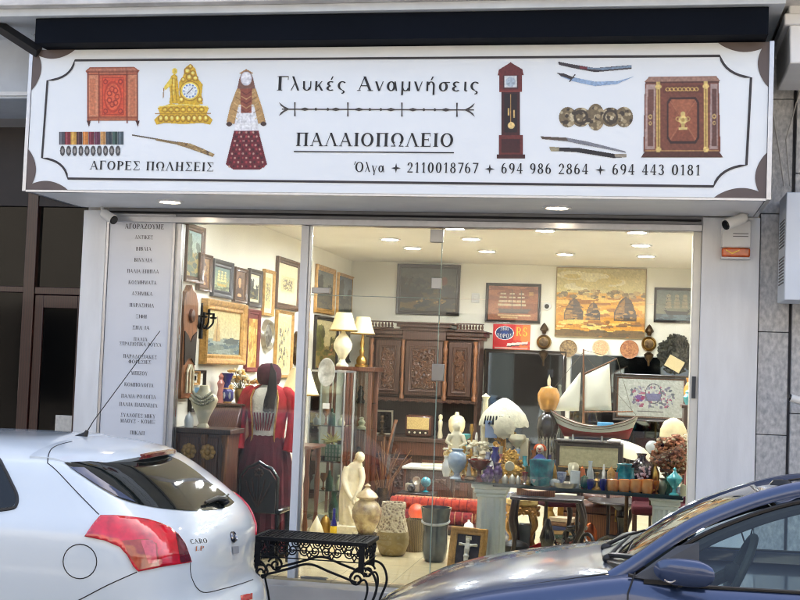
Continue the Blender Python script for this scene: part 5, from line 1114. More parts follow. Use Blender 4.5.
# plates
def wall_plate(px, py, rpx, m1, m2, label):
    c = at(px, py, YB - .01); r = rpx * mpp(YB); mm = Matrix.Rotation(R(90), 3, 'X'); t = thing('decorative_plate', label, 'plate', tuple(c), 'plates on the back wall')
    build('dish', MB().lathe([(0, .012), (r * .55, .012), (r * .62, .022), (r, .035), (r * .98, .03), (r * .6, .0)], c, 28, m=mm), m1, t)
    build('painted_centre', MB().lathe([(0, .016), (r * .35, .0165), (r * .54, .0145)], c, 20, m=mm), m2, t)
    build('painted_band', MB().lathe([(r * .70, .027), (r * .9, .0335)], c, 28, m=mm), m2, t)
wall_plate(568.5, 348.5, 8.6, mat('plate_brown', (130, 100, 62), .35, var=.4, scale=30, coat=.5), mat('plate_brown2', (176, 146, 96), .35, rgb2=(70, 50, 36), scale=40), 'brown patterned plate, first of the three after the red sign')
wall_plate(600.8, 348, 8.2, mat('plate_cream', (220, 204, 168), .35, var=.2, scale=30, coat=.5), mat('plate_cream2', (190, 130, 90), .35, rgb2=(214, 196, 150), scale=60), 'cream plate with a fine brown pattern between the two darker plates')
wall_plate(629.5, 349.5, 9, mat('plate_copper', (170, 104, 60), .4, var=.3, scale=30, coat=.4), mat('plate_copper2', (196, 136, 84), .4, rgb2=(120, 64, 40), scale=50), 'reddish copper plate under the golden field painting')
def wall_balance(px, y0, y1, label):
    c = at(px, (y0 + y1) / 2 - 4, YB - .01); k = mpp(YB); mm = Matrix.Rotation(R(90), 3, 'X'); t = thing('brass_wall_ornament', label, 'ornament', tuple(c), 'brass ornaments on the back wall')
    build('medallion', MB().lathe([(0, .05), (5 * k, .045), (6 * k, .06), (7.2 * k, .04), (7.4 * k, .0)], c, 26, m=mm), m_brass, t)
    build('dark_centre', MB().lathe([(0, .056), (3 * k, .056), (4.6 * k, .049)], c, 20, m=mm), m_bronze, t)
    build('crest', MB().lathe([(.0, .09), (.02, .07), (.05, .02), (.055, .0), (.03, -.02), (.02, -.05)], c + Vector((0, -.03, 12 * k)), 16), m_bronze, t)
    z2 = at(px, y1, YB).z; build('drop', MB().lathe([(.012, z2), (.016, c.z - .22), (.05, c.z - .17), (.06, c.z - .13), (.02, c.z - .1)], (c.x, c.y - .03, 0), 14), m_bronze, t)
wall_balance(544, 326, 366, 'brass and bronze wall ornament with a hanging drop, beside the red sign')
wall_balance(649, 330, 366, 'brass and bronze wall ornament with a hanging drop, right of the copper plate')
c = at(675.5, 354, YB - .02); k = mpp(YB); mm = Matrix.Rotation(R(90), 3, 'X')
t = thing('wall_wreath', 'round dark openwork relief with a beige card tucked below its middle', 'ornament', tuple(c))
wr = MB(); random.seed(3)
for _ in range(260):
    a_ = random.uniform(0, 6.283); r_ = k * 17.5 * math.sqrt(random.uniform(.02, 1)); wr.ball(c + Vector((r_ * math.cos(a_), -random.uniform(.01, .05), r_ * math.sin(a_) * 1.1)), random.uniform(.012, .026), .012, random.uniform(.012, .026), 6, 4)
build('leaves', wr, mat('wreath_dark', (66, 64, 52), .6, rgb2=(26, 28, 24), scale=12), t)
build('disc', MB().lathe([(0, .008), (16.5 * k, .008), (16.5 * k, .0)], c, 28, m=mm), mat('wreath_back', (90, 88, 74), .8, var=.3, scale=10), t)
build('card', MB().cbox(c + Vector((-.01, -.06, -.12)), (.2, .004, .15), ry=R(28)), mat('card_beige', (214, 196, 150), .8, var=.1), t)
c = at(547, 306.5, YB - .01)
t = thing('dome_camera', 'tiny white dome camera with a black eye on the back wall', 'camera', tuple(c)); build('base', MB().lathe([(0, .0), (.05, .0), (.048, .03), (.02, .045)], c, 20, m=mm), m_white_pl, t); build('eye', MB().ball(c + Vector((0, -.035, 0)), .03), m_black_pl, t)
c = at(475.5, 298, YB - .006); single('light_switch', MB().box(c.x - .05, YB - .016, c.z - .06, c.x + .05, YB - .001, c.z + .06).box(c.x - .02, YB - .022, c.z - .03, c.x + .02, YB - .0161, c.z + .03), m_white_pl, 'cream light switch on the wall over the end of the sideboard', 'switch', bev=.004)
# mirrors
m_mir = mat('old_mirror', (120, 128, 136), .03, 1, var=.06, scale=2)
p, q = at(482.5, 418, YB - .02), at(567, 351.5, YB - .02)
t = thing('wall_mirror', 'large dark framed mirror under the red sign', 'mirror', (p.x, YB - .02, p.z - .6)); build('frame', frame_mb((p.x, YB - .004, p.z - .6), UX, UZ, Nn, q.x - p.x, q.z - p.z + .6, .05, .05), fr_dk, t); build('mirror_glass', MB().box(p.x + .03, YB - .02, p.z - .57, q.x - .03, YB - .006, q.z - .03), m_mir, t)
p, q = at(569, 420, YB - .02), at(692, 358, YB - .02)
t = thing('wall_mirror', 'long low frameless mirror below the plates, behind the embroidery', 'mirror', (p.x, YB - .02, p.z - .5)); build('edge', frame_mb((p.x, YB - .004, p.z - .5), UX, UZ, Nn, q.x - p.x, q.z - p.z + .5, .012, .02), m_steel, t); build('mirror_glass', MB().box(p.x + .01, YB - .014, p.z - .49, q.x - .01, YB - .006, q.z - .01), m_mir, t)

# carved wall plaque, iron sconce on the left wall
z0_, z1_ = atx(186, 398, XW).z, atx(182, 286, XW).z; y0_, y1_ = atx(174, 340, XW).y + .26, atx(190.5, 340, XW).y
y0_ = max(.1, y1_ - .36); yc_ = (y0_ + y1_) / 2; hw = (y1_ - y0_) / 2; H = z1_ - z0_
t = thing('wall_clock', 'tall carved wooden wall clock with a rounded top and dark inlay near the window', 'clock', (XW, yc_, z0_))
out = [(-.85, 0), (.85, 0), (.9, .08), (.8, .3), (.9, .62), (1, .72), (.95, .86), (.6, .95), (.2, .97), (0, 1.02), (-.2, .97), (-.6, .95), (-.95, .86), (-1, .72), (-.9, .62), (-.8, .3), (-.9, .08)]
build('case', MB().prism([(a * hw, b * H) for a, b in out], (0, 1, 0), UZ, (1, 0, 0), (XW, yc_, z0_), .002, .06), m_woodm, t, bev=.008)
build('dark_inlay', MB().prism([(a * hw, b * H) for a, b in ((-.7, .3), (-.2, .36), (.2, .36), (.7, .3), (.78, .6), (.3, .56), (0, .5), (-.3, .56), (-.78, .6))], (0, 1, 0), UZ, (1, 0, 0), (XW + .061, yc_, z0_), 0, .008), fr_dk, t)
dl = MB()
for k_ in (-1, 0, 1): dl.tube([(XW + .075, yc_ + k_ * hw * .4, z0_ + H * .05), (XW + .075, yc_ + k_ * hw * .4, z0_ + H * .24), (XW + .075, yc_ + k_ * hw * .1, z0_ + H * .3)], .012, 6)
build('carved_rods', dl, m_ivory, t); build('rosette', MB().lathe([(0, .03), (.05, .02), (.06, 0)], (XW + .062, yc_, z0_ + H * .74), 14, m=Matrix.Rotation(R(90), 3, 'Y')), m_woodr, t)
c = atx(199, 322, XW + .02); t = thing('iron_sconce', 'black wrought iron candle sconce overlapping the gilt seascape', 'sconce', tuple(c))
build('back_plate', MB().lathe([(0, .02), (.05, .015), (.06, 0)], c, 14, m=Matrix.Rotation(R(90), 3, 'Y'), sy=1).tube([c + Vector((.02, 0, .16)), c + Vector((.02, 0, -.14))], [.008, .02], 6), m_iron, t)
for s_ in (-1, 0, 1):
    m_ = MB().tube(curve([c + Vector((.02, 0, 0)), c + Vector((.05, s_ * .06, -.05)), c + Vector((.08, s_ * .11, -.01)), c + Vector((.085, s_ * .115, .03 + .03 * (s_ == 0)))], 6), .009, 6).lathe([(.008, .03), (.028, .035), (.032, .048), (.012, .05), (.012, .08), (0, .082)], c + Vector((.085, s_ * .115, .03 * (s_ == 0))), 10); build('candle_arm', m_, m_iron, t)
# ------------------------------------------------------------------ furniture along the back and the left
def wbox(t, name, x0, y0, z0, x1, y1, z1, m=None, bev=.006): return build(name, MB().box(x0, y0, z0, x1, y1, z1), m or m_wood, t, bev=bev)
# carved sideboard
bx0, bx1 = at(367, 400, 5.7).x, at(478, 400, 5.7).x; byf, byb = 5.68, 6.18
zt = at(420, 322.5, 5.68).z; zl = at(420, 327, 5.68).z; zsh = at(390, 398, 5.68).z; zdk = at(390, 436, 5.55).z; W = bx1 - bx0
t = thing('carved_sideboard', 'tall dark carved wooden sideboard with an open niche against the back wall', 'sideboard', ((bx0 + bx1) / 2, 5.9, 0))
xa_, xb_ = bx0 + W * .33, bx0 + W * .69
wbox(t, 'back_board', bx0 + .02, 6.12, 0, bx1 - .02, byb, zl - .1, m_wooddk)
wbox(t, 'side_panel', bx0, byf, zsh, bx0 + .05, 6.115, zl - .13); wbox(t, 'side_panel', bx1 - .05, byf, zsh, bx1, 6.115, zl - .13)
wbox(t, 'upper_case', bx0 + .051, byf + .03, zsh + .02, bx1 - .051, 6.115, zl - .14)
cor = MB()
for d, za, zb_ in ((.03, zl - .14, zl - .10), (.06, zl - .10, zl - .05), (.09, zl - .05, zl - .03)): cor.box(bx0 - d, byf - d, za + .0005, xa_ - .02, byb - .01, zb_).box(xb_ + .02, byf - d, za + .0005, bx1 + d, byb - .01, zb_)
build('side_cornice', cor, m_wood, t, bev=.006)
cc = MB(); cw0, cw1 = xa_ - .0, xb_ + .0
for d, za, zb_ in ((.02, zl - .16, zl - .04), (.0, zl - .04, zt - .10), (.05, zt - .10, zt - .06), (.09, zt - .06, zt - .02), (.12, zt - .02, zt)): cc.box(cw0 - d, byf - .04 - d, za + .0005, cw1 + d, byb - .012, zb_)
build('centre_cornice', cc, m_wood, t, bev=.006)
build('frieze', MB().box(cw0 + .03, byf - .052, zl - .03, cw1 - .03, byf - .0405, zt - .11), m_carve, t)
for xs0, xs1 in ((bx0 - .05, xa_ - .14), (xb_ + .14, bx1 + .05)):
    g_ = MB().box(xs0, byf - .06, zl - .028, xs1, byf - .03, zl - .012).box(xs0, byf - .06, zl + .045, xs1, byf - .03, zl + .06); n_b = 9
    for k_ in range(n_b): g_.lathe([(.008, 0), (.016, .02), (.008, .056)], (xs0 + (xs1 - xs0) * (k_ + .5) / n_b, byf - .045, zl - .012), 8)
    build('gallery', g_, m_wood, t)
for x0_, x1_, pr in ((bx0 + .09, xa_ - .05, 0), (xa_ + .02, xb_ - .02, -.05), (xb_ + .05, bx1 - .09, 0)):
    d_ = build('door', MB().box(x0_, byf + pr - .012, zsh + .05, x1_, byf + pr + .029, zl - .17), m_woodm if 0 else m_wood, t, bev=.008)
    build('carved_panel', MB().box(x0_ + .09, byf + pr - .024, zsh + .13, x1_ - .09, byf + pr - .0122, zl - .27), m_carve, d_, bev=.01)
    cv = MB(); random.seed(int(x0_ * 100))
    for _ in range(70):
        xx = random.uniform(x0_ + .1, x1_ - .1); zz_ = random.uniform(zsh + .15, zl - .29); a_ = random.uniform(0, 6.28); r_ = random.uniform(.02, .05)
        cv.tube([(xx + r_ * math.cos(a_ + q_) * (1 - q_ / 7), byf + pr - .027, zz_ + r_ * math.sin(a_ + q_) * (1 - q_ / 7)) for q_ in (0, 1, 2, 3, 4)], [.009, .011, .01, .008, .004], 5)
    build('carved_scrolls', cv, mat('carved_scroll_wood', (88, 56, 36), .35, var=.3, scale=20, coat=.3), d_)  # scrolls in a paler wood tone than the panel
    build('moulding', frame_mb((x0_ + .05, byf + pr - .0125, zsh + .09), UX, UZ, Nn, x1_ - x0_ - .1, zl - .23 - zsh - .09, .035, .02), m_wood, d_)
for x_ in (bx0 + .045, xa_ - .015, xb_ + .015, bx1 - .045):
    h_ = zl - .16 - zsh; prof = [(.028, 0), (.03, .04), (.018, .07), (.026, .12), (.03, .2), (.018, .26), (.016, .3), (.024, .34)] + [(.020 + .006 * (k_ % 2), .36 + k_ * (h_ - .5) / 10) for k_ in range(10)] + [(.03, h_ - .1), (.018, h_ - .06), (.03, h_)]
    build('turned_column', MB().lathe(prof, (x_, byf - .03, zsh), 12), m_woodm if x_ != bx0 else m_wood, t)
ap_ = MB(); n_ = 14
ap_.prism([(0, .05)] + [(W * k_ / (2 * n_), (0 if k_ % 2 else .022)) for k_ in range(2 * n_ + 1)] + [(W, .05)], UX, UZ, (0, 1, 0), (bx0, byf - .03, zsh - .04), 0, .03); build('scalloped_apron', ap_, m_wood, t)
wbox(t, 'desk_top', bx0 - .06, 5.42, zdk - .05, bx1 + .04, 6.118, zdk, m_wood)
wbox(t, 'niche_side', bx0 + .01, 5.72, zdk + .001, bx0 + .05, 6.115, zsh - .001); wbox(t, 'niche_side', bx1 - .05, 5.72, zdk + .001, bx1 - .01, 6.115, zsh - .001)
wbox(t, 'drawer_front', bx0 + .02, 5.455, zdk - .21, bx1 - .02, 5.6, zdk - .051, m_woodr)
wbox(t, 'lower_case', bx0, 5.5, .06, bx1, 6.118, zdk - .211)
for k_ in range(2):
    x0_ = bx0 + .06 + k_ * W / 2; d_ = wbox(t, 'lower_door', x0_, 5.475, .12, x0_ + W / 2 - .12, 5.499, zdk - .26, m_woodr); build('carved_panel', MB().box(x0_ + .09, 5.462, .2, x0_ + W / 2 - .21, 5.4745, zdk - .34), m_carve, d_)
wbox(t, 'plinth', bx0 - .03, 5.46, 0, bx1 + .03, 6.118, .058)
# things in the niche
Z = zdk
def stand_x(px, py, Y): return at(px, py, Y).x
x0_, x1_ = stand_x(405, 430, 5.62), stand_x(431, 430, 5.62); h_ = 22 * mpp(5.62)
t = thing('valve_radio', 'old wooden table radio with a cream cloth front in the sideboard niche', 'radio', ((x0_ + x1_) / 2, 5.7, Z))
build('case', MB().box(x0_, 5.6, Z + .002, x1_, 5.82, Z + h_), m_woodr, t, bev=.03); build('speaker_cloth', MB().box(x0_ + .025, 5.594, Z + h_ * .36, x1_ - .025, 5.5995, Z + h_ * .9), mat('speaker_cloth', (206, 176, 110), .8, var=.2, scale=90), t); build('dial', MB().box(x0_ + .03, 5.592, Z + .04, x1_ - .03, 5.5985, Z + h_ * .3), mat('radio_dial', (60, 50, 40), .2, var=.3, scale=30), t)
for k_ in range(4): build('knob', MB().lathe([(.012, 0), (.012, .015), (0, .017)], (x0_ + .06 + k_ * (x1_ - x0_ - .12) / 3, 5.591, Z + .055), 10, m=mm), m_cream, t)
x0_, x1_ = stand_x(372, 430, 5.75), stand_x(392, 430, 5.75)
t = thing('standing_picture', 'silver edged glass picture standing in the left of the niche', 'picture', ((x0_ + x1_) / 2, 5.8, Z)); build('frame', frame_mb((x0_, 5.80, Z + .002), UX, UZ, Nn, x1_ - x0_, .30, .022, .02), mat('old_silver', (190, 184, 166), .35, .8), t); build('pane', MB().box(x0_ + .02, 5.79, Z + .02, x1_ - .02, 5.799, Z + .28), m_dg, t)
t = single('brass_candlestick', MB().lathe([(.05, 0), (.05, .01), (.02, .03), (.014, .06), (.03, .08), (.012, .1), (.02, .14), (.03, .16), (.014, .18), (.028, .22), (.02, .24), (0, .241)], (stand_x(382, 430, 5.68), 5.68, Z), 14), m_bronze, 'dark turned candlestick in front of the silver frame', 'candlestick')
single('small_bottle', MB().lathe([(.03, 0), (.034, .06), (.03, .1), (.012, .12), (.012, .15), (0, .151)], (stand_x(371.5, 432, 5.55), 5.55, Z), 12), m_dg, 'small dark glass bottle at the left end of the desk top', 'bottle')
single('carved_figure', MB().lathe([(.03, 0), (.035, .03), (.02, .1), (.026, .15), (.03, .2), (.018, .22), (.028, .25), (.022, .28), (0, .29)], (stand_x(440, 435, 5.58), 5.58, Z), 12), m_cream, 'small cream carved figure to the right of the radio', 'figurine')
t = thing('table_lamp', 'small cream dome lamp on the right of the sideboard desk', 'lamp', (stand_x(456.5, 432, 5.52), 5.52, Z)); c = LOC[t.name]
build('base', MB().lathe([(.06, 0), (.06, .01), (.02, .02), (.015, .1), (.0, .1)], c, 16), m_brass, t); build('shade', MB().lathe([(.06, .07), (.085, .1), (.10, .16), (.10, .22), (.08, .265), (.05, .285), (.03, .29), (.02, .33)], c, 20), m_shade, t)

# two lit lamps on a wooden vitrine
vx0, vx1 = at(346, 400, 4.6).x, at(372, 400, 4.6).x; vz = at(360, 367, 4.6).z
t = thing('wooden_vitrine', 'brown wooden display cabinet with glass sides under the two lamps', 'cabinet', ((vx0 + vx1) / 2, 4.75, 0)); vy0, vy1 = 4.55, 4.95
wbox(t, 'top', vx0 - .04, vy0 - .04, vz - .05, vx1 + .04, vy1 + .04, vz, m_woodr); wbox(t, 'plinth', vx0 - .02, vy0 - .02, 0, vx1 + .02, vy1 + .02, .12, m_woodr)
for x_ in (vx0, vx1 - .045):
    for y_ in (vy0, vy1 - .045): wbox(t, 'post', x_, y_, .121, x_ + .045, y_ + .045, vz - .051, m_woodr)
for z_ in (.5, .9, 1.2): build('shelf', MB().box(vx0 + .01, vy0 + .01, z_, vx1 - .01, vy1 - .01, z_ + .012), m_cglass, t)
build('glass_side', MB().box(vx0 + .046, vy0 + .01, .121, vx1 - .046, vy0 + .014, vz - .051), m_cglass, t); wbox(t, 'back', vx0 + .046, vy1 - .02, .121, vx1 - .046, vy1 - .01, vz - .051, m_woodm)
for k_, (z_, hh) in enumerate(((.512, .2), (.912, .14), (1.212, .2), (.121, .25))):
    single('vitrine_figurine', MB().lathe([(.05, 0), (.055, .02), (.03, hh * .3), (.045, hh * .55), (.02, hh * .8), (.03, hh * .9), (0, hh)], ((vx0 + vx1) / 2 + random.uniform(-.03, .03), vy0 + .14, z_), 12), [m_bronze, m_cream, m_dg, m_ivory][k_], ['bronze figurine on a lower shelf of the brown vitrine', 'cream vase on the middle shelf of the brown vitrine', 'dark vase on the top shelf of the brown vitrine', 'ivory vase on the floor of the brown vitrine'][k_], 'figurine')
def lamp(px, ytop, yshade, ybase, Y, z0, rb, rt, label, mbase, prof):
    x_ = at(px, ybase, Y).x; zs1 = at(px, ytop, Y).z; zs0 = at(px, yshade, Y).z; t = thing('table_lamp', label, 'lamp', (x_, Y, z0), 'shaded table lamps'); c = Vector((x_, Y, z0)); H_ = zs0 - z0
    build('base', MB().lathe([(r_, h__ * H_) for r_, h__ in prof], c, 20), mbase, t)
    build('stem', MB().tube([c + Vector((0, 0, H_ * .95)), (x_, Y, zs1 - .02)], .008), m_brass, t)
    n_p = 40; prof2 = [(rb, zs0), (rb * .6 + rt * .4 - .004, zs0 * .6 + zs1 * .4), (rt, zs1)]
    sh = build('shade', MB().lathe(prof2, (x_, Y, 0), n_p * 2, flute=.012, nf=n_p), m_shade, t, mods=[('SOLIDIFY', dict(thickness=.004))])
    build('shade_trim', MB().tube([(x_ + rb * 1.01 * math.cos(a_), Y + rb * 1.01 * math.sin(a_), zs0) for a_ in [2 * math.pi * k_ / 28 for k_ in range(28)]], .007, 6, True), m_brass, sh)
    build('bulb', MB().ball((x_, Y, zs0 * .5 + zs1 * .5), .035), emat('lamp_bulb', (255, 214, 150), 14), t); return t
lamp(342, 312.5, 330.5, 367, 4.25, vz, .155, .085, 'lamp with a cream pleated shade and round carved base, the nearer of two', m_ivory, [(.07, 0), (.07, .05), (.04, .12), (.03, .2), (.055, .3), (.1, .5), (.105, .62), (.08, .78), (.03, .92), (.02, 1)])
wbox(thing('wooden_stand', 'narrow wooden stand under the nearer cream lamp', 'stand', (at(342, 367, 4.25).x, 4.25, 0)), 'top', at(342, 367, 4.25).x - .13, 4.12, vz - .04, at(342, 367, 4.25).x + .10, 4.38, vz - .001, m_woodr)
o_ = COL.objects['wooden_stand']
for sx_ in (-.11, .08):
    for sy_ in (4.14, 4.33): wbox(o_, 'leg', at(342, 367, 4.25).x + sx_, sy_, 0, at(342, 367, 4.25).x + sx_ + .03, sy_ + .03, vz - .041, m_woodr)
lamp(361.5, 317, 334, 366, 4.75, vz, .14, .08, 'lamp with a cream shade on a slim brass column, nearer the sideboard', m_brass, [(.08, 0), (.08, .06), (.06, .1), (.065, .2), (.05, .3), (.025, .36), (.03, .5), (.018, .56), (.026, .7), (.02, .8), (.012, 1)])
lamp(298, 368, 394.5, 432, 2.35, .86, .185, .09, 'lamp with a wide cream shade behind the white door post', m_crystal, [(.07, 0), (.07, .1), (.03, .2), (.06, .4), (.07, .6), (.03, .85), (.012, 1)])
# small table under it
t = thing('side_table', 'dark wooden side table behind the white door post', 'table', (at(298, 440, 2.4).x, 2.4, 0)); xc_ = LOC[t.name].x
wbox(t, 'top', xc_ - .3, 2.15, .83, xc_ + .22, 2.65, .858, m_woodr)
for sx_ in (-.27, .16):
    for sy_ in (2.18, 2.58): build('leg', MB().lathe([(.02, 0), (.03, .1), (.018, .2), (.03, .5), (.02, .6), (.03, .829)], (xc_ + sx_, sy_, 0), 10), m_woodr, t)

# glass vitrine right of the post
gx0, gx1 = at(309, 450, 2.9).x, at(343, 450, 2.9).x; gz = at(325, 372, 2.9).z
t = thing('glass_vitrine', 'clear glass display cabinet full of bottles and crystal beside the door post', 'cabinet', ((gx0 + gx1) / 2, 3.1, 0))
build('frame', MB().tube([(gx0, 2.85, 0), (gx0, 2.85, gz)], .01, 4).tube([(gx1, 2.85, 0), (gx1, 2.85, gz)], .01, 4).tube([(gx0, 3.3, 0), (gx0, 3.3, gz)], .01, 4).tube([(gx1, 3.3, 0), (gx1, 3.3, gz)], .01, 4).box(gx0 - .012, 2.835, gz + .001, gx1 + .012, 3.315, gz + .02).box(gx0 - .012, 2.835, .0, gx1 + .012, 3.315, .08), m_alu, t)
build('pane', MB().box(gx0 + .011, 2.846, .081, gx1 - .011, 2.850, gz - .001).box(gx0 - .003, 2.861, .081, gx0 + .001, 3.289, gz - .001), m_cglass, t)
shz = [.38, .72, at(325, 461, 2.9).z, at(325, 425, 2.9).z]
for z_ in shz: build('shelf', MB().box(gx0 + .012, 2.862, z_ - .011, gx1 - .012, 3.29, z_ - .001), m_cglass, t)
random.seed(11)
m_cols = [m_crystal, mat('amber_glass', (170, 96, 40), .08, var=.2, alpha=.75), mat('green_glass', (60, 110, 84), .08, var=.2, alpha=.75), m_cream, mat('rose_china', (206, 130, 116), .3, var=.2, scale=20, coat=.4), m_bronze]
nmz = [('clear crystal decanter', 'decanter'), ('amber glass bottle', 'bottle'), ('green glass bottle', 'bottle'), ('cream china jar', 'jar'), ('rose china cup', 'cup'), ('bronze goblet', 'goblet')]
sh_n = ['lowest', 'second', 'third', 'top']
profs = [lambda h, r: [(r, 0), (r * 1.05, h * .3), (r * .8, h * .55), (r * .3, h * .7), (r * .28, h * .85), (r * .5, h * .9), (r * .3, h), (0, h)], lambda h, r: [(r, 0), (r, h * .6), (r * .4, h * .75), (r * .35, h), (0, h)], lambda h, r: [(r * .7, 0), (r * .2, h * .1), (r * .2, h * .4), (r, h * .7), (r * .9, h), (r * .8, h * .98), (0, h * .5)]]
for si, z_ in enumerate(shz):
    for k_ in range(4):
        mi = (si * 2 + k_) % 6; h_ = random.uniform(.1, .2) * (.8 if si == 2 else 1); x_ = gx0 + .055 + k_ * (gx1 - gx0 - .11) / 3
        single(nmz[mi][1], MB().lathe(profs[(mi + k_) % 3](h_, .035), (x_, 2.93 + .08 * (k_ % 2), z_), 14), m_cols[mi], '%s on the %s shelf of the glass vitrine, %s' % (nmz[mi][0], sh_n[si], ['at the left end', 'second along', 'third along', 'at the right end'][k_]), nmz[mi][1])
c = at(333, 450, 2.88)
t = thing('checked_box', 'pale green and white checked casket in the glass vitrine', 'box', (c.x, 2.95, shz[2])); w_ = 17 * mpp(2.9)
ck_ = MB(); build('body', MB().box(c.x - w_ / 2, 2.885, shz[2] + .003, c.x + w_ / 2, 2.92, shz[2] + .17), mat('pale_green', (150, 184, 160), .4, var=.1), t)
for i_ in range(5):
    for j_ in range(4): ck_.box(c.x - w_ / 2 + .008 + i_ * w_ / 5, 2.881, shz[2] + .012 + j_ * .04, c.x - w_ / 2 + i_ * w_ / 5 + w_ / 5 - .01, 2.8849, shz[2] + .042 + j_ * .04)
build('white_panels', ck_, mat('ivory_tile', (232, 232, 214), .35), t)
c = at(327, 434, 2.75); fl = MB(); random.seed(5)
c = Vector((c.x, 3.0, shz[2] + .19))
for _ in range(26):
    d_ = Vector((random.uniform(-1, 1), random.uniform(-.6, .6), random.uniform(-.1, 1))).normalized(); fl.tube([c, c + d_ * .06, c + d_ * random.uniform(.09, .13)], [.004, .009, .002], 5)
single('dried_flowers', fl, mat('pale_yellow_flower', (226, 206, 130), .7, var=.2, scale=20), 'spiky pale yellow dried flowers on the checked casket', 'flowers')
c = at(326.5, 388, 2.8); rm2 = Matrix.Rotation(R(90), 3, 'X'); t_ = single('marble_plate', MB().lathe([(0, .01), (.05, .012), (.085, .03), (.09, .026), (.05, 0)], (c.x, 2.80, gz - .02), 26, m=rm2, sy=1.6), mat('grey_marbled', (206, 204, 196), .2, rgb2=(120, 120, 116), scale=12), 'oval grey marbled dish standing up before the glass vitrine', 'dish')
COL.objects[t_.name].location.z += .02
single('price_card', MB().cbox((at(326, 406, 2.8).x, 2.8, at(326, 406, 2.8).z), (.07, .004, .055)), m_white_pl, 'little white price card on the glass vitrine', 'card')

# cabinet by the window with the bust and the chest
lx0, lx1 = -3.63, at(228, 470, .10).x; lz = at(200, 428, .12).z
t = thing('carved_cabinet', 'low dark cabinet with carved rosettes by the window, holding the bust', 'cabinet', ((lx0 + lx1) / 2, .4, 0))
wbox(t, 'top', lx0, .06, lz - .04, lx1 + .02, .42, lz, m_wood); wbox(t, 'body', lx0 + .01, .10, .1, lx1 - .02, .40, lz - .041, m_woodr); wbox(t, 'base', lx0, .08, 0, lx1, .42, .099, m_wood)
for px, py in ((192, 451), (211, 452)):
    c = at(px, py, .085); dr_ = wbox(t, 'door', c.x - .08, .08, .16, c.x + .055, .0995, lz - .07, m_woodr)
    ro = MB(); 
    for k_ in range(8): a_ = k_ * math.pi / 4; ro.ball(c + Vector((.042 * math.cos(a_) - .02, -.022, .042 * math.sin(a_))), .024, .012, .024, 8, 5)
    ro.ball(c + Vector((-.02, -.028, 0)), .026, .02, .026); build('rosette', ro, m_goldp, dr_)
for x_ in (lx0 + .02, at(203, 470, .08).x, lx1 - .03): build('pilaster', MB().lathe([(.025, .1), (.03, .15), (.018, .2), (.026, .5), (.018, lz - .16), (.03, lz - .1), (.03, lz - .045)], (x_, .085, 0), 10), m_woodm, t)
# bust with necklace
c = Vector((at(203, 425, .2).x, .2, lz)); hB = at(202.5, 385, .2).z - lz
t = thing('jewellery_bust', 'cream display bust wearing a silver statement necklace on the dark cabinet', 'display bust', tuple(c))
def ell_ring(c, rx, ry, z, n=20, dx=0, dy=0): return [c + Vector((dx + rx * math.cos(2 * math.pi * k / n), dy + ry * math.sin(2 * math.pi * k / n), z)) for k in range(n)]
build('torso', MB().loft([ell_ring(c, a_, b_, h__ * hB) for a_, b_, h__ in ((.05, .04, 0), (.05, .04, .04), (.035, .03, .1), (.06, .045, .3), (.1, .06, .52), (.118, .065, .66), (.105, .06, .75), (.06, .05, .82), (.043, .042, .9), (.04, .04, .98), (.03, .03, 1.0))]), m_cream, t)
nk = MB(); random.seed(2)
for row, (r_, zc_) in enumerate(((.075, .70), (.085, .62), (.095, .54))):
    for k_ in range(15):
        a_ = R(205 + k_ * 130 / 14); nk.ball(c + Vector((r_ * 1.15 * math.cos(a_), -.052 - .022 * (1 - abs(math.cos(a_))), hB * (zc_ + .16 * abs(math.cos(a_)) ** 1.5))), .011, .008, .013, 6, 4)
build('necklace', nk, mat('old_silver', (190, 184, 166)), t)
single('small_clock', MB().box(-.03, -.02, 0, .03, .02, .07).lathe([(0, .0), (.028, 0), (.028, -.004)], (0, -.021, .04), 14, m=rm2) if 0 else MB().lathe([(.035, 0), (.04, .05), (.03, .09), (.012, .11), (0, .13)], (at(189, 424, .12).x, .12, lz), 12), m_white_pl, 'small pale pot beside the necklace bust', 'pot')
# chest/bureau behind
z2 = at(222, 405.5, .95).z; kx0, kx1 = -3.63, at(241, 440, .95).x
t = thing('writing_bureau', 'brown sloping wooden bureau behind the necklace bust', 'bureau', ((kx0 + kx1) / 2, 1.0, 0))
build('case', MB().prism([(.78, 0), (.78, z2 - .2), (.94, z2), (1.28, z2), (1.28, 0)], (0, 1, 0), UZ, (1, 0, 0), (kx0, 0, 0), 0, kx1 - kx0), m_woodr, t, bev=.008); wbox(t, 'drawer', kx0 + .05, .765, z2 - .46, kx1 - .05, .779, z2 - .24, m_woodm); wbox(t, 'top_edge', kx0, .92, z2 + .001, kx1 + .02, 1.28, z2 + .022, m_woodr)
Zb = z2 + .022; Yb_ = 1.02; cx = at(226, 404, Yb_).x; hv = at(226, 373, Yb_).z - Zb
t = thing('blue_vase', 'cobalt blue cut glass vase with gilt bands on the bureau', 'vase', (cx, Yb_, Zb)); m_cob = mat('cobalt_glass', (26, 28, 110), .08, var=.2, scale=10, coat=.6)
build('lower_bowl', MB().lathe([(.04, 0), (.045, .01), (.062, hv * .12), (.066, hv * .35), (.05, hv * .46), (.045, hv * .48)], (cx, Yb_, Zb), 20, flute=.04, nf=8), m_cob, t); build('upper_flare', MB().lathe([(.042, hv * .5), (.03, hv * .6), (.035, hv * .75), (.055, hv * .95), (.058, hv), (.05, hv * .98), (0, hv * .6)], (cx, Yb_, Zb), 20), m_cob, t)
build('gilt_band', MB().lathe([(.046, hv * .455), (.05, hv * .47), (.046, hv * .505)], (cx, Yb_, Zb), 20).lathe([(.047, 0), (.05, .006), (.047, .014)], (cx, Yb_, Zb), 20), m_goldp, t)
dm_ = MB()
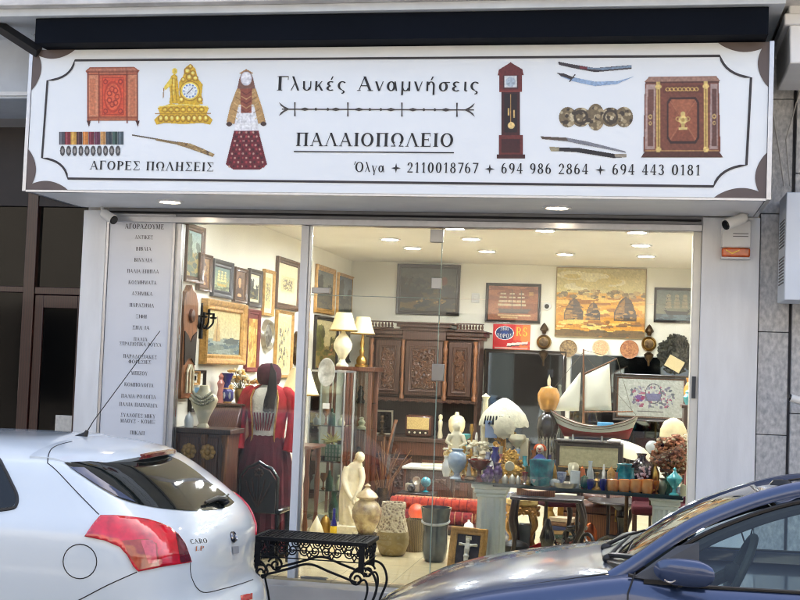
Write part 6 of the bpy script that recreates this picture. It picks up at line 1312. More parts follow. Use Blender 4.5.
for k_ in range(8): a_ = k_ * math.pi / 4; dm_.ball((cx + .064 * math.cos(a_), Yb_ + .064 * math.sin(a_), Zb + hv * .25), .012, .012, hv * .12, 8, 6)
build('cut_facets', dm_, m_crystal, t)
single('china_figurine', MB().lathe([(.03, 0), (.034, .05), (.022, .12), (.034, .17), (.018, .2), (.024, .23), (0, .26)], (at(220, 404, .97).x, .97, Zb), 12), mat('rose_china', (206, 130, 116)), 'small pink and white china figurine left of the blue vase', 'figurine')
# bouquet
c = Vector((at(240, 404, 1.14).x, 1.14, Zb)); t = thing('dried_bouquet', 'bouquet of cream and yellow dried flowers beside the blue vase', 'flowers', tuple(c)); random.seed(9)
build('pot', MB().lathe([(.04, 0), (.06, .08), (.045, .12), (.05, .13), (0, .11)], c, 16), m_brass, t); f1, f2, f3 = MB(), MB(), MB()
for k_ in range(60):
    d_ = Vector((random.gauss(0, .5), random.gauss(0, .4), abs(random.gauss(.7, .3)))).normalized(); e_ = c + Vector((0, 0, .1)) + d_ * random.uniform(.1, .22)
    if k_ % 3 == 0: f3.tube([c + Vector((0, 0, .1)), e_], .003, 4)
    (f1 if k_ % 2 else f2).ball(e_, random.uniform(.014, .03), random.uniform(.014, .03), random.uniform(.01, .024), 7, 5, .2)
build('cream_blooms', f1, mat('cream_petal', (222, 206, 160), .8, var=.2, scale=30), t); build('yellow_blooms', f2, mat('yellow_petal', (206, 156, 70), .8, var=.3, scale=30), t); build('stems', f3, mat('stem_green', (78, 84, 44), .8), t)

# costume on a mannequin
cm_ = Vector((at(265, 470, 1.0).x, 1.0, 0))
t = thing('costume_mannequin', 'headless mannequin in red jacket, white blouse, maroon skirt and plum cap with a black tassel', 'mannequin', tuple(cm_))
m_red_c = mat('red_cloth', (172, 26, 36), .85, var=.25, scale=14, bump=.3, bscale=120); m_mar = mat('maroon_cloth', (84, 16, 30), .85, var=.3, scale=10, bump=.3, bscale=120); m_blouse = mat('white_cloth', (220, 214, 196), .85, var=.1, scale=20, bump=.3, bscale=60); m_blk = mat('black_silk', (24, 24, 30), .6, var=.2, scale=40)
def pleat(c, rx, ry, z, amp, nf, n=72, ph=0): return [c + Vector((rx * (1 + amp * math.cos(nf * a_ + ph)) * math.cos(a_), ry * (1 + amp * math.cos(nf * a_ + ph)) * math.sin(a_), z)) for a_ in [2 * math.pi * k / n for k in range(n)]]
zw = at(262, 432, 1.0).z; zsho = at(262, 388, 1.0).z
build('skirt', MB().loft([pleat(cm_, .27, .24, .05, .05, 18), pleat(cm_, .26, .23, .3, .05, 18), pleat(cm_, .235, .2, zw - .3, .045, 18), pleat(cm_, .19, .15, zw - .1, .03, 18), pleat(cm_, .135, .105, zw, .01, 18)]), m_mar, t)
build('stand', MB().lathe([(.2, 0), (.2, .015), (.02, .03), (.02, .06)], cm_, 24), m_iron, t)
tor = [(.135, .105, zw), (.14, .11, zw + .06), (.165, .12, zw + .18), (.175, .115, zsho - .08), (.15, .09, zsho - .02), (.06, .06, zsho + .03), (.048, .05, zsho + .08)]
build('blouse', MB().loft([ell_ring(cm_, a_, b_, z_, 28) for a_, b_, z_ in tor]), m_blouse, t)
jk = MB()
for sg_ in (-1, 1):
    rgs = []
    for a_, b_, z_ in [(.20, .15, zw - .38), (.18, .14, zw - .18), (.155, .12, zw - .02), (.165, .125, zw + .1), (.19, .135, zw + .2), (.195, .13, zsho - .08), (.165, .105, zsho - .01), (.08, .075, zsho + .03)]:
        rgs.append([cm_ + Vector((sg_ * a_ * math.cos(R(f__)), b_ * math.sin(R(f__)) , z_)) for f__ in range(-52, 95, 12)] + [cm_ + Vector((sg_ * (a_ - .012) * math.cos(R(f__)), (b_ - .012) * math.sin(R(f__)), z_)) for f__ in range(92, -56, -12)])
    jk.loft(rgs)
jo = build('jacket', jk, m_red_c, t)
for sg_ in (-1, 1):
    sh_ = cm_ + Vector((sg_ * .185, 0, zsho - .05)); build('sleeve', MB().tube(curve([sh_ - Vector((sg_ * .05, 0, -.02)), sh_, sh_ + Vector((sg_ * .05, -.0, -.16)), sh_ + Vector((sg_ * .06, -.03, -.33)), sh_ + Vector((sg_ * .05, -.06, -.48))], 4), [.045, .05, .052, .053, .053, .054, .054, .055, .056, .057, .058, .06, .062, .064, .066, .068, .07][:17], 14), m_red_c, jo)
gt = MB()
for sg_ in (-1, 1):
    gt.tube([cm_ + Vector((sg_ * a_ * math.cos(R(-52)), b_ * math.sin(R(-52)) - .004, z_)) for a_, b_, z_ in [(.20, .15, zw - .38), (.18, .14, zw - .18), (.155, .12, zw - .02), (.165, .125, zw + .1), (.19, .135, zw + .2), (.195, .13, zsho - .08), (.165, .105, zsho - .01)]], .008, 6)
build('gold_braid', gt, m_goldp, jo)
vs_ = MB()
for k_ in range(7): x_ = -.09 + .03 * k_; vs_.tube([cm_ + Vector((x_ * .6, -.113, zw + .02)), cm_ + Vector((x_ * .95, -.126 + abs(x_) * .25, zw + .17))], .007, 5)
build('striped_waistcoat', vs_, mat('stripe_maroon', (120, 40, 44), .8, var=.3, scale=30), t)
build('sash', MB().loft([ell_ring(cm_, .145, .115, zw - .03, 28), ell_ring(cm_, .15, .12, zw, 28), ell_ring(cm_, .145, .115, zw + .05, 28)]), mat('sash_white', (214, 206, 196), .7, var=.15, scale=30), t)
zc0, zc1 = at(264, 384, 1.0).z, at(264, 363, 1.0).z; hc = cm_ + Vector((.0, 0, zc0)); hh_ = zc1 - zc0
build('neck_post', MB().lathe([(.05, zsho), (.045, zc0 + .02)], cm_, 16), mat('mannequin_skin', (196, 160, 130), .5), t)
hd = build('cap', MB().loft([ell_ring(hc, a_, a_ * .95, z_ * hh_, 26) for a_, z_ in ((.05, -.06), (.085, .0), (.102, .2), (.108, .5), (.1, .75), (.07, .94), (.02, 1.0))]), mat('plum_felt', (66, 18, 36), .9, var=.3, scale=30), t)
ts = MB(); random.seed(4)
for k_ in range(46):
    dx = random.uniform(-.035, .045); ts.tube([hc + Vector((.03, -.05, hh_)), hc + Vector((.065 + dx * .6, -.112, hh_ * .55)), hc + Vector((.065 + dx, -.128, -.05)), hc + Vector((.05 + dx * 1.1, -.145, -.14)), hc + Vector((.045 + dx * 1.1, -.15, -.21 + random.uniform(-.03, .02)))], .006, 4)
build('tassel', ts, m_blk, hd)
# carved chair back near the window
YC_ = .38; c = at(258, 500, YC_); t = thing('carved_chair', 'black carved chair with an arched back in front of the costume', 'chair', (c.x, .5, 0)); ztc = at(258, 462, YC_).z
oc = [(-.16, .45), (-.16, ztc - .12), (-.12, ztc - .07), (-.10, ztc - .045), (-.05, ztc - .03), (0, ztc), (.05, ztc - .03), (.10, ztc - .045), (.12, ztc - .07), (.16, ztc - .12), (.16, .45)]
build('back_frame', MB().tube([(c.x + a_, YC_, b_) for a_, b_ in oc], .014, 8), mat('black_lacquer', (30, 26, 26), .25, var=.2, coat=.5), t); build('back_panel', MB().prism([(a_ * .9, b_ - .02) for a_, b_ in oc], UX, UZ, (0, 1, 0), (c.x, YC_ - .008, 0), 0, .016), m_wooddk, t)
cg = MB()
for q_ in range(5): cg.tube(curve([(c.x, YC_ - .012, ztc - .36), (c.x + (q_ - 2) * .03, YC_ - .014, ztc - .26), (c.x + (q_ - 2) * .055, YC_ - .012, ztc - .15 + .02 * (2 - abs(q_ - 2)))], 5), .007, 6)
for q_ in range(8): cg.ball((c.x + .03 * math.cos(q_ * .785), YC_ - .014, ztc - .085 + .026 * math.sin(q_ * .785)), .014, .008, .014, 7, 5)
build('carving', cg, m_wood, t)
build('seat', MB().box(c.x - .19, YC_ + .02, .42, c.x + .19, YC_ + .34, .46), MATS['black_lacquer'], t, bev=.015)
for sx_ in (-.16, .16):
    for sy_ in (YC_ + .02, YC_ + .31): build('leg', MB().tube([(c.x + sx_, sy_, .419), (c.x + sx_ * 1.1, sy_, 0)], [.022, .014], 8), MATS['black_lacquer'], t)
# long red cabinet strip behind post (grandfather clock side)
c = at(313, 450, 3.9)
# ------------------------------------------------------------------ glass display table in the window
TZ = .757
TA, TB = Vector((-1.42, .60, 0)), Vector((.35, .30, 0)); TU = (TB - TA).normalized(); TV = Vector((-TU.y, TU.x, 0)); TL = (TB - TA).length; TD = .80
t = thing('glass_table', 'long glass table top with a dark edge carried on white fluted pillars', 'table', tuple(TA + TU * TL / 2))
m_tg = glassmat('table_glass', (206, 226, 216), 1.5, 1.6)
build('glass_top', MB().prism([(0, 0), (TL, 0), (TL, TD), (0, TD)], TU, TV, UZ, (TA.x, TA.y, 0), TZ - .014, TZ - .001), m_tg, t)
build('edge', MB().prism([(0, -.004), (TL, -.004), (TL, -.0005), (0, -.0005)], TU, TV, UZ, (TA.x, TA.y, 0), TZ - .016, TZ - .001).prism([(.3, .05), (TL, .05), (TL, .07), (.3, .07)], TU, TV, UZ, (TA.x, TA.y, 0), TZ - .034, TZ - .0165), mat('dark_glass_edge', (40, 60, 56), .15, var=.1), t, smooth=False)
m_flute = mat('white_pillar', (236, 240, 234), .5, var=.08, scale=6, bump=.08, bscale=50)
def ty(x): return TA.y + (x - TA.x) * (TB.y - TA.y) / (TB.x - TA.x)
def pillar(px, v, rpx, label):
    x_ = at(px, 520, .6).x; y_ = ty(x_) + v; x_ = at(px, 520, y_).x; r = rpx * mpp(y_); p_ = thing('fluted_pillar', label, 'pillar', (x_, y_, 0), 'white fluted pillars')
    def sq(z0, z1, s): return MB().box(x_ - s, y_ - s, z0, x_ + s, y_ + s, z1)
    build('shaft', MB().lathe([(r * .98, .10), (r * .95, .4), (r * .93, TZ - .13)], (x_, y_, 0), 120, flute=.06, nf=14), m_flute, p_)
    c_ = MB()
    for z0_, z1_, s_ in ((TZ - .13, TZ - .10, r * 1.0), (TZ - .0995, TZ - .06, r * 1.12), (TZ - .0595, TZ - .0165, r * 1.3)): c_.box(x_ - s_, y_ - s_, z0_, x_ + s_, y_ + s_, z1_)
    build('capital', c_, m_flute, p_, bev=.012)
    b_ = MB().box(x_ - r * 1.25, y_ - r * 1.25, 0, x_ + r * 1.25, y_ + r * 1.25, .06).lathe([(r * 1.2, .0605), (r * 1.15, .09), (r, .105)], (x_, y_, 0), 32); build('base', b_, m_flute, p_, bev=.006)
pillar(491, .22, 14.5, 'broad white fluted pillar under the left end of the glass table, behind the crucifix picture')
pillar(665, .25, 12.5, 'white fluted pillar under the right end of the glass table')
def spot(px, v, z=TZ):
    y_ = .5 + v
    for _ in range(3): x_ = at(px, 480, y_).x; y_ = ty(x_) + v
    return Vector((at(px, 480, y_).x, y_, z))
def item(name, label, cat, px, ptop, v, prof, m, z=TZ, n=18, group=None, **kw):
    """turned object: profile radii in photograph pixels, heights as fraction of the height seen"""
    c = spot(px, v, z); k = mpp(c.y); h = max(.02, at(px, ptop, c.y).z - z)
    return single(name, MB().lathe([(r * k, f_ * h) for r, f_ in prof], c, n, **kw), m, label, cat, group), c, k, h
VASE = [(.45, 0), (.5, .03), (.75, .2), (1, .45), (.9, .65), (.5, .82), (.42, .88), (.6, .98), (.6, 1), (.5, .98), (.3, .8), (0, .5)]
def vz_(r): return [(a * r, b) for a, b in VASE]
m_opal = mat('opaline_glass', (196, 212, 224), .12, rgb2=(150, 176, 204), scale=12, coat=.6); m_teal = mat('turquoise_glaze', (30, 150, 160), .12, rgb2=(16, 84, 110), scale=16, coat=.8); m_turq = mat('pale_turquoise', (90, 190, 196), .2, var=.15, scale=12, coat=.6)
m_purple = mat('purple_glass', (70, 40, 96), .08, rgb2=(150, 120, 170), scale=30, kind='voro', coat=.6); m_ruby = mat('ruby_glass', (120, 16, 34), .08, var=.3, scale=20, coat=.6); m_orange = mat('orange_glaze', (226, 130, 56), .2, rgb2=(236, 176, 110), scale=18, coat=.6)
item('opaline_vase', 'pale blue opaline glass vase at the left end of the glass table', 'vase', 456.5, 449, .12, [(7, 0), (7, .03), (3, .12), (3, .2), (8, .38), (10, .62), (8.5, .82), (5, .93), (6.5, 1), (5, .96), (0, .6)], m_opal)
# cherub group
c = spot(455, .42); k = mpp(c.y); ht = at(455, 423, c.y).z - TZ
t = thing('cherub_figurine', 'cream china figure on a ruffled base behind the opaline vase', 'figurine', tuple(c)); b_ = MB().loft([ell_ring(c, a_ * k, b2 * k, z_ * ht, 16, dx=d_ * k) for a_, b2, z_, d_ in ((11, 9, 0, 0), (11, 9, .2, 0), (9, 8, .35, 0), (10, 8, .45, 0), (8, 6, .55, 0), (6, 5, .68, 0), (6.5, 4.5, .78, 0), (3, 3, .86, 0), (2, 2, .88, 0))])
b_.ball(c + Vector((0, -.01, ht * .94)), 4.4 * k, 4.4 * k, 5 * k); b_.tube([c + Vector((-6 * k, -.02, ht * .78)), c + Vector((-9 * k, -.05, ht * .64)), c + Vector((-3 * k, -.08, ht * .58))], [.022, .018, .014]); b_.tube([c + Vector((6 * k, -.02, ht * .78)), c + Vector((10 * k, -.05, ht * .62)), c + Vector((4 * k, -.08, ht * .55))], [.022, .018, .014])
build('figure', b_, m_ivory, t, mods=[('REMESH', dict(mode='VOXEL', voxel_size=.008, use_smooth_shade=True)), ('SMOOTH', dict(iterations=4))])
rf = MB(); random.seed(6)
for k_ in range(26): a_ = random.uniform(0, 6.28); rf.ball(c + Vector((10.5 * k * math.cos(a_), 9 * k * math.sin(a_), ht * random.uniform(.1, .5))), .022, .02, .02, 7, 5, .2)
build('ruffles', rf, mat('china_gilt_white', (226, 206, 150), .3, rgb2=(206, 160, 90), scale=20, coat=.5), t)
t_, c, k, h = item('turquoise_bowl', 'small turquoise and white bowl behind the cherub', 'bowl', 463, 434, .62, [(3, 0), (3, .8), (2, .85), (6, .92), (7, 1), (6, .98), (0, .9)], m_turq)
# tall cream candlestick and beaded lamp
item('tall_candlestick', 'tall slim cream candlestick rising above the crowded table', 'candlestick', 483, 393, .55, [(10, 0), (10, .04), (6, .1), (4, .2), (6, .3), (4, .34), (3.4, .5), (3, .7), (2.6, .92), (4.4, .96), (3, .97), (0, 1)], m_ivory)
c = spot(502, .5); k = mpp(c.y); zt_ = at(502, 398, c.y).z; zb_ = at(502, 424, c.y).z
t = thing('beaded_lamp', 'cream domed lamp with scalloped rim, black leaf pattern and round front medallion', 'lamp', tuple(c)); n_ = 64; rgs = []
for f_, r_ in ((0, 25), (.12, 24.5), (.4, 21), (.7, 14), (.9, 7), (1, 2)):
    rgs.append([c + Vector((r_ * k * math.cos(a_), r_ * k * math.sin(a_), (zb_ - TZ) + (zt_ - zb_) * f_ - (.02 * abs(math.sin(6 * a_)) if f_ < .2 else 0))) for a_ in [2 * math.pi * q_ / n_ for q_ in range(n_)]])
build('shade', MB().loft(rgs), mat('shell_shade', (226, 220, 190), .5, var=.15, scale=26, bump=.3, bscale=40), t)
lf_ = MB()
for ax in (-66, -38, -8, 18):
    for s_ in (-1, 0, 1):
        a_ = R(-90 + ax * .55 + s_ * 7); lf_.tube([c + Vector((24.6 * k * math.cos(a_) * 1.02, 24.6 * k * math.sin(a_) * 1.02, zb_ - TZ + .0)), c + Vector((22.2 * k * math.cos(a_ + s_ * .04) * 1.03, 22.2 * k * math.sin(a_) * 1.03, zb_ - TZ + (zt_ - zb_) * .33))], [.012, .003], 5)
build('black_leaves', lf_, m_blk, t)
pc = c + Vector((3 * k, -25.5 * k, zb_ - TZ - .02)); build('medallion', MB().lathe([(0, .02), (7 * k, .016), (9.5 * k, .008), (11 * k, 0)], pc, 24, m=rm2, flute=.05, nf=12), m_ivory, t)
build('glass_panel', MB().cbox(c + Vector((-10 * k, -22 * k, zb_ - TZ - .04)), (.1, .006, .14)), mat('blue_glass_panel', (150, 170, 200), .15, var=.15), t)
gb = MB().lathe([(10 * k, 0), (10 * k, .02), (3 * k, .05), (2.5 * k, zb_ - TZ)], c, 16); random.seed(8)
for q_ in range(34): a_ = random.uniform(0, 6.28); r_ = random.uniform(3, 16) * k; z_ = random.uniform(.15, zb_ - TZ - .05); gb.ball(c + Vector((r_ * math.cos(a_), r_ * math.sin(a_), z_)), random.uniform(.014, .03), random.uniform(.012, .024), random.uniform(.01, .022), 7, 5, .25)
build('gilt_branches', gb, m_gold, t)
item('shell_dish', 'round white ribbed shell dish right of the beaded lamp', 'dish', 516, 434, .34, [(3, 0), (2, .1), (2, .72), (5, .78), (8, .86), (8.5, .93), (7, .99), (0, 1)], m_cream, flute=.06, nf=10)
c = spot(523.5, .42); single('cream_box', MB().box(c.x - .035, c.y - .03, TZ, c.x + .03, c.y + .03, at(523, 438, c.y).z), m_cream, 'upright plain cream box behind the gilt clock', 'box', bev=.004)
# gilt clock with a ball of ornament
c = spot(510, .13); k = mpp(c.y); h = at(510, 450, c.y).z - TZ
t = thing('gilt_mantel_clock', 'ornate gilt mantel clock in the middle of the table front', 'clock', tuple(c)); g = MB().loft([ell_ring(c, a_ * k, a_ * .5 * k, z_ * h, 20) for a_, z_ in ((17, 0), (18, .1), (13, .2), (15, .34), (14, .44), (8, .55), (7, .8), (3, 1))]); random.seed(12)
for q_ in range(60): a_ = random.uniform(0, 6.28); f_ = random.random(); r_ = (17 * (1 - f_) + 4) * k; g.ball(c + Vector((r_ * math.cos(a_), r_ * .5 * math.sin(a_), h * f_)), random.uniform(.008, .02), .012, random.uniform(.008, .018), 7, 5, .2)
build('case', g, m_gold, t); build('dial', MB().lathe([(0, .012), (4.5 * k, .01), (5 * k, 0)], c + Vector((0, -8 * k, h * .52)), 18, m=rm2), m_cream, t)
item('cobalt_jug', 'cobalt blue glass jug among the purple glass', 'jug', 494.5, 447, .26, vz_(6.5), m_cob)
item('ruby_bowl', 'footed ruby red glass bowl near the left end of the table', 'bowl', 479, 459.5, .16, [(7, 0), (7, .05), (2, .2), (2, .45), (9, .65), (13, 1), (12, .98), (6, .7), (0, .62)], m_ruby)
for i, (px, pt, v, r) in enumerate(((489, 466, .06, 6), (498, 463, .08, 5.5), (485, 472, .03, 4.5))): item('purple_glass', ['round purple cut glass bowl below the ruby bowl', 'purple cut glass goblet left of the gilt clock', 'small purple cut glass cup at the table edge'][i], ['bowl', 'goblet', 'cup'][i], px, pt, v, vz_(r), m_purple, flute=.05, nf=9)
item('pink_vase', 'small pink and white china vase left of the gilt clock', 'vase', 501, 454, .22, vz_(4.5), mat('rose_china', (206, 130, 116)))
for i, (px, pt, r) in enumerate(((505, 474, 3.5), (512, 473.5, 3.5), (518, 475, 3))): item('silver_pot', ['little silver pot at the clock foot, first of three', 'little silver pot at the clock foot, middle of three', 'little silver pot at the clock foot, nearest the turquoise vase'][i], 'pot', px, pt, .02, [(r * .7, 0), (r, .4), (r * .7, .7), (r * .3, .85), (0, 1)], MATS['old_silver'], group='silver pots by the clock')
# cream flower candelabra
c = spot(474, .30); k = mpp(c.y); h = at(474, 441, c.y).z - TZ; t = thing('flower_candelabrum', 'cream china flower candelabrum behind the ruby bowl', 'candelabrum', tuple(c)); build('stem', MB().lathe([(8 * k, 0), (7 * k, .03), (2 * k, .06), (2 * k, h * .6)], c, 14), m_brass, t); fm = MB(); random.seed(14)
for q_ in range(34): d_ = Vector((random.gauss(0, 1) * 9 * k, random.gauss(0, 1) * 4 * k, h * random.uniform(.5, 1.0))); fm.ball(c + d_, random.uniform(.014, .028), random.uniform(.012, .02), random.uniform(.01, .02), 8, 5, .3)
build('flowers', fm, m_cream, t)
item('bronze_box', 'dark bronze pot at the left front corner of the glass table', 'pot', 470, 476, .04, [(5, 0), (6, .4), (5, .8), (3, 1), (0, 1)], m_bronze)
# turquoise vase, clown, amber lamp
t_, c, k, h = item('turquoise_vase', 'chunky turquoise glass vase in front of the clown figure', 'vase', 541, 459.5, .05, [(9, 0), (10.5, .1), (11, .5), (12, .9), (12, 1), (11, .98), (8, .4), (0, .2)], m_teal, flute=.05, nf=7)
t_, c, k, h = item('green_glass', 'dark green glass tumbler beside the chunky turquoise vase', 'tumbler', 530, 466, .10, [(4, 0), (5, 1), (4.4, .98), (0, .3)], mat('bottle_green', (16, 84, 64), .1, var=.2, coat=.5))
c = spot(539, .22); k = mpp(c.y); h = at(539, 441.5, c.y).z - TZ; t = thing('clown_figurine', 'small clown figure with orange hair, pale face and blue ruffled suit', 'figurine', tuple(c))
build('suit', MB().loft([ell_ring(c, a_ * k, a_ * .8 * k, z_ * h, 16) for a_, z_ in ((5, 0), (6, .2), (5, .5), (6.5, .6), (4, .66), (2.4, .7))]), mat('clown_blue', (44, 60, 150), .6, var=.3, scale=40), t); hc = c + Vector((0, 0, h * .82)); hd = build('head', MB().ball(hc, 4 * k, 4 * k, 4.6 * k), mat('clown_face', (232, 206, 180), .5), t)
hr = MB()
for q_ in range(16): a_ = math.pi * q_ / 15; hr.ball(hc + Vector((4.4 * k * math.cos(a_), 1.2 * k, 3.4 * k * math.sin(a_))), .017, .02, .016, 7, 5, .2)
build('hair', hr, mat('orange_hair', (206, 84, 30), .9), hd); build('nose', MB().ball(hc + Vector((0, -4 * k, 0)), .009), m_red_c, hd); build('mouth', MB().tube([hc + Vector((x_ * k, -3.7 * k, -1.9 * k - .3 * k * (1 - abs(x_)))) for x_ in (-1.5, -.7, 0, .7, 1.5)], .004, 5), m_red_c, hd); build('eyes', MB().ball(hc + Vector((-1.6 * k, -3.6 * k, 1.2 * k)), .005).ball(hc + Vector((1.6 * k, -3.6 * k, 1.2 * k)), .005), m_blk, hd)
c = spot(546, .55); k = mpp(c.y); Z_ = lambda py: at(546, py, c.y).z - TZ
t = thing('amber_lamp', 'lamp with an amber glass globe on a glossy black bulb with hanging strips', 'lamp', tuple(c)); build('stand', MB().lathe([(9 * k, 0), (9 * k, .02), (2 * k, .04), (2 * k, Z_(440))], c, 16), m_black_pl, t); build('black_bulb', MB().lathe([(2 * k, Z_(441)), (9 * k, Z_(438)), (11 * k, Z_(428)), (9.5 * k, Z_(418)), (4 * k, Z_(412))], c, 24), MATS['black_lacquer'], t)
build('globe', MB().lathe([(3 * k, Z_(412)), (8 * k, Z_(409)), (11 * k, Z_(400)), (11 * k, Z_(394)), (8 * k, Z_(388)), (2 * k, Z_(386))], c, 26), mat('amber_globe', (214, 150, 70), .2, var=.15, scale=16, coat=.4), t); build('finial', MB().lathe([(1.4 * k, Z_(387)), (1.8 * k, Z_(380)), (0, Z_(374))], c, 10), m_cream, t)
hs = MB()
for q_ in range(9): a_ = R(180 + q_ * 22.5); p_ = c + Vector((8.5 * k * math.cos(a_), 8.5 * k * math.sin(a_), 0)); hs.tube([p_ + Vector((0, 0, Z_(436))), p_ + Vector((.004, -.004, Z_(464 - (q_ % 3) * 5)))], .008, 5)
build('hanging_strips', hs, mat('strip_pale', (196, 186, 160), .5, rgb2=(60, 56, 52), scale=20), t)
c = spot(555, .03); single('glass_ball', MB().ball(c + Vector((0, 0, .032)), .045, .045, .032, 18, 12).ball(c + Vector((-.01, -.01, .03)), .02), m_crystal, 'flattened clear glass paperweight beside the turquoise vase', 'paperweight')
# big old radio with the boat on top
BY = 1.02; Bp = lambda px, py: at(px, py, BY); r0_, r1_ = Bp(556.5, 460).x, Bp(623, 460).x; rz = Bp(590, 442.5).z; RY = BY - .09
t = thing('large_radio', 'wide old dark radio cabinet with a cream front carrying the model boat', 'radio', ((r0_ + r1_) / 2, BY, TZ)); build('case', MB().box(r0_, RY + .004, TZ, r1_, BY + .18, rz), m_wooddk, t, bev=.012)
hR = rz - TZ; build('cream_front', MB().box(r0_ + .03, RY - .002, TZ + hR * .42, r1_ - .04, RY + .0035, TZ + hR * .9), mat('radio_cloth', (196, 184, 140), .7, var=.15, scale=50), t); build('dial_glass', MB().box(r0_ + .03, RY - .002, TZ + hR * .14, r1_ - .04, RY + .0035, TZ + hR * .36), mat('radio_glass', (52, 50, 40), .12, var=.4, scale=20), t)
build('top_shelf', MB().box(r0_ - .02, RY - .02, rz + .001, r1_ - .02, BY + .17, rz + .014), m_wooddk, t, bev=.003); build('gilt_strip', MB().box(r0_ + .02, RY - .004, TZ + hR * .37, r1_ - .03, RY - .0021, TZ + hR * .41), m_goldp, t)
for q_ in range(2): build('knob', MB().lathe([(.022, 0), (.02, .02), (0, .022)], (r0_ + .1 + q_ * (r1_ - r0_ - .2), RY - .003, TZ + hR * .24), 14, m=rm2), m_goldp, t)
t = thing('model_boat', 'wooden model sailing boat, white hull over red, with cream sails', 'model boat', tuple(Bp(592, 441)))
Lb0, Lb1 = Bp(549, 410).x, Bp(638, 416).x; LL = Lb1 - Lb0
def hull_sec(f_, n=11):
    """f_ 0 bow .. 1 stern: returns keel-to-gunwale half section"""
    sh = Bp(549 + 89 * f_, 408.5 + 15.5 * math.sin(math.pi * min(1, f_ * 1.02)) ** .8 * (1 if f_ < .5 else 1) + 8 * f_ * f_).z
    kz = Bp(590, 437.5).z; w_ = .105 * (max(0, 1 - ((f_ - .5) / .5) ** 2)) ** .55 + .004
    rake = (.16 * max(0, .25 - f_) / .25) ** 1.0 if f_ < .25 else 0
    pts = []
    for i in range(n):
        u_ = i / (n - 1); z_ = kz + (sh - kz) * u_; yy = w_ * (1 - (1 - u_) ** 4.0); xx = Lb0 + LL * f_ + (1 - u_) * (.13 * max(0, 1 - f_ / .3) - .07 * max(0, (f_ - .75) / .25)); pts.append((xx, yy, z_))
    return pts
fs_ = [0, .02, .06, .12, .2, .3, .4, .5, .6, .7, .8, .88, .94, .98, 1]
def hull_part(i0, i1):
    rings = []
    for f_ in fs_:
        h_ = hull_sec(f_)[i0:i1 + 1]; rings.append([Vector((x, BY - y, z)) for x, y, z in h_] + [Vector((x, BY + y, z)) for x, y, z in h_[::-1]])
    return MB().loft(rings)
build('hull_bottom', hull_part(0, 5), mat('hull_red', (164, 24, 32), .4, var=.1, coat=.3), t); build('hull_side', hull_part(5, 10), mat('hull_white', (226, 222, 200), .4, var=.06, coat=.3), t)
gw = MB().tube([Vector((x, BY - y - .002, z)) for x, y, z in [hull_sec(f_)[10] for f_ in fs_]], .006, 6).tube([Vector((x, BY + y, z)) for x, y, z in [hull_sec(f_)[10] for f_ in fs_]], .006, 6).tube([Vector((x, BY - y - .003, z)) for x, y, z in [hull_sec(f_)[8] for f_ in fs_]], .003, 5)
build('gunwale', gw, mat('gunwale_brown', (110, 84, 60), .4), t)
dk = MB()
for f_ in (.1, .3, .55, .8): x, y, z = hull_sec(f_)[9]; dk.box(x - .012, BY - y * .9, z - .004, x + .012, BY + y * .9, z + .008)
build('thwarts', dk, m_woodm, t); x, y, z = hull_sec(.62)[9]; build('blue_hatch', MB().box(x - .05, BY - .06, z + .009, x + .08, BY + .06, z + .04), mat('hatch_blue', (90, 160, 206), .5), t, bev=.005)
sp = MB().tube([Bp(583.5, 424), Bp(583.5, 349)], [.010, .006], 8).tube([Bp(583.5, 374), Bp(617, 358.5)], [.007, .005], 6).tube([Bp(584, 412), Bp(633, 411.5)], [.007, .006], 6).tube([Bp(556, 413), Bp(538, 404)], [.007, .004], 6); build('spars', sp, m_woodm, t)
def sail(pts, bulge):
    a, b, c_, d = [Bp(*p_) for p_ in pts]; rg = []
    for i in range(9):
        u_ = i / 8; rg.append([a.lerp(b, u_).lerp(d.lerp(c_, u_), j / 8) + Vector((0, -bulge * math.sin(math.pi * u_) * math.sin(math.pi * j / 8), 0)) for j in range(9)])
    return MB().loft(rg, cap=False, closed=False)
m_sail = mat('sail_cloth', (244, 238, 214), .85, var=.06, scale=4)
build('main_sail', sail([(585, 375), (609.5, 363.5), (611.5, 410.5), (584.5, 410.5)], .03), m_sail, t, mods=[('SOLIDIFY', dict(thickness=.002))]); build('jib_sail', sail([(580.5, 372), (581, 374), (579, 411), (550, 411)], .02), m_sail, t, mods=[('SOLIDIFY', dict(thickness=.002))])
rg = MB()
for a_, b_ in (((583.5, 352), (540, 405)), ((583.5, 354), (636, 415)), ((583.5, 360), (572, 424)), ((583.5, 360), (598, 425)), ((617, 358.5), (632, 411)), ((583.5, 350), (617, 358.5))): rg.tube([Bp(*a_), Bp(*b_)], .0018, 4)
build('rigging', rg, mat('rope', (90, 80, 64), .8), t); build('cradle', MB().box(Bp(573, 440).x - .006, BY - .06, rz + .015, Bp(573, 440).x + .006, BY + .06, Bp(573, 434).z).box(Bp(602, 440).x - .006, BY - .06, rz + .015, Bp(602, 440).x + .006, BY + .06, Bp(602, 434).z), m_white_pl, t)
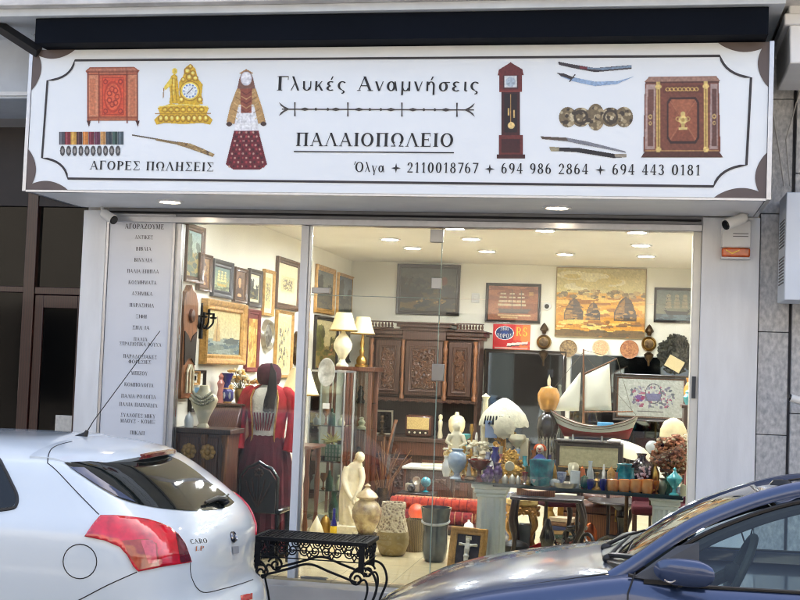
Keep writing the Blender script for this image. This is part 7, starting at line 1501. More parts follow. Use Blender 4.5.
# small things along the front edge
item('gilt_shell_cup', 'white and gilt china cup before the left of the large radio', 'cup', 573, 463, .16, [(8, 0), (9, .1), (3, .2), (3, .4), (5, .6), (5.5, .9), (4, 1), (0, .9)], m_cream)
item('gilt_egg', 'small gilded egg ornament before the right of the large radio', 'ornament', 611, 466, .16, [(3, 0), (2, .2), (4, .5), (4, .75), (0, 1)], m_goldp)
item('glass_tumbler', 'clear glass tumbler on the table front under the radio', 'tumbler', 575, 471, .04, [(4.5, 0), (5, 1), (4.4, .98), (4, .1), (0, .08)], m_crystal)
item('green_ball', 'small green glass ball on the table front', 'ball', 584.5, 475, .05, [(1, 0), (4, .2), (4.6, .5), (3.6, .85), (0, 1)], MATS['bottle_green'])
item('brass_candle_holder', 'little brass candle holder between two blue cups', 'candle holder', 597, 471, .03, [(5, 0), (5, .06), (2, .15), (1.3, .4), (3, .5), (1.3, .6), (1.3, .8), (3, .92), (0, .95)], m_brass)
for px, lb_ in ((590.5, 'tiny cobalt cup left of the brass candle holder'), (603, 'tiny cobalt cup right of the brass candle holder')): item('cobalt_cup', lb_, 'cup', px, 479, .03, [(2.5, 0), (3.6, .6), (3.8, 1), (3.2, .9), (0, .3)], m_cob)
item('silver_tray', 'flat silvery dish at the table edge under the radio', 'dish', 566, 482.5, .03, [(10, 0), (12, .6), (12.5, 1), (11, .7), (0, .5)], MATS['old_silver'])
for i, px in enumerate((613, 624.5, 636, 647.5)):
    c = spot(px, .05); k = mpp(c.y); h = at(px, 479.5, c.y).z - TZ; t = thing('orange_mug', ['orange lustre mug at the left end of the row of four', 'second orange lustre mug of the row from the boat end', 'third orange lustre mug of the row from the boat end', 'orange lustre mug with its handle showing at the right end of the row'][i], 'mug', tuple(c), 'row of orange mugs'); build('cup', MB().lathe([(4.6 * k, 0), (5.6 * k, .01), (6 * k, h * .5), (5.6 * k, h), (5.1 * k, h * .98), (5 * k, .02), (0, .015)], c, 20, flute=.03, nf=6), m_orange, t)
    build('handle', MB().tube(curve([c + Vector((5.4 * k, 0, h * .85)), c + Vector((8.6 * k, -.01, h * .75)), c + Vector((8.4 * k, -.01, h * .35)), c + Vector((5.4 * k, 0, h * .2))], 5), .008, 6), m_orange, t)
item('teal_jar', 'teal ruffled pottery jar behind the orange mugs', 'jar', 625, 464, .24, [(6, 0), (8, .2), (8.5, .6), (7, .9), (8, 1), (6, .95), (0, .5)], m_teal, flute=.08, nf=8)
t_, c, k, h = item('flowered_vase', 'dark plum vase painted with pale flowers behind the orange mugs', 'vase', 641, 453.5, .26, [(5.5, 0), (6, .03), (8.5, .3), (9.8, .58), (9, .74), (4.4, .86), (4, .92), (5.4, 1), (4.6, .98), (0, .7)], mat('plum_glaze', (46, 26, 40), .15, rgb2=(30, 18, 30), scale=8, coat=.7))
pm = MB(); random.seed(15)
for q_ in range(26): a_ = random.gauss(-math.pi / 2, .5); f_ = random.uniform(.3, .7); r_ = (8.6 + 1.0 * math.sin(f_ * 3)) * k; pm.ball(c + Vector((r_ * math.cos(a_), r_ * math.sin(a_), h * f_)), .011, .006, .010, 7, 5, .2)
pp = build('painted_flowers', pm, mat('pale_flower_glaze', (206, 180, 186), .3), None, loc=tuple(c)); pp.parent = t_; pp.location = (0, 0, 0)
rb_ = MB(); random.seed(16); c = spot(659, .14)
for q_ in range(26): rb_.ball(c + Vector((random.uniform(-.075, .075), random.uniform(-.04, .04), random.uniform(.015, .085))), .02, .02, .02, 8, 6)
single('red_beads', rb_, mat('bead_red', (190, 26, 30), .2, var=.2, coat=.6), 'heap of shiny red glass berries behind the turquoise urn', 'beads')
item('turquoise_urn', 'pale turquoise lidded urn on a foot at the right end of the table', 'urn', 674.5, 467, .04, [(5, 0), (5, .04), (2, .1), (1.6, .22), (4, .34), (7.4, .52), (7.8, .6), (7.6, .62), (5, .7), (2, .8), (1.2, .86), (1.8, .93), (0, 1)], m_turq)
item('china_pot', 'small cream pot beside the turquoise urn', 'pot', 683.5, 484, .03, [(2.6, 0), (3.2, .5), (2.4, .9), (0, 1)], m_cream); item('turquoise_cup', 'small turquoise cup at the far right edge of the table', 'cup', 690, 480, .05, [(3, 0), (3.6, .7), (3.8, 1), (3, .96), (0, .3)], m_turq)
item('grey_vase', 'grey green pottery vase behind the turquoise urn', 'vase', 663, 478, .10, vz_(6), mat('grey_green_glaze', (120, 120, 96), .3, var=.2, scale=20, coat=.4))
# dried hydrangeas
c = spot(671, .34); k = mpp(c.y); t = thing('dried_hydrangeas', 'big bunch of brown and pink dried hydrangeas at the right end of the table', 'flowers', tuple(c)); build('pot', MB().lathe([(5 * k, 0), (7 * k, .06), (6 * k, .12), (6.5 * k, .14), (0, .12)], c, 16), m_bronze, t); random.seed(17)
fA, fB, fC = MB(), MB(), MB()
for bx_, by_, br_, w_ in ((660, 457, 9, 0), (672, 462, 9, 0), (664, 446, 8, 0), (680, 455, 8, 1), (686, 443, 8, 2), (676, 443, 8, 1), (688, 456, 6, 2), (668, 470, 7, 0), (684, 468, 7, 0), (690, 437, 4, 2)):
    b_ = at(bx_, by_, c.y + random.uniform(-.08, .08))
    for q_ in range(80):
        d_ = Vector((random.gauss(0, 1), random.gauss(0, 1), random.gauss(0, 1))).normalized(); p_ = b_ + d_ * br_ * k * random.uniform(.8, 1.05); (fA, fB, fC)[w_ if random.random() > .25 else random.randrange(3)].ball(p_, .017, .017, .011, 6, 3, .3)
build('brown_florets', fA, mat('floret_brown', (150, 96, 60), .8, var=.5, scale=30), t); build('pink_florets', fB, mat('floret_pink', (190, 128, 96), .8, var=.4, scale=30), t); build('pale_florets', fC, mat('floret_pale', (214, 196, 160), .8, var=.3, scale=30), t)
sm2 = MB()
for q_ in range(9): sm2.tube([c + Vector((0, 0, .1)), at(658 + q_ * 4, 465 - (q_ * 7) % 18, c.y)], .004, 5)
build('stems', sm2, MATS['stem_green'], t)
c = spot(672, .95, 0); k = mpp(c.y); zz_ = at(672, 437, c.y).z; t = thing('floor_lamp', 'lamp with a cream dome shade behind the dried hydrangeas', 'lamp', tuple(c)); build('stand', MB().lathe([(.13, 0), (.13, .02), (.015, .04), (.015, zz_)], c, 16), m_brass, t); zt_ = at(672, 418, c.y).z; build('dome_shade', MB().lathe([(13 * k, zz_), (12.5 * k, zz_ + (zt_ - zz_) * .4), (9 * k, zz_ + (zt_ - zz_) * .8), (3 * k, zt_), (0, zt_ + .003)], c, 28), m_shade, t)
# wide cream shade behind the plum vase
YS = 1.9; c = at(628, 452, YS); t = thing('wide_shade_lamp', 'wide brimmed cream shade drooping behind the plum flowered vase', 'lamp', (c.x, YS, 0)); k = mpp(YS)
rg = []
for r_, z_ in ((2, 10), (9, 9.5), (16, 7), (22, 3), (27, -2), (29, -4), (27.5, -3), (20, 2), (10, 6), (3, 8)): rg.append([c + Vector((r_ * k * math.cos(a_), r_ * k * math.sin(a_) * .8, z_ * k + (.012 * math.sin(5 * a_) if r_ > 15 else 0) - .006 * r_ * math.cos(a_) * .4)) for a_ in [2 * math.pi * q_ / 40 for q_ in range(40)]])
build('brim_shade', MB().loft(rg), m_cream, t); build('stand', MB().lathe([(.14, 0), (.14, .02), (.02, .04), (.016, c.z)], (c.x, YS, 0), 16), m_bronze, t)
c = at(652, 447, 1.5); t = thing('glass_globe', 'clear glass globe on a slim stand above the plum vase', 'globe', (c.x, 1.5, 0)); build('globe', MB().ball(c, .055, n=20, m=14), m_crystal, t); build('stand', MB().lathe([(.1, 0), (.1, .02), (.012, .04), (.012, c.z - .05)], (c.x, 1.5, 0), 14), m_bronze, t)
# dark post cabinet at the right edge
x0_, x1_ = at(683.5, 430, 2.0).x, at(700, 430, 2.0).x; zc_ = at(688, 405, 2.0).z; t = thing('dark_cabinet', 'tall dark wooden cabinet at the right edge of the window, a pot on top', 'cabinet', (x0_ + .25, 2.2, 0)); wbox(t, 'case', x0_, 2.0, 0, x0_ + .5, 2.45, zc_ - .03, m_wood); wbox(t, 'top', x0_ - .02, 1.97, zc_ - .029, x0_ + .52, 2.47, zc_, m_wood); wbox(t, 'door', x0_ + .03, 1.985, .1, x0_ + .47, 1.999, zc_ - .1, m_woodr)
pc = Vector((at(689, 404, 2.06).x, 2.08, zc_)); single('ginger_pot', MB().lathe([(.03, 0), (.045, .03), (.05, .07), (.03, .1), (.035, .11), (.02, .13), (0, .14)], pc, 16), m_turq, 'small turquoise and brown pot on the dark cabinet', 'pot')
c2_ = Vector((at(690, 397, 2.2).x, 2.2, zc_)); single('amber_vase', MB().lathe([(.03, 0), (.05, .06), (.06, .14), (.03, .2), (.04, .24), (0, .2)], c2_, 16), MATS['amber_globe'], 'amber glass vase behind the little pot on the dark cabinet', 'vase')

# ------------------------------------------------------------------ things standing on the shop floor
def floor_pot(name, label, cat, px, ybase, ptop, prof, m, **kw):
    p_ = atz(px, ybase, 0); y_ = p_.y + .12; k = mpp(y_); h = at(px, ptop, y_).z; c = Vector((at(px, ybase, y_).x, y_, 0)); return c, k, h
# big two-tone vase
p_ = atz(393, 557, 0); y_ = p_.y + .1; k = mpp(y_); c = Vector((at(393, 530, y_).x, y_, 0)); h = at(393, 502, y_).z
t = thing('floor_vase', 'large clay vase, pebbled cream above and smooth olive below', 'vase', tuple(c))
build('smooth_base', MB().lathe([(10 * k, 0), (13 * k, .02), (16.2 * k, h * .22), (16.6 * k, h * .34), (15.4 * k, h * .455)], c, 30), mat('olive_clay', (138, 120, 78), .6, var=.2, scale=10, bump=.1, bscale=50), t)
build('pebbled_top', MB().lathe([(15.4 * k, h * .456), (14 * k, h * .58), (11.6 * k, h * .75), (11.4 * k, h * .84), (12.6 * k, h * .93), (12 * k, h), (10 * k, h), (9 * k, h * .8), (0, h * .6)], c, 30), mat('pebbled_clay', (206, 190, 156), .7, rgb2=(96, 64, 48), scale=42, kind='voro', bump=.7), t)
# ginger jar on a dark stand
y_ = 2.15; k = mpp(y_); c = Vector((at(366, 530, y_).x, y_, 0)); zb_ = at(366, 533, y_).z; h = at(366, 483, y_).z - zb_
t = thing('lidded_jar', 'round cream ginger jar with a pointed lid and dark flower patches', 'jar', (c.x, y_, zb_)); cj = Vector((c.x, y_, zb_)); build('body', MB().lathe([(8 * k, 0), (9 * k, .02), (14.5 * k, h * .3), (15.2 * k, h * .45), (12 * k, h * .6), (8 * k, h * .66), (8.5 * k, h * .7)], cj, 30), mat('ginger_glaze', (200, 180, 130), .25, rgb2=(92, 62, 44), scale=11, coat=.6), t); build('lid', MB().lathe([(10.5 * k, h * .701), (11.5 * k, h * .73), (9 * k, h * .8), (3.5 * k, h * .88), (2 * k, h * .91), (3.4 * k, h * .95), (0, h)], cj, 26), mat('lid_glaze', (214, 196, 150), .25, rgb2=(130, 92, 60), scale=9, coat=.6), t)
t = thing('jar_stand', 'low carved black stand under the ginger jar', 'stand', (c.x, y_, 0)); build('top', MB().lathe([(12 * k, zb_ - .04), (14 * k, zb_ - .03), (14 * k, zb_ - .002)], c, 24), MATS['black_lacquer'], t)
for q_ in range(4): a_ = R(45 + 90 * q_); build('leg', MB().tube(curve([c + Vector((11 * k * math.cos(a_), 11 * k * math.sin(a_), zb_ - .04)), c + Vector((14 * k * math.cos(a_), 14 * k * math.sin(a_), zb_ * .5)), c + Vector((15 * k * math.cos(a_), 15 * k * math.sin(a_), .0))], 5), .016, 8), MATS['black_lacquer'], t)
# basket vase, dark umbrella stand
y_ = 1.75; k = mpp(y_); c = Vector((at(414, 540, y_).x, y_, 0)); h = at(414, 519, y_).z; single('straw_basket', MB().lathe([(9 * k, 0), (11 * k, h * .5), (10 * k, h), (9 * k, h), (8 * k, .03), (0, .03)], c, 24), mat('straw', (150, 128, 86), .85, rgb2=(80, 64, 40), scale=30, kind='wood', stretch=(1, 1, 6), bump=.4), 'round straw basket between the big clay vase and the dark glass stand', 'basket')
y_ = 1.25; k = mpp(y_); c = Vector((at(435, 540, y_).x, y_, 0)); h = at(435, 507, y_).z
t = thing('umbrella_stand', 'dark grey glazed umbrella stand with a pale band', 'stand', tuple(c)); build('body', MB().lathe([(9 * k, 0), (11.5 * k, .03), (13 * k, h * .25), (12.4 * k, h * .6), (15 * k, h * .95), (15.8 * k, h), (14 * k, h), (11 * k, h * .5), (0, h * .3)], c, 30), mat('slate_glaze', (38, 46, 54), .15, rgb2=(80, 90, 96), scale=7, coat=.7), t); build('pale_band', MB().tube([c + Vector((13.4 * k * math.cos(a_), 13.4 * k * math.sin(a_), h * .74 + .02 * math.sin(a_))) for a_ in [2 * math.pi * q_ / 36 for q_ in range(36)]], .011, 8, True), mat('band_grey', (176, 180, 180), .3), t)
# woman statue
y_ = 2.55; k = mpp(y_); SB = Vector((at(352, 525, y_).x, y_, at(352, 524, y_).z)); SP = lambda px, py, d=0: at(px, py, y_) + Vector((0, d, 0))
t = thing('woman_statue', 'cream statue of a draped woman bending forward with lowered hands', 'statue', tuple(SB))
b_ = MB(); rg = []
for cx_, py, a_, b2 in ((352, 525, 13, 11), (351, 518, 12, 10), (350, 508, 11, 9.5), (349.5, 497, 10.5, 9), (350, 489, 9.5, 8), (351.5, 481, 8, 6.5), (353, 474, 8.6, 6.4), (354.5, 468, 9, 6), (356.5, 463, 6, 4.6), (358.5, 461, 2.8, 2.8)):
    cc_ = SP(cx_, py); rg.append([cc_ + Vector((a_ * k * (1 + (.05 * math.cos(9 * th) if py > 485 else 0)) * math.cos(th), b2 * k * (1 + (.05 * math.cos(9 * th) if py > 485 else 0)) * math.sin(th), 0)) for th in [2 * math.pi * q_ / 40 for q_ in range(40)]])
b_.loft(rg); b_.tube([SP(358, 463, -.01), SP(361, 458, -.02)], [.028, .024], 10); b_.ball(SP(361.5, 457, -.03), 4.2 * k, 4.6 * k, 5.2 * k, 16, 12); b_.ball(SP(364, 459.5, -.06), .009, .012, .01)
b_.tube(curve([SP(348, 467, -.03), SP(345.5, 478, -.06), SP(349, 489, -.10), SP(355, 499, -.12)], 6), [.036, .035, .034, .033, .032, .031, .03, .029, .028, .027, .026, .025, .024, .023, .022, .021, .02, .02, .018][:19], 12)
b_.tube(curve([SP(361, 468, -.02), SP(363.5, 478, -.05), SP(362, 487, -.10), SP(357, 498, -.13)], 6), [.036, .035, .034, .033, .032, .031, .03, .029, .028, .027, .026, .025, .024, .023, .022, .021, .02, .02, .018][:19], 12)
for q_ in range(5):
    b_.tube([SP(354.5 + q_ * .5, 498.5, -.12 - .006 * q_), SP(355.5 + q_ * .6, 501.5, -.135 - .006 * q_), SP(356 + q_ * .5, 504 - abs(q_ - 2) * .5, -.13 - .006 * q_)], [.008, .007, .005], 6)
b_.tube(curve([SP(350, 505, -.10), SP(353, 512, -.11), SP(357, 521, -.11)], 5), .014, 6); b_.tube(curve([SP(345, 492, -.06), SP(346, 506, -.09), SP(346, 521, -.10)], 5), .014, 6)
build('body', b_, m_ivory, t, mods=[('REMESH', dict(mode='VOXEL', voxel_size=.006, use_smooth_shade=True)), ('SMOOTH', dict(iterations=3))])
hr = MB(); hc_ = SP(360.2, 455.8, -.02); hr.ball(hc_, 4.6 * k, 5 * k, 4.4 * k, 14, 10, .04).ball(SP(356.5, 458, .02), .024, .026, .024, 10, 8, .05).ball(SP(354.5, 462, .01), .018, .02, .03, 10, 8, .05); build('hair', hr, mat('ivory_hair', (206, 188, 146), .6, var=.2, scale=40, bump=.4, bscale=90), t)
t2 = thing('statue_plinth', 'cream stone block under the bending woman statue', 'plinth', (SB.x, y_, 0)); wbox(t2, 'block', SB.x - 19 * k, y_ - .16, 0, SB.x + 19 * k, y_ + .16, SB.z - .004, m_ivory, .01)
# small things near the post on the floor
p_ = atz(333, 541, 0); c = Vector((p_.x, p_.y, 0)); t = thing('labelled_bottle', 'small bottle with a yellow label and dark blue neck by the glass cabinet', 'bottle', tuple(c)); k = mpp(c.y); h = at(333, 508, c.y).z; build('glass', MB().lathe([(3 * k, 0), (3.4 * k, h * .5), (1.6 * k, h * .7), (1.4 * k, h), (0, h)], c, 14), m_cob, t); build('label_band', MB().lathe([(3.5 * k, h * .1), (3.6 * k, h * .3), (3.55 * k, h * .46)], c, 14), mat('label_yellow', (226, 190, 40), .6), t)
p_ = atz(316, 541, 0); c = Vector((p_.x, p_.y, 0)); single('conch_shell', MB().lathe([(.0, 0), (.06, .02), (.075, .07), (.05, .14), (.02, .2), (0, .24)], c, 14), m_cream, 'pale pointed conch shell on the floor beside the white post', 'shell')
# rolled rugs on a low chest
YR = 3.0; rx0, rx1 = at(384, 505, YR).x, at(481, 512, YR).x; zr = at(420, 523, YR).z
t = thing('low_chest', 'low dark wooden chest under the rolled rugs', 'chest', ((rx0 + rx1) / 2, YR + .2, 0)); wbox(t, 'body', rx0 + .03, YR - .08, 0, rx1 - .02, YR + .42, zr - .04, m_wooddk); wbox(t, 'lid', rx0 + .01, YR - .1, zr - .039, rx1, YR + .44, zr, m_woodr)
m_rugs = [mat('rug_red', (120, 24, 26), .95, rgb2=(70, 14, 24), scale=26, kind='voro', bump=.3), mat('rug_orange', (160, 50, 28), .95, rgb2=(120, 30, 28), scale=22, kind='voro', bump=.3), mat('rug_beige', (176, 130, 90), .95, rgb2=(120, 44, 36), scale=24, kind='voro', bump=.3)]
r_ = .066; RL = ['red rolled rug at the front of the pile on the chest', 'orange red rolled rug in the middle of the bottom row', 'beige rolled rug at the back of the bottom row', 'red and orange rolled rug lying on top at the front', 'brownish rolled rug lying on top at the back']
for i, (yy, zz_) in enumerate(((YR, zr + r_), (YR + .137, zr + r_), (YR + .274, zr + r_), (YR + .069, zr + r_ * 2.75), (YR + .205, zr + r_ * 2.75))):
    x0_, x1_ = rx0 + random.uniform(0, .08), rx1 - random.uniform(0, .1); t = thing('rolled_rug', RL[i], 'rug', ((x0_ + x1_) / 2, yy, zz_ - r_), 'rolled rugs on the chest'); m_ = Matrix.Rotation(R(90), 3, 'Y')
    build('roll', MB().lathe([(r_ * .9, 0), (r_, .01), (r_, x1_ - x0_ - .01), (r_ * .9, x1_ - x0_)], (x0_, yy, zz_), 20, m=m_), m_rugs[(0, 1, 2, 1, 2)[i]], t); build('spiral_end', MB().tube([(x1_ + .001, yy + r_ * (.9 - .8 * q_ / 40) * math.cos(q_ * .5), zz_ + r_ * (.9 - .8 * q_ / 40) * math.sin(q_ * .5)) for q_ in range(41)], .004, 4).tube([(x0_ - .001, yy + r_ * (.9 - .8 * q_ / 40) * math.cos(q_ * .5), zz_ + r_ * (.9 - .8 * q_ / 40) * math.sin(q_ * .5)) for q_ in range(41)], .004, 4), m_rugs[2], t)
    fr = MB()
    for q_ in range(10): xx_ = x0_ + (x1_ - x0_) * (.08 + .09 * q_); fr.tube([(xx_, yy + r_ * 1.01 * math.cos(a_), zz_ + r_ * 1.01 * math.sin(a_)) for a_ in [2 * math.pi * w_ / 16 for w_ in range(16)]], .005, 4, True)
    build('woven_bands', fr, m_rugs[(2, 0, 0, 0, 1)[i]], t)
c = at(418, 511, 2.8); t = single('orange_glass_lamp', MB().ball((c.x, 2.72, c.z), 8.5 * mpp(2.8), n=18, m=12), mat('orange_glass', (226, 84, 44), .2, var=.2, scale=10, coat=.4), 'round orange red glass ball in front of the rolled rugs', 'ball')
c = LOC[t.name]; t = thing('ball_stand', 'thin dark stand holding the orange glass ball', 'stand', (c.x, 2.72, 0)); build('stem', MB().lathe([(.07, 0), (.07, .015), (.01, .03), (.01, c.z - .002), (.04, c.z + .004)], (c.x, 2.72, 0), 14), m_iron, t)
# marble-topped table in the middle distance
mx0, mx1 = at(402, 466, 3.9).x, at(453, 466, 3.9).x; mz_ = at(425, 467, 3.9).z; t = thing('marble_table', 'small table with a white marble top and turned legs before the sideboard', 'table', ((mx0 + mx1) / 2, 4.15, 0)); wbox(t, 'top', mx0, 3.9, mz_ - .03, mx1, 4.4, mz_, mat('white_marble', (214, 210, 204)), .008); wbox(t, 'apron', mx0 + .04, 3.94, mz_ - .12, mx1 - .04, 4.36, mz_ - .031, m_wood)
for x_ in (mx0 + .06, mx1 - .06):
    for yy in (3.97, 4.33): build('leg', MB().lathe([(.02, 0), (.03, .05), (.018, .15), (.03, .4), (.02, .5), (.03, mz_ - .121)], (x_, yy, 0), 10), m_wood, t)
single('folded_lace', MB().cbox(((mx0 + mx1) / 2 + .05, 4.1, mz_ + .012), (.3, .2, .022), rz=.1), m_cream, 'folded cream lace on the white marble table', 'cloth', bev=.008)
# brown guitar-like instrument leaning on the sideboard
Yg = 5.3; G = lambda px, py, d=0: at(px, py, Yg) + Vector((0, d, 0)); t = thing('stringed_instrument', 'old long necked stringed instrument leaning against the sideboard', 'instrument', tuple(G(385, 497))); rg = []
for py, hw, cx_ in ((500, 2, 383.5), (497, 6, 383.7), (490, 9, 384), (482, 8.5, 384.4), (474, 6, 385), (466, 5.4, 385.6), (459, 4, 386.2), (452, 1.4, 387)): k = mpp(Yg); cc_ = G(cx_, py); rg.append([cc_ + Vector((hw * k * math.cos(a_), .05 * hw / 9 * math.sin(a_) + (.05 * (500 - py) / 80), 0)) for a_ in [2 * math.pi * q_ / 18 for q_ in range(18)]])
build('sound_box', MB().loft(rg), m_woodr, t); build('neck', MB().tube([G(386.5, 455, .02), G(390, 438, .05), G(394.5, 420, .10)], [.02, .018, .022], 8), m_woodm, t); build('sound_hole', MB().ball(G(384.5, 478, -.035), .028, .01, .028), m_dark, t)
stg = MB()
for q_ in range(4): stg.tube([G(382.4 + q_ * 1.1, 492, -.055), G(393.4 + q_ * .5, 424, .07)], .0025, 4)
build('strings', stg, m_steel, t)
rd = MB(); random.seed(19); c = Vector((G(386, 510).x, 5.05, 0))
for q_ in range(26): a_ = random.uniform(-.5, .5); rd.tube(curve([c, c + Vector((a_ * .3, 0, .35)), c + Vector((a_ * .75, random.uniform(-.1, .1), random.uniform(.6, .85) - abs(a_) * .3))], 4), .005, 4)
t = thing('dried_reeds', 'brown dried reeds fanning out in front of the instrument', 'reeds', tuple(c)); build('reeds', rd, mat('reed_brown', (120, 84, 54), .9, var=.3), t); build('holder', MB().lathe([(.06, 0), (.075, .1), (.06, .22), (.05, .22), (0, .1)], c, 14), m_bronze, t)
# old camera and blue globe on the marble table end
c = Vector((at(412, 488, 3.4).x, 3.4, 0)); zc_ = at(412, 492, 3.4).z; k = mpp(3.4)
t = thing('low_stool', 'low dark stool carrying the old camera and blue ball', 'stool', (c.x + .06, 3.45, 0)); wbox(t, 'seat', c.x - .14, 3.3, zc_ - .04, c.x + .24, 3.6, zc_, m_wooddk)
for a_, b2 in ((-.11, 3.33), (.21, 3.33), (-.11, 3.57), (.21, 3.57)): build('leg', MB().tube([(c.x + a_, b2, zc_ - .041), (c.x + a_ * 1.2, b2, 0)], .018, 8), m_wooddk, t)
t = thing('old_camera', 'old silver and black folding camera on the low stool', 'camera', (c.x, 3.4, zc_)); build('body', MB().box(c.x - .07, 3.38, zc_ + .001, c.x + .07, 3.46, zc_ + .09), MATS['old_silver'], t, bev=.01); build('lens', MB().lathe([(.04, 0), (.038, .05), (.028, .06), (0, .05)], (c.x, 3.379, zc_ + .045), 18, m=rm2), m_black_pl, t); build('viewfinder', MB().box(c.x - .03, 3.39, zc_ + .091, c.x + .02, 3.44, zc_ + .12), m_black_pl, t, bev=.004); build('flash', MB().lathe([(.02, 0), (.045, .03), (.04, .032), (0, .01)], (c.x + .05, 3.40, zc_ + .12), 14, m=rm2), MATS['old_silver'], t)
single('blue_ball', MB().ball((at(426, 477, 3.5).x, 3.5, zc_ + .10), .055, n=18, m=12).lathe([(.04, 0), (.012, .02), (.012, .06)], (at(426, 477, 3.5).x, 3.5, zc_), 12), m_teal, 'turquoise glass ball on a foot beside the old camera', 'ball')
c = Vector((at(436, 495, 3.75).x, 3.78, 0)); single('round_tray', MB().lathe([(0, .0), (.17, .004), (.185, .02), (.17, .012), (0, .01)], (c.x, 3.78, at(436, 500, 3.75).z), 30, m=rm2), m_woodr, 'round brown wooden tray standing on edge before the marble table', 'tray'); 
# crucifix picture leaning against the pillar
def P3(px, py, Y): return at(px, py, Y)
bl_, brr = P3(449, 572, .50), P3(480, 586, .42); z0 = .0; O = Vector((at(447.5, 572, .52).x, .50, .0)); br2 = Vector((at(483, 584, .43).x, .42, .0)); U = (br2 - O).normalized(); w_ = (br2 - O).length; tilt = R(12); Nb = Vector((U.y, -U.x, 0)); V = Vector((0, 0, 1)) * math.cos(tilt) - Nb * math.sin(tilt); N = Nb * math.cos(tilt) + Vector((0, 0, 1)) * math.sin(tilt); h_ = (at(455, 526, .6).z) / math.cos(tilt) * 1.0
t = thing('crucifix_picture', 'gilt framed white crucifix on dark cloth leaning against the broad pillar', 'picture', tuple(O + U * w_ / 2)); build('frame', frame_mb(O, U, V, N, w_, h_, .055, .035), m_goldp, t); build('backing', MB().prism([(.01, .01), (w_ - .01, .01), (w_ - .01, h_ - .01), (.01, h_ - .01)], U, V, N, O, .0005, .006), m_wooddk, t); build('dark_cloth', MB().add([O + U * a_ + V * b2 + N * .0075 for a_, b2 in ((.045, .045), (w_ - .045, .045), (w_ - .045, h_ - .045), (.045, h_ - .045))], [(0, 1, 2, 3)]), mat('dark_cloth', (52, 48, 56), .95, rgb2=(30, 28, 36), scale=22, kind='voro'), t, smooth=False)
Q = lambda a_, b2, d_=.016: O + U * (w_ * a_) + V * (h_ * b2) + N * d_
cr = build('cross', MB().prism([(w_ * .46, h_ * .17), (w_ * .54, h_ * .17), (w_ * .54, h_ * .82), (w_ * .46, h_ * .82)], U, V, N, O, .008, .014).prism([(w_ * .24, h_ * .64), (w_ * .459, h_ * .64), (w_ * .459, h_ * .69), (w_ * .24, h_ * .69)], U, V, N, O, .008, .014).prism([(w_ * .541, h_ * .64), (w_ * .76, h_ * .64), (w_ * .76, h_ * .69), (w_ * .541, h_ * .69)], U, V, N, O, .008, .014), m_ivory, t, bev=.002)
fg = MB().tube([Q(.5, .70, .022), Q(.5, .58, .026), Q(.485, .48, .024), Q(.5, .36, .028), Q(.5, .2, .022)], [.018, .024, .017, .018, .008], 10); fg.tube([Q(.48, .64, .022), Q(.36, .67, .02), Q(.25, .69, .018)], [.012, .009, .006], 8).tube([Q(.52, .64, .022), Q(.64, .67, .02), Q(.75, .69, .018)], [.012, .009, .006], 8).ball(Q(.495, .74, .028), .017, .017, .022, 12, 8).ball(Q(.5, .445, .028), .024, .02, .018, 10, 8)
build('figure', fg, mat('white_corpus', (226, 222, 208), .5), cr, mods=[('REMESH', dict(mode='VOXEL', voxel_size=.004, use_smooth_shade=True))]); build('top_plaque', MB().cbox(Q(.5, .80, .016), (.05, .006, .03), rz=math.atan2(U.y, U.x)), m_ivory, cr)
# under the table: gilt stool, pedestal table, maroon chair, models
c = Vector((at(521, 540, 2.3).x, 2.3, 0)); k = mpp(2.3); zs_ = at(521, 498, 2.3).z; t = thing('gilt_stool', 'gilded carved stool with a cream cushion under the glass table', 'stool', tuple(c))
build('cushion', MB().loft([ell_ring(c, a_, a_ * .8, z_, 20) for a_, z_ in ((.13, zs_ - .07), (.155, zs_ - .05), (.15, zs_ - .01), (.08, zs_ + .005))]), mat('brocade', (214, 186, 120), .7, rgb2=(170, 130, 70), scale=30, kind='voro'), t); fr = MB().loft([ell_ring(c, a_, a_ * .8, z_, 24) for a_, z_ in ((.13, zs_ - .14), (.15, zs_ - .13), (.15, zs_ - .075), (.14, zs_ - .071))]); random.seed(20)
for q_ in range(40): a_ = random.uniform(0, 6.28); fr.ball(c + Vector((.15 * math.cos(a_), .12 * math.sin(a_), zs_ - random.uniform(.08, .17))), .02, .02, .016, 7, 5, .2)
build('carved_rail', fr, m_goldp, t)
for q_ in range(4): a_ = R(45 + 90 * q_); d_ = Vector((math.cos(a_), math.sin(a_) * .8, 0)); build('leg', MB().tube(curve([c + d_ * .13 + Vector((0, 0, zs_ - .13)), c + d_ * .18 + Vector((0, 0, zs_ - .25)), c + d_ * .12 + Vector((0, 0, .12)), c + d_ * .17], 5), .022, 8), m_goldp, t)
c = Vector((at(536, 500, 1.9).x, 1.9, 0)); zt_ = at(536, 496, 1.9).z; t = thing('coffee_table', 'low dark wooden table with curved legs under the glass table', 'table', tuple(c)); wbox(t, 'top', c.x - .22, 1.75, zt_ - .03, c.x + .42, 2.15, zt_, m_wooddk, .01)
for a_ in (-.18, .38):
    for b2 in (1.79, 2.11): build('leg', MB().tube(curve([(c.x + a_, b2, zt_ - .031), (c.x + a_ * 1.12, b2, zt_ * .6), (c.x + a_ * .95, b2, zt_ * .25), (c.x + a_ * 1.1, b2, 0)], 5), [.026] * 8 + [.02] * 8, 8), m_wooddk, t)
hb_ = MB(); YH = 1.85; rg = []
for f_ in [q_ / 12 for q_ in range(13)]:
    w2 = .05 * max(.05, 1 - (2 * f_ - 1) ** 2) ** .6; x_ = c.x - .17 + .34 * f_; z_ = zt_ + .05 + .03 * (2 * f_ - 1) ** 2; rg.append([Vector((x_, YH - w2, z_)), Vector((x_, YH - w2 * .6, zt_ + .006)), Vector((x_, YH + w2 * .6, zt_ + .006)), Vector((x_, YH + w2, z_))])
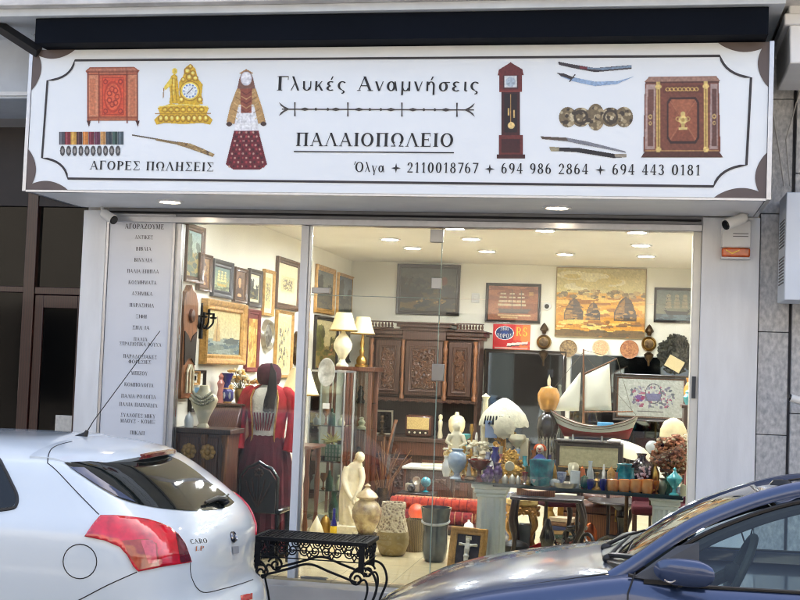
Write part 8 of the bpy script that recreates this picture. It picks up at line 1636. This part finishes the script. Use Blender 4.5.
single('wooden_boat', MB().loft(rg), m_woodm, 'small bare wooden boat hull on the low dark table', 'model boat')
c = Vector((at(621, 540, 2.6).x, 2.75, 0)); zt_ = at(621, 500, 2.75).z; t = thing('pedestal_table', 'dark pedestal table with a turned column behind the glass table', 'table', tuple(c)); build('top', MB().lathe([(0, zt_ - .03), (.30, zt_ - .03), (.33, zt_ - .015), (.32, zt_), (0, zt_)], c, 40), m_wooddk, t)
build('column', MB().lathe([(.05, .06), (.06, .1), (.04, .16), (.045, .25), (.062, .3), (.04, .34), (.05, .42), (.055, zt_ - .16), (.03, zt_ - .12), (.10, zt_ - .06), (.12, zt_ - .031)], c, 18), MATS['black_lacquer'], t)
for q_ in range(3): a_ = R(30 + 120 * q_); d_ = Vector((math.cos(a_), math.sin(a_), 0)); build('foot', MB().tube(curve([c + Vector((0, 0, .1)) + d_ * .04, c + Vector((0, 0, .09)) + d_ * .16, c + Vector((0, 0, .015)) + d_ * .28], 5), .024, 8), MATS['black_lacquer'], t)
c = Vector((at(655, 515, 1.55).x, 1.6, 0)); zs_ = at(655, 505, 1.55).z; t = thing('maroon_chair', 'low wooden chair with a maroon velvet seat behind the right pillar', 'chair', tuple(c)); build('seat', MB().box(c.x - .2, 1.4, zs_ - .08, c.x + .32, 1.85, zs_), m_mar, t, bev=.03); build('backrest', MB().box(c.x - .2, 1.86, zs_ - .05, c.x + .32, 1.92, zs_ + .12), m_mar, t, bev=.02)
for a_ in (-.17, .28):
    for b2 in (1.44, 1.82): build('leg', MB().lathe([(.014, 0), (.02, .04), (.012, .1), (.022, .22), (.02, zs_ - .081)], (c.x + a_, b2, 0), 10), m_woodr, t)
def motorbike(px, ybase, Lpx, label, m_tank):
    p_ = atz(px, ybase, 0); k = mpp(p_.y); L_ = Lpx * k; c = Vector((p_.x, p_.y, 0)); r_ = L_ * .2; t = thing('model_motorcycle', label, 'model', tuple(c), 'model motorcycles')
    A = R(-50); e1 = Vector((math.cos(A), math.sin(A), 0)); X = lambda u_, z_, s_=0: c + e1 * (u_ * L_) + Vector((0, 0, z_ * L_)) + Vector((-e1.y, e1.x, 0)) * s_ * L_
    for u_ in (-.32, .32): build('wheel', MB().tube([X(u_ + .2 * math.cos(a_), .2 + .2 * math.sin(a_)) for a_ in [2 * math.pi * q_ / 24 for q_ in range(24)]], r_ * .2, 8, True).tube([X(u_, .2, -.04), X(u_, .2, .04)], r_ * .25, 8), m_black_pl, t)
    build('frame', MB().tube([X(-.32, .2), X(-.1, .3), X(.12, .52), X(.32, .2)], L_ * .022, 6).tube([X(-.1, .3), X(.05, .18), X(.15, .45)], L_ * .02, 6).tube([X(.12, .52), X(.08, .68, .13)], L_ * .015, 6).tube([X(.12, .52), X(.08, .68, -.13)], L_ * .015, 6), m_steel, t); build('engine', MB().ball(X(-.0, .26), L_ * .12, L_ * .09, L_ * .1), m_iron, t)
    build('tank', MB().ball(X(.04, .5), L_ * .15, L_ * .1, L_ * .08, 14, 10), m_tank, t); build('seat', MB().ball(X(-.2, .47), L_ * .15, L_ * .09, L_ * .045, 14, 8), m_black_pl, t); build('headlamp', MB().ball(X(.22, .52), L_ * .055), m_steel, t)
motorbike(578, 551, 46, 'black model motorcycle on the floor under the glass table', m_black_pl); motorbike(559, 555, 28, 'smaller silver model motorcycle left of the black one', MATS['old_silver'])
p_ = atz(541, 553, 0); c = Vector((p_.x, p_.y, 0)); t = thing('model_car', 'red toy racing car on the floor under the glass table', 'toy car', tuple(c)); build('body', MB().loft([[c + Vector((x_, y_ * w2, z_)) for y_, z_ in ((-.05, .02), (-.05, zt2 * .6), (-.03, zt2), (.03, zt2), (.05, zt2 * .6), (.05, .02))] for x_, w2, zt2 in ((-.13, .5, .04), (-.08, .9, .06), (-.02, 1, .09), (.05, 1, .085), (.09, 1, .06), (.13, .7, .05))]), m_red_c, t)
for a_ in (-.08, .08):
    for b2 in (-.055, .055): build('wheel', MB().lathe([(.028, -.012), (.03, 0), (.028, .012)], (c.x + a_, c.y + b2, .03), 16, m=rm2), m_black_pl, t)
p_ = atz(523, 551, 0); c = Vector((p_.x, p_.y + .05, 0)); single('grey_metal_box', MB().box(c.x - .06, c.y - .08, 0, c.x + .06, c.y + .08, .24), mat('grey_metal', (90, 94, 96), .4, .5, var=.2), 'upright grey metal box on the floor beside the red toy car', 'box', bev=.008)
single('dark_bag', MB().ball((c.x - .05, c.y - .3, .06), .13, .1, .07, 16, 10, .06), m_black_pl, 'crumpled black bag on the floor beside the broad pillar', 'bag')

# ------------------------------------------------------------------ more of the crowd of small things
m_wchina = mat('white_china', (232, 230, 222), .2, var=.04, coat=.6); m_bluew = mat('blue_white_china', (214, 220, 228), .2, rgb2=(40, 66, 140), scale=26, coat=.6); m_copper = mat('copper', (176, 96, 58), .3, 1, var=.25, scale=14)
JUG = [(.6, 0), (.65, .04), (1, .35), (.9, .6), (.5, .78), (.55, .95), (.7, 1), (.5, .96), (0, .6)]; CUP_ = [(.5, 0), (.55, .05), (.3, .12), (.3, .25), (.8, .5), (1, .95), (1, 1), (.88, .95), (0, .4)]; STICK = [(1, 0), (1, .04), (.4, .12), (.25, .3), (.5, .4), (.25, .5), (.22, .8), (.55, .88), (.4, 1), (0, .98)]; DOME = [(.9, 0), (1, .1), (.95, .5), (.6, .85), (.15, .95), (.2, 1), (0, 1.02)]; FIG = [(.8, 0), (.8, .08), (.5, .1), (.75, .3), (.5, .5), (.6, .65), (.3, .76), (.4, .86), (.2, .98), (0, 1)]
for nm, lb, ct, px, pt, v, r, pr, mm_ in (
    ('china_jug', 'white china jug just left of the cherub figure', 'jug', 446, 456, .26, 5, JUG, m_wchina), ('gilt_goblet', 'gilt goblet between the cherub and the ruby bowl', 'goblet', 467, 455, .36, 4.5, CUP_, m_gold), ('short_candlestick', 'short brass candlestick behind the opaline vase', 'candlestick', 463, 446, .24, 4, STICK, m_brass),
    ('china_figurine', 'white china figurine left of the ruby bowl', 'figurine', 468.5, 462, .20, 3.6, FIG, m_wchina), ('blue_white_jar', 'blue and white china jar left of the cobalt jug', 'jar', 487, 452, .30, 5.5, VASE, m_bluew), ('cream_urn', 'cream china urn between the beaded lamp base and the shell dish', 'urn', 513, 452, .36, 5, VASE, m_ivory),
    ('bronze_figurine', 'dark bronze figurine behind the plain cream box', 'figurine', 528, 440, .55, 4, FIG, m_bronze), ('amber_vase', 'amber glass vase behind the clown figure', 'vase', 533, 450, .40, 4.5, VASE, m_cols[1]), ('brass_bell', 'small brass bell right of the turquoise vase', 'bell', 553.5, 463, .18, 3.6, DOME, m_brass),
    ('ruby_tumbler', 'small ruby glass tumbler before the dark green one', 'tumbler', 525, 472, .03, 3, CUP_, m_ruby), ('crystal_decanter', 'slim crystal decanter at the middle of the large radio front', 'decanter', 590, 461, .18, 3.6, JUG, m_crystal), ('copper_pot', 'small copper pot between the gilt cup and the crystal decanter', 'pot', 582, 466, .20, 4, DOME, m_copper),
    ('white_figurine', 'little white figurine left of the gilded egg', 'figurine', 603.5, 464, .20, 3, FIG, m_wchina), ('brass_urn', 'brass urn between the plum vase and the hydrangeas', 'urn', 654.5, 463, .30, 5, VASE, m_brass), ('rose_vase', 'tall rose china vase at the far right behind the turquoise cup', 'vase', 688, 465, .16, 4, VASE, mat('rose_china')),
    ('green_jar', 'green glass jar between the urn and the red berries', 'jar', 668, 474, .10, 3.4, DOME, m_cols[2]), ('silver_teapot', 'round silver teapot behind the little silver pots', 'teapot', 521, 463, .16, 5, DOME, MATS['old_silver']), ('cream_bottle', 'slim cream bottle behind the pink china vase', 'bottle', 500, 446, .38, 3.2, JUG, m_cream),
    ('bluewhite_bowl', 'blue and white bowl between the glass paperweight and the silvery dish', 'bowl', 561.5, 472, .10, 5, CUP_, m_bluew), ('tall_figurine', 'tall white china lady left of the tall cream candlestick', 'figurine', 475, 432, .52, 4.5, FIG, m_wchina)):
    item(nm, lb, ct, px, pt, v, [(a * r, b) for a, b in pr], mm_)
def fl_item(nm, lb, ct, px, ybase, ptop, r, pr, mm_):
    p_ = atz(px, ybase, 0); k = mpp(p_.y); h = at(px, ptop, p_.y).z; single(nm, MB().lathe([(a * r * k, b * h) for a, b in pr], p_, 22), mm_, lb, ct)
for a in ((('brass_urn', 'big brass urn on the floor under the glass table, right of the pillar', 'urn', 549, 541, 505, 7, VASE, m_brass)), ('copper_cauldron', 'copper cauldron on the floor behind the model motorcycles', 'cauldron', 590, 540, 519, 9, DOME, m_copper), ('blue_white_vase', 'tall blue and white floor vase behind the gilded stool', 'vase', 508, 545, 492, 7, VASE, m_bluew),
          ('clay_jug', 'brown clay jug on the floor between the straw basket and the rugs', 'jug', 402, 528, 505, 7, JUG, mat('brown_clay', (130, 80, 52), .6, var=.3, scale=10)), ('dark_vase', 'dark bronze floor vase in front of the wooden vitrine', 'vase', 354 + 21, 528, 498, 6, VASE, m_bronze), ('white_floor_jar', 'white lidded floor jar beside the low chest', 'jar', 468, 545, 520, 7, DOME, m_wchina),
          ('brass_pot', 'round brass pot on the floor behind the labelled bottle', 'pot', 325, 533, 515, 6, DOME, m_brass), ('green_floor_vase', 'green glazed floor vase left of the bending statue', 'vase', 340.5 - 8, 528, 492, 5, VASE, m_cols[2])): fl_item(*a)
x0_ = at(594, 520, 3.2).x; t = thing('travel_trunk', 'old brown travel trunk far under the glass table', 'trunk', (x0_, 3.4, 0)); wbox(t, 'body', x0_ - .35, 3.2, 0, x0_ + .25, 3.6, .26, m_woodm); wbox(t, 'lid', x0_ - .355, 3.195, .261, x0_ + .255, 3.605, .36, m_woodr, .03); build('brass_corner', MB().box(x0_ - .36, 3.19, .2, x0_ - .3, 3.194, .32).box(x0_ + .2, 3.19, .2, x0_ + .26, 3.194, .32), m_brass, t)
random.seed(31); bk0 = at(560, 530, 2.9)
for i in range(6):
    cc_ = [(120, 40, 36), (50, 70, 60), (150, 120, 80), (44, 50, 80), (100, 70, 44), (170, 150, 120)][i]; nmc = ['red', 'green', 'tan', 'navy', 'brown', 'cream'][i]
    t = single('old_book', MB().cbox((bk0.x + .02 * (i % 2), 2.95, .02 + .041 * i), (.24, .17, .038), rz=random.uniform(-.15, .15)), mat('book_' + nmc, cc_, .7, var=.2, scale=30), '%s bound old book in the pile on the floor under the glass table' % nmc, 'book', 'pile of old books', bev=.003)

def dark_chair(px, Y, rz, label, m_seat):
    o = at(px, 520, Y); c = Vector((o.x, Y, 0)); A = Matrix.Rotation(rz, 3, 'Z'); X = lambda x, y, z: c + A @ Vector((x, y, z)); t = thing('wooden_chair', label, 'chair', tuple(c), 'dark chairs behind the glass table')
    build('seat', MB().loft([[X(x_ * s_, y_ * s_, z_) for x_, y_ in ((-.19, -.19), (.19, -.19), (.17, .19), (-.17, .19))] for s_, z_ in ((.96, .42), (1, .43), (1, .455), (.94, .475))]), m_seat, t, bev=.01)
    for x_, y_ in ((-.17, -.17), (.17, -.17)): build('leg', MB().tube(curve([X(x_, y_, .42), X(x_ * 1.12, y_ * 1.12, .3), X(x_ * .95, y_ * .95, .12), X(x_ * 1.12, y_ * 1.15, 0)], 5), [.024, .026, .027, .026, .025, .023, .021, .02, .018, .017, .016, .015, .014, .014, .015, .016], 8), m_wooddk, t)
    for x_ in (-.15, .15): build('leg', MB().tube(curve([X(x_ * 1.1, .21, 0), X(x_, .17, .25), X(x_, .18, .45), X(x_, .22, .7), X(x_ * .95, .25, .92)], 5), .018, 8), m_wooddk, t)
    bk = MB(); 
    for z_ in (.56, .72, .88): bk.tube([X(-.145, .20 + (z_ - .5) * .12, z_), X(0, .215 + (z_ - .5) * .12, z_ + .015), X(.145, .20 + (z_ - .5) * .12, z_)], [.014, .02, .014], 8)
    build('back_rails', bk, m_wooddk, t)
dark_chair(556, 2.35, R(200), 'dark wooden chair with a rail back behind the turquoise vase end of the table', m_mar)
dark_chair(604, 3.1, R(150), 'dark wooden chair with a brown seat farther back near the pedestal table', m_woodr)
c = at(548, 530, 1.75); single('black_lamp_base', MB().lathe([(.08, 0), (.085, .02), (.03, .05), (.05, .12), (.07, .2), (.04, .3), (.02, .36), (0, .37)], (c.x, 1.7, 0), 18), MATS['black_lacquer'], 'black bulbous lamp base on the floor by the coffee table leg', 'lamp base')

for nm, lb, ct, px, pt, v, r, pr, mm_ in (
    ('perfume_bottle', 'tiny amber perfume bottle left of the ruby bowl foot', 'bottle', 463, 475, .06, 2.6, JUG, m_cols[1]), ('sugar_bowl', 'white sugar bowl behind the purple cut glass', 'bowl', 490, 458, .18, 4, DOME, m_wchina), ('small_urn', 'turquoise urn with slim neck behind the silver teapot', 'urn', 524, 456, .28, 4, VASE, m_turq),
    ('gold_box', 'little gilt casket between the silver teapot and the turquoise vase', 'casket', 527.5, 476, .05, 3, DOME, m_gold), ('pearl_vase', 'pearly white vase below the round shell dish', 'vase', 517, 449, .26, 4, VASE, m_opal), ('cobalt_bottle', 'slim cobalt bottle behind the turquoise vase', 'bottle', 549, 455, .30, 2.6, JUG, m_cob),
    ('rose_bowl', 'rose china bowl behind the orange mugs next to the teal jar', 'bowl', 614, 472, .20, 4, CUP_, mat('rose_china')), ('teal_bottle', 'teal bottle between the teal jar and the plum vase', 'bottle', 632.5, 468, .16, 2.6, JUG, m_teal), ('amber_cup', 'amber glass cup right of the last orange mug', 'cup', 656.5, 481, .04, 3, CUP_, m_cols[1]),
    ('white_pitcher', 'tall white pitcher behind the cherub figure', 'pitcher', 449, 440, .55, 5, JUG, m_wchina), ('brass_candlestick', 'tall brass candlestick between the cherub and the beaded lamp', 'candlestick', 470, 424, .60, 4, STICK, m_brass), ('crystal_bowl', 'cut crystal bowl at the table front below the clown', 'bowl', 536, 479, .0, 4, CUP_, m_crystal)):
    item(nm, lb, ct, px, pt, v, [(a * r, b) for a, b in pr], mm_)
LED=215; EXPO=2.36
# ------------------------------------------------------------------ light
w = bpy.data.worlds.new('World'); SC.world = w; w.use_nodes = True; nt = w.node_tree
sky = nt.nodes.new('ShaderNodeTexSky'); sky.sky_type = 'NISHITA'; sky.sun_disc = False
SUN_EL, SUN_AZ = 42, 20        # azimuth measured from +Y (behind the shop) toward +X
sky.dust_density = 10; sky.air_density = 0.85; sky.ozone_density = 0.1
sky.sun_elevation = R(SUN_EL); sky.sun_rotation = R(SUN_AZ)
bg = nt.nodes['Background']; bg.inputs['Strength'].default_value = .15
nt.links.new(sky.outputs[0], bg.inputs[0])
sl = bpy.data.lights.new('sun', 'SUN'); sl.energy = 4; sl.angle = R(.53); sl.color = (1, .95, .88)
so = bpy.data.objects.new('sun', sl); COL.objects.link(so)
dirv = Vector((math.sin(R(SUN_AZ)) * math.cos(R(SUN_EL)), math.cos(R(SUN_AZ)) * math.cos(R(SUN_EL)), math.sin(R(SUN_EL))))
so.rotation_euler = dirv.to_track_quat('Z', 'Y').to_euler(); so.location = dirv * 40
MATS['ceiling_led'].node_tree.nodes['Emission'].inputs[1].default_value = LED
vs = SC.view_settings; SC.display_settings.display_device = 'sRGB'
vs.view_transform = 'Standard'; vs.look = 'None'; vs.gamma = 1; vs.use_curve_mapping = False; vs.exposure = EXPO
SC.cycles.max_bounces = 10; SC.cycles.transparent_max_bounces = 24; SC.cycles.caustics_reflective = False; SC.cycles.caustics_refractive = False
SC.cycles.sample_clamp_indirect = 6
SC.cycles.use_denoising = True
SC.cycles.filter_width = 1.1
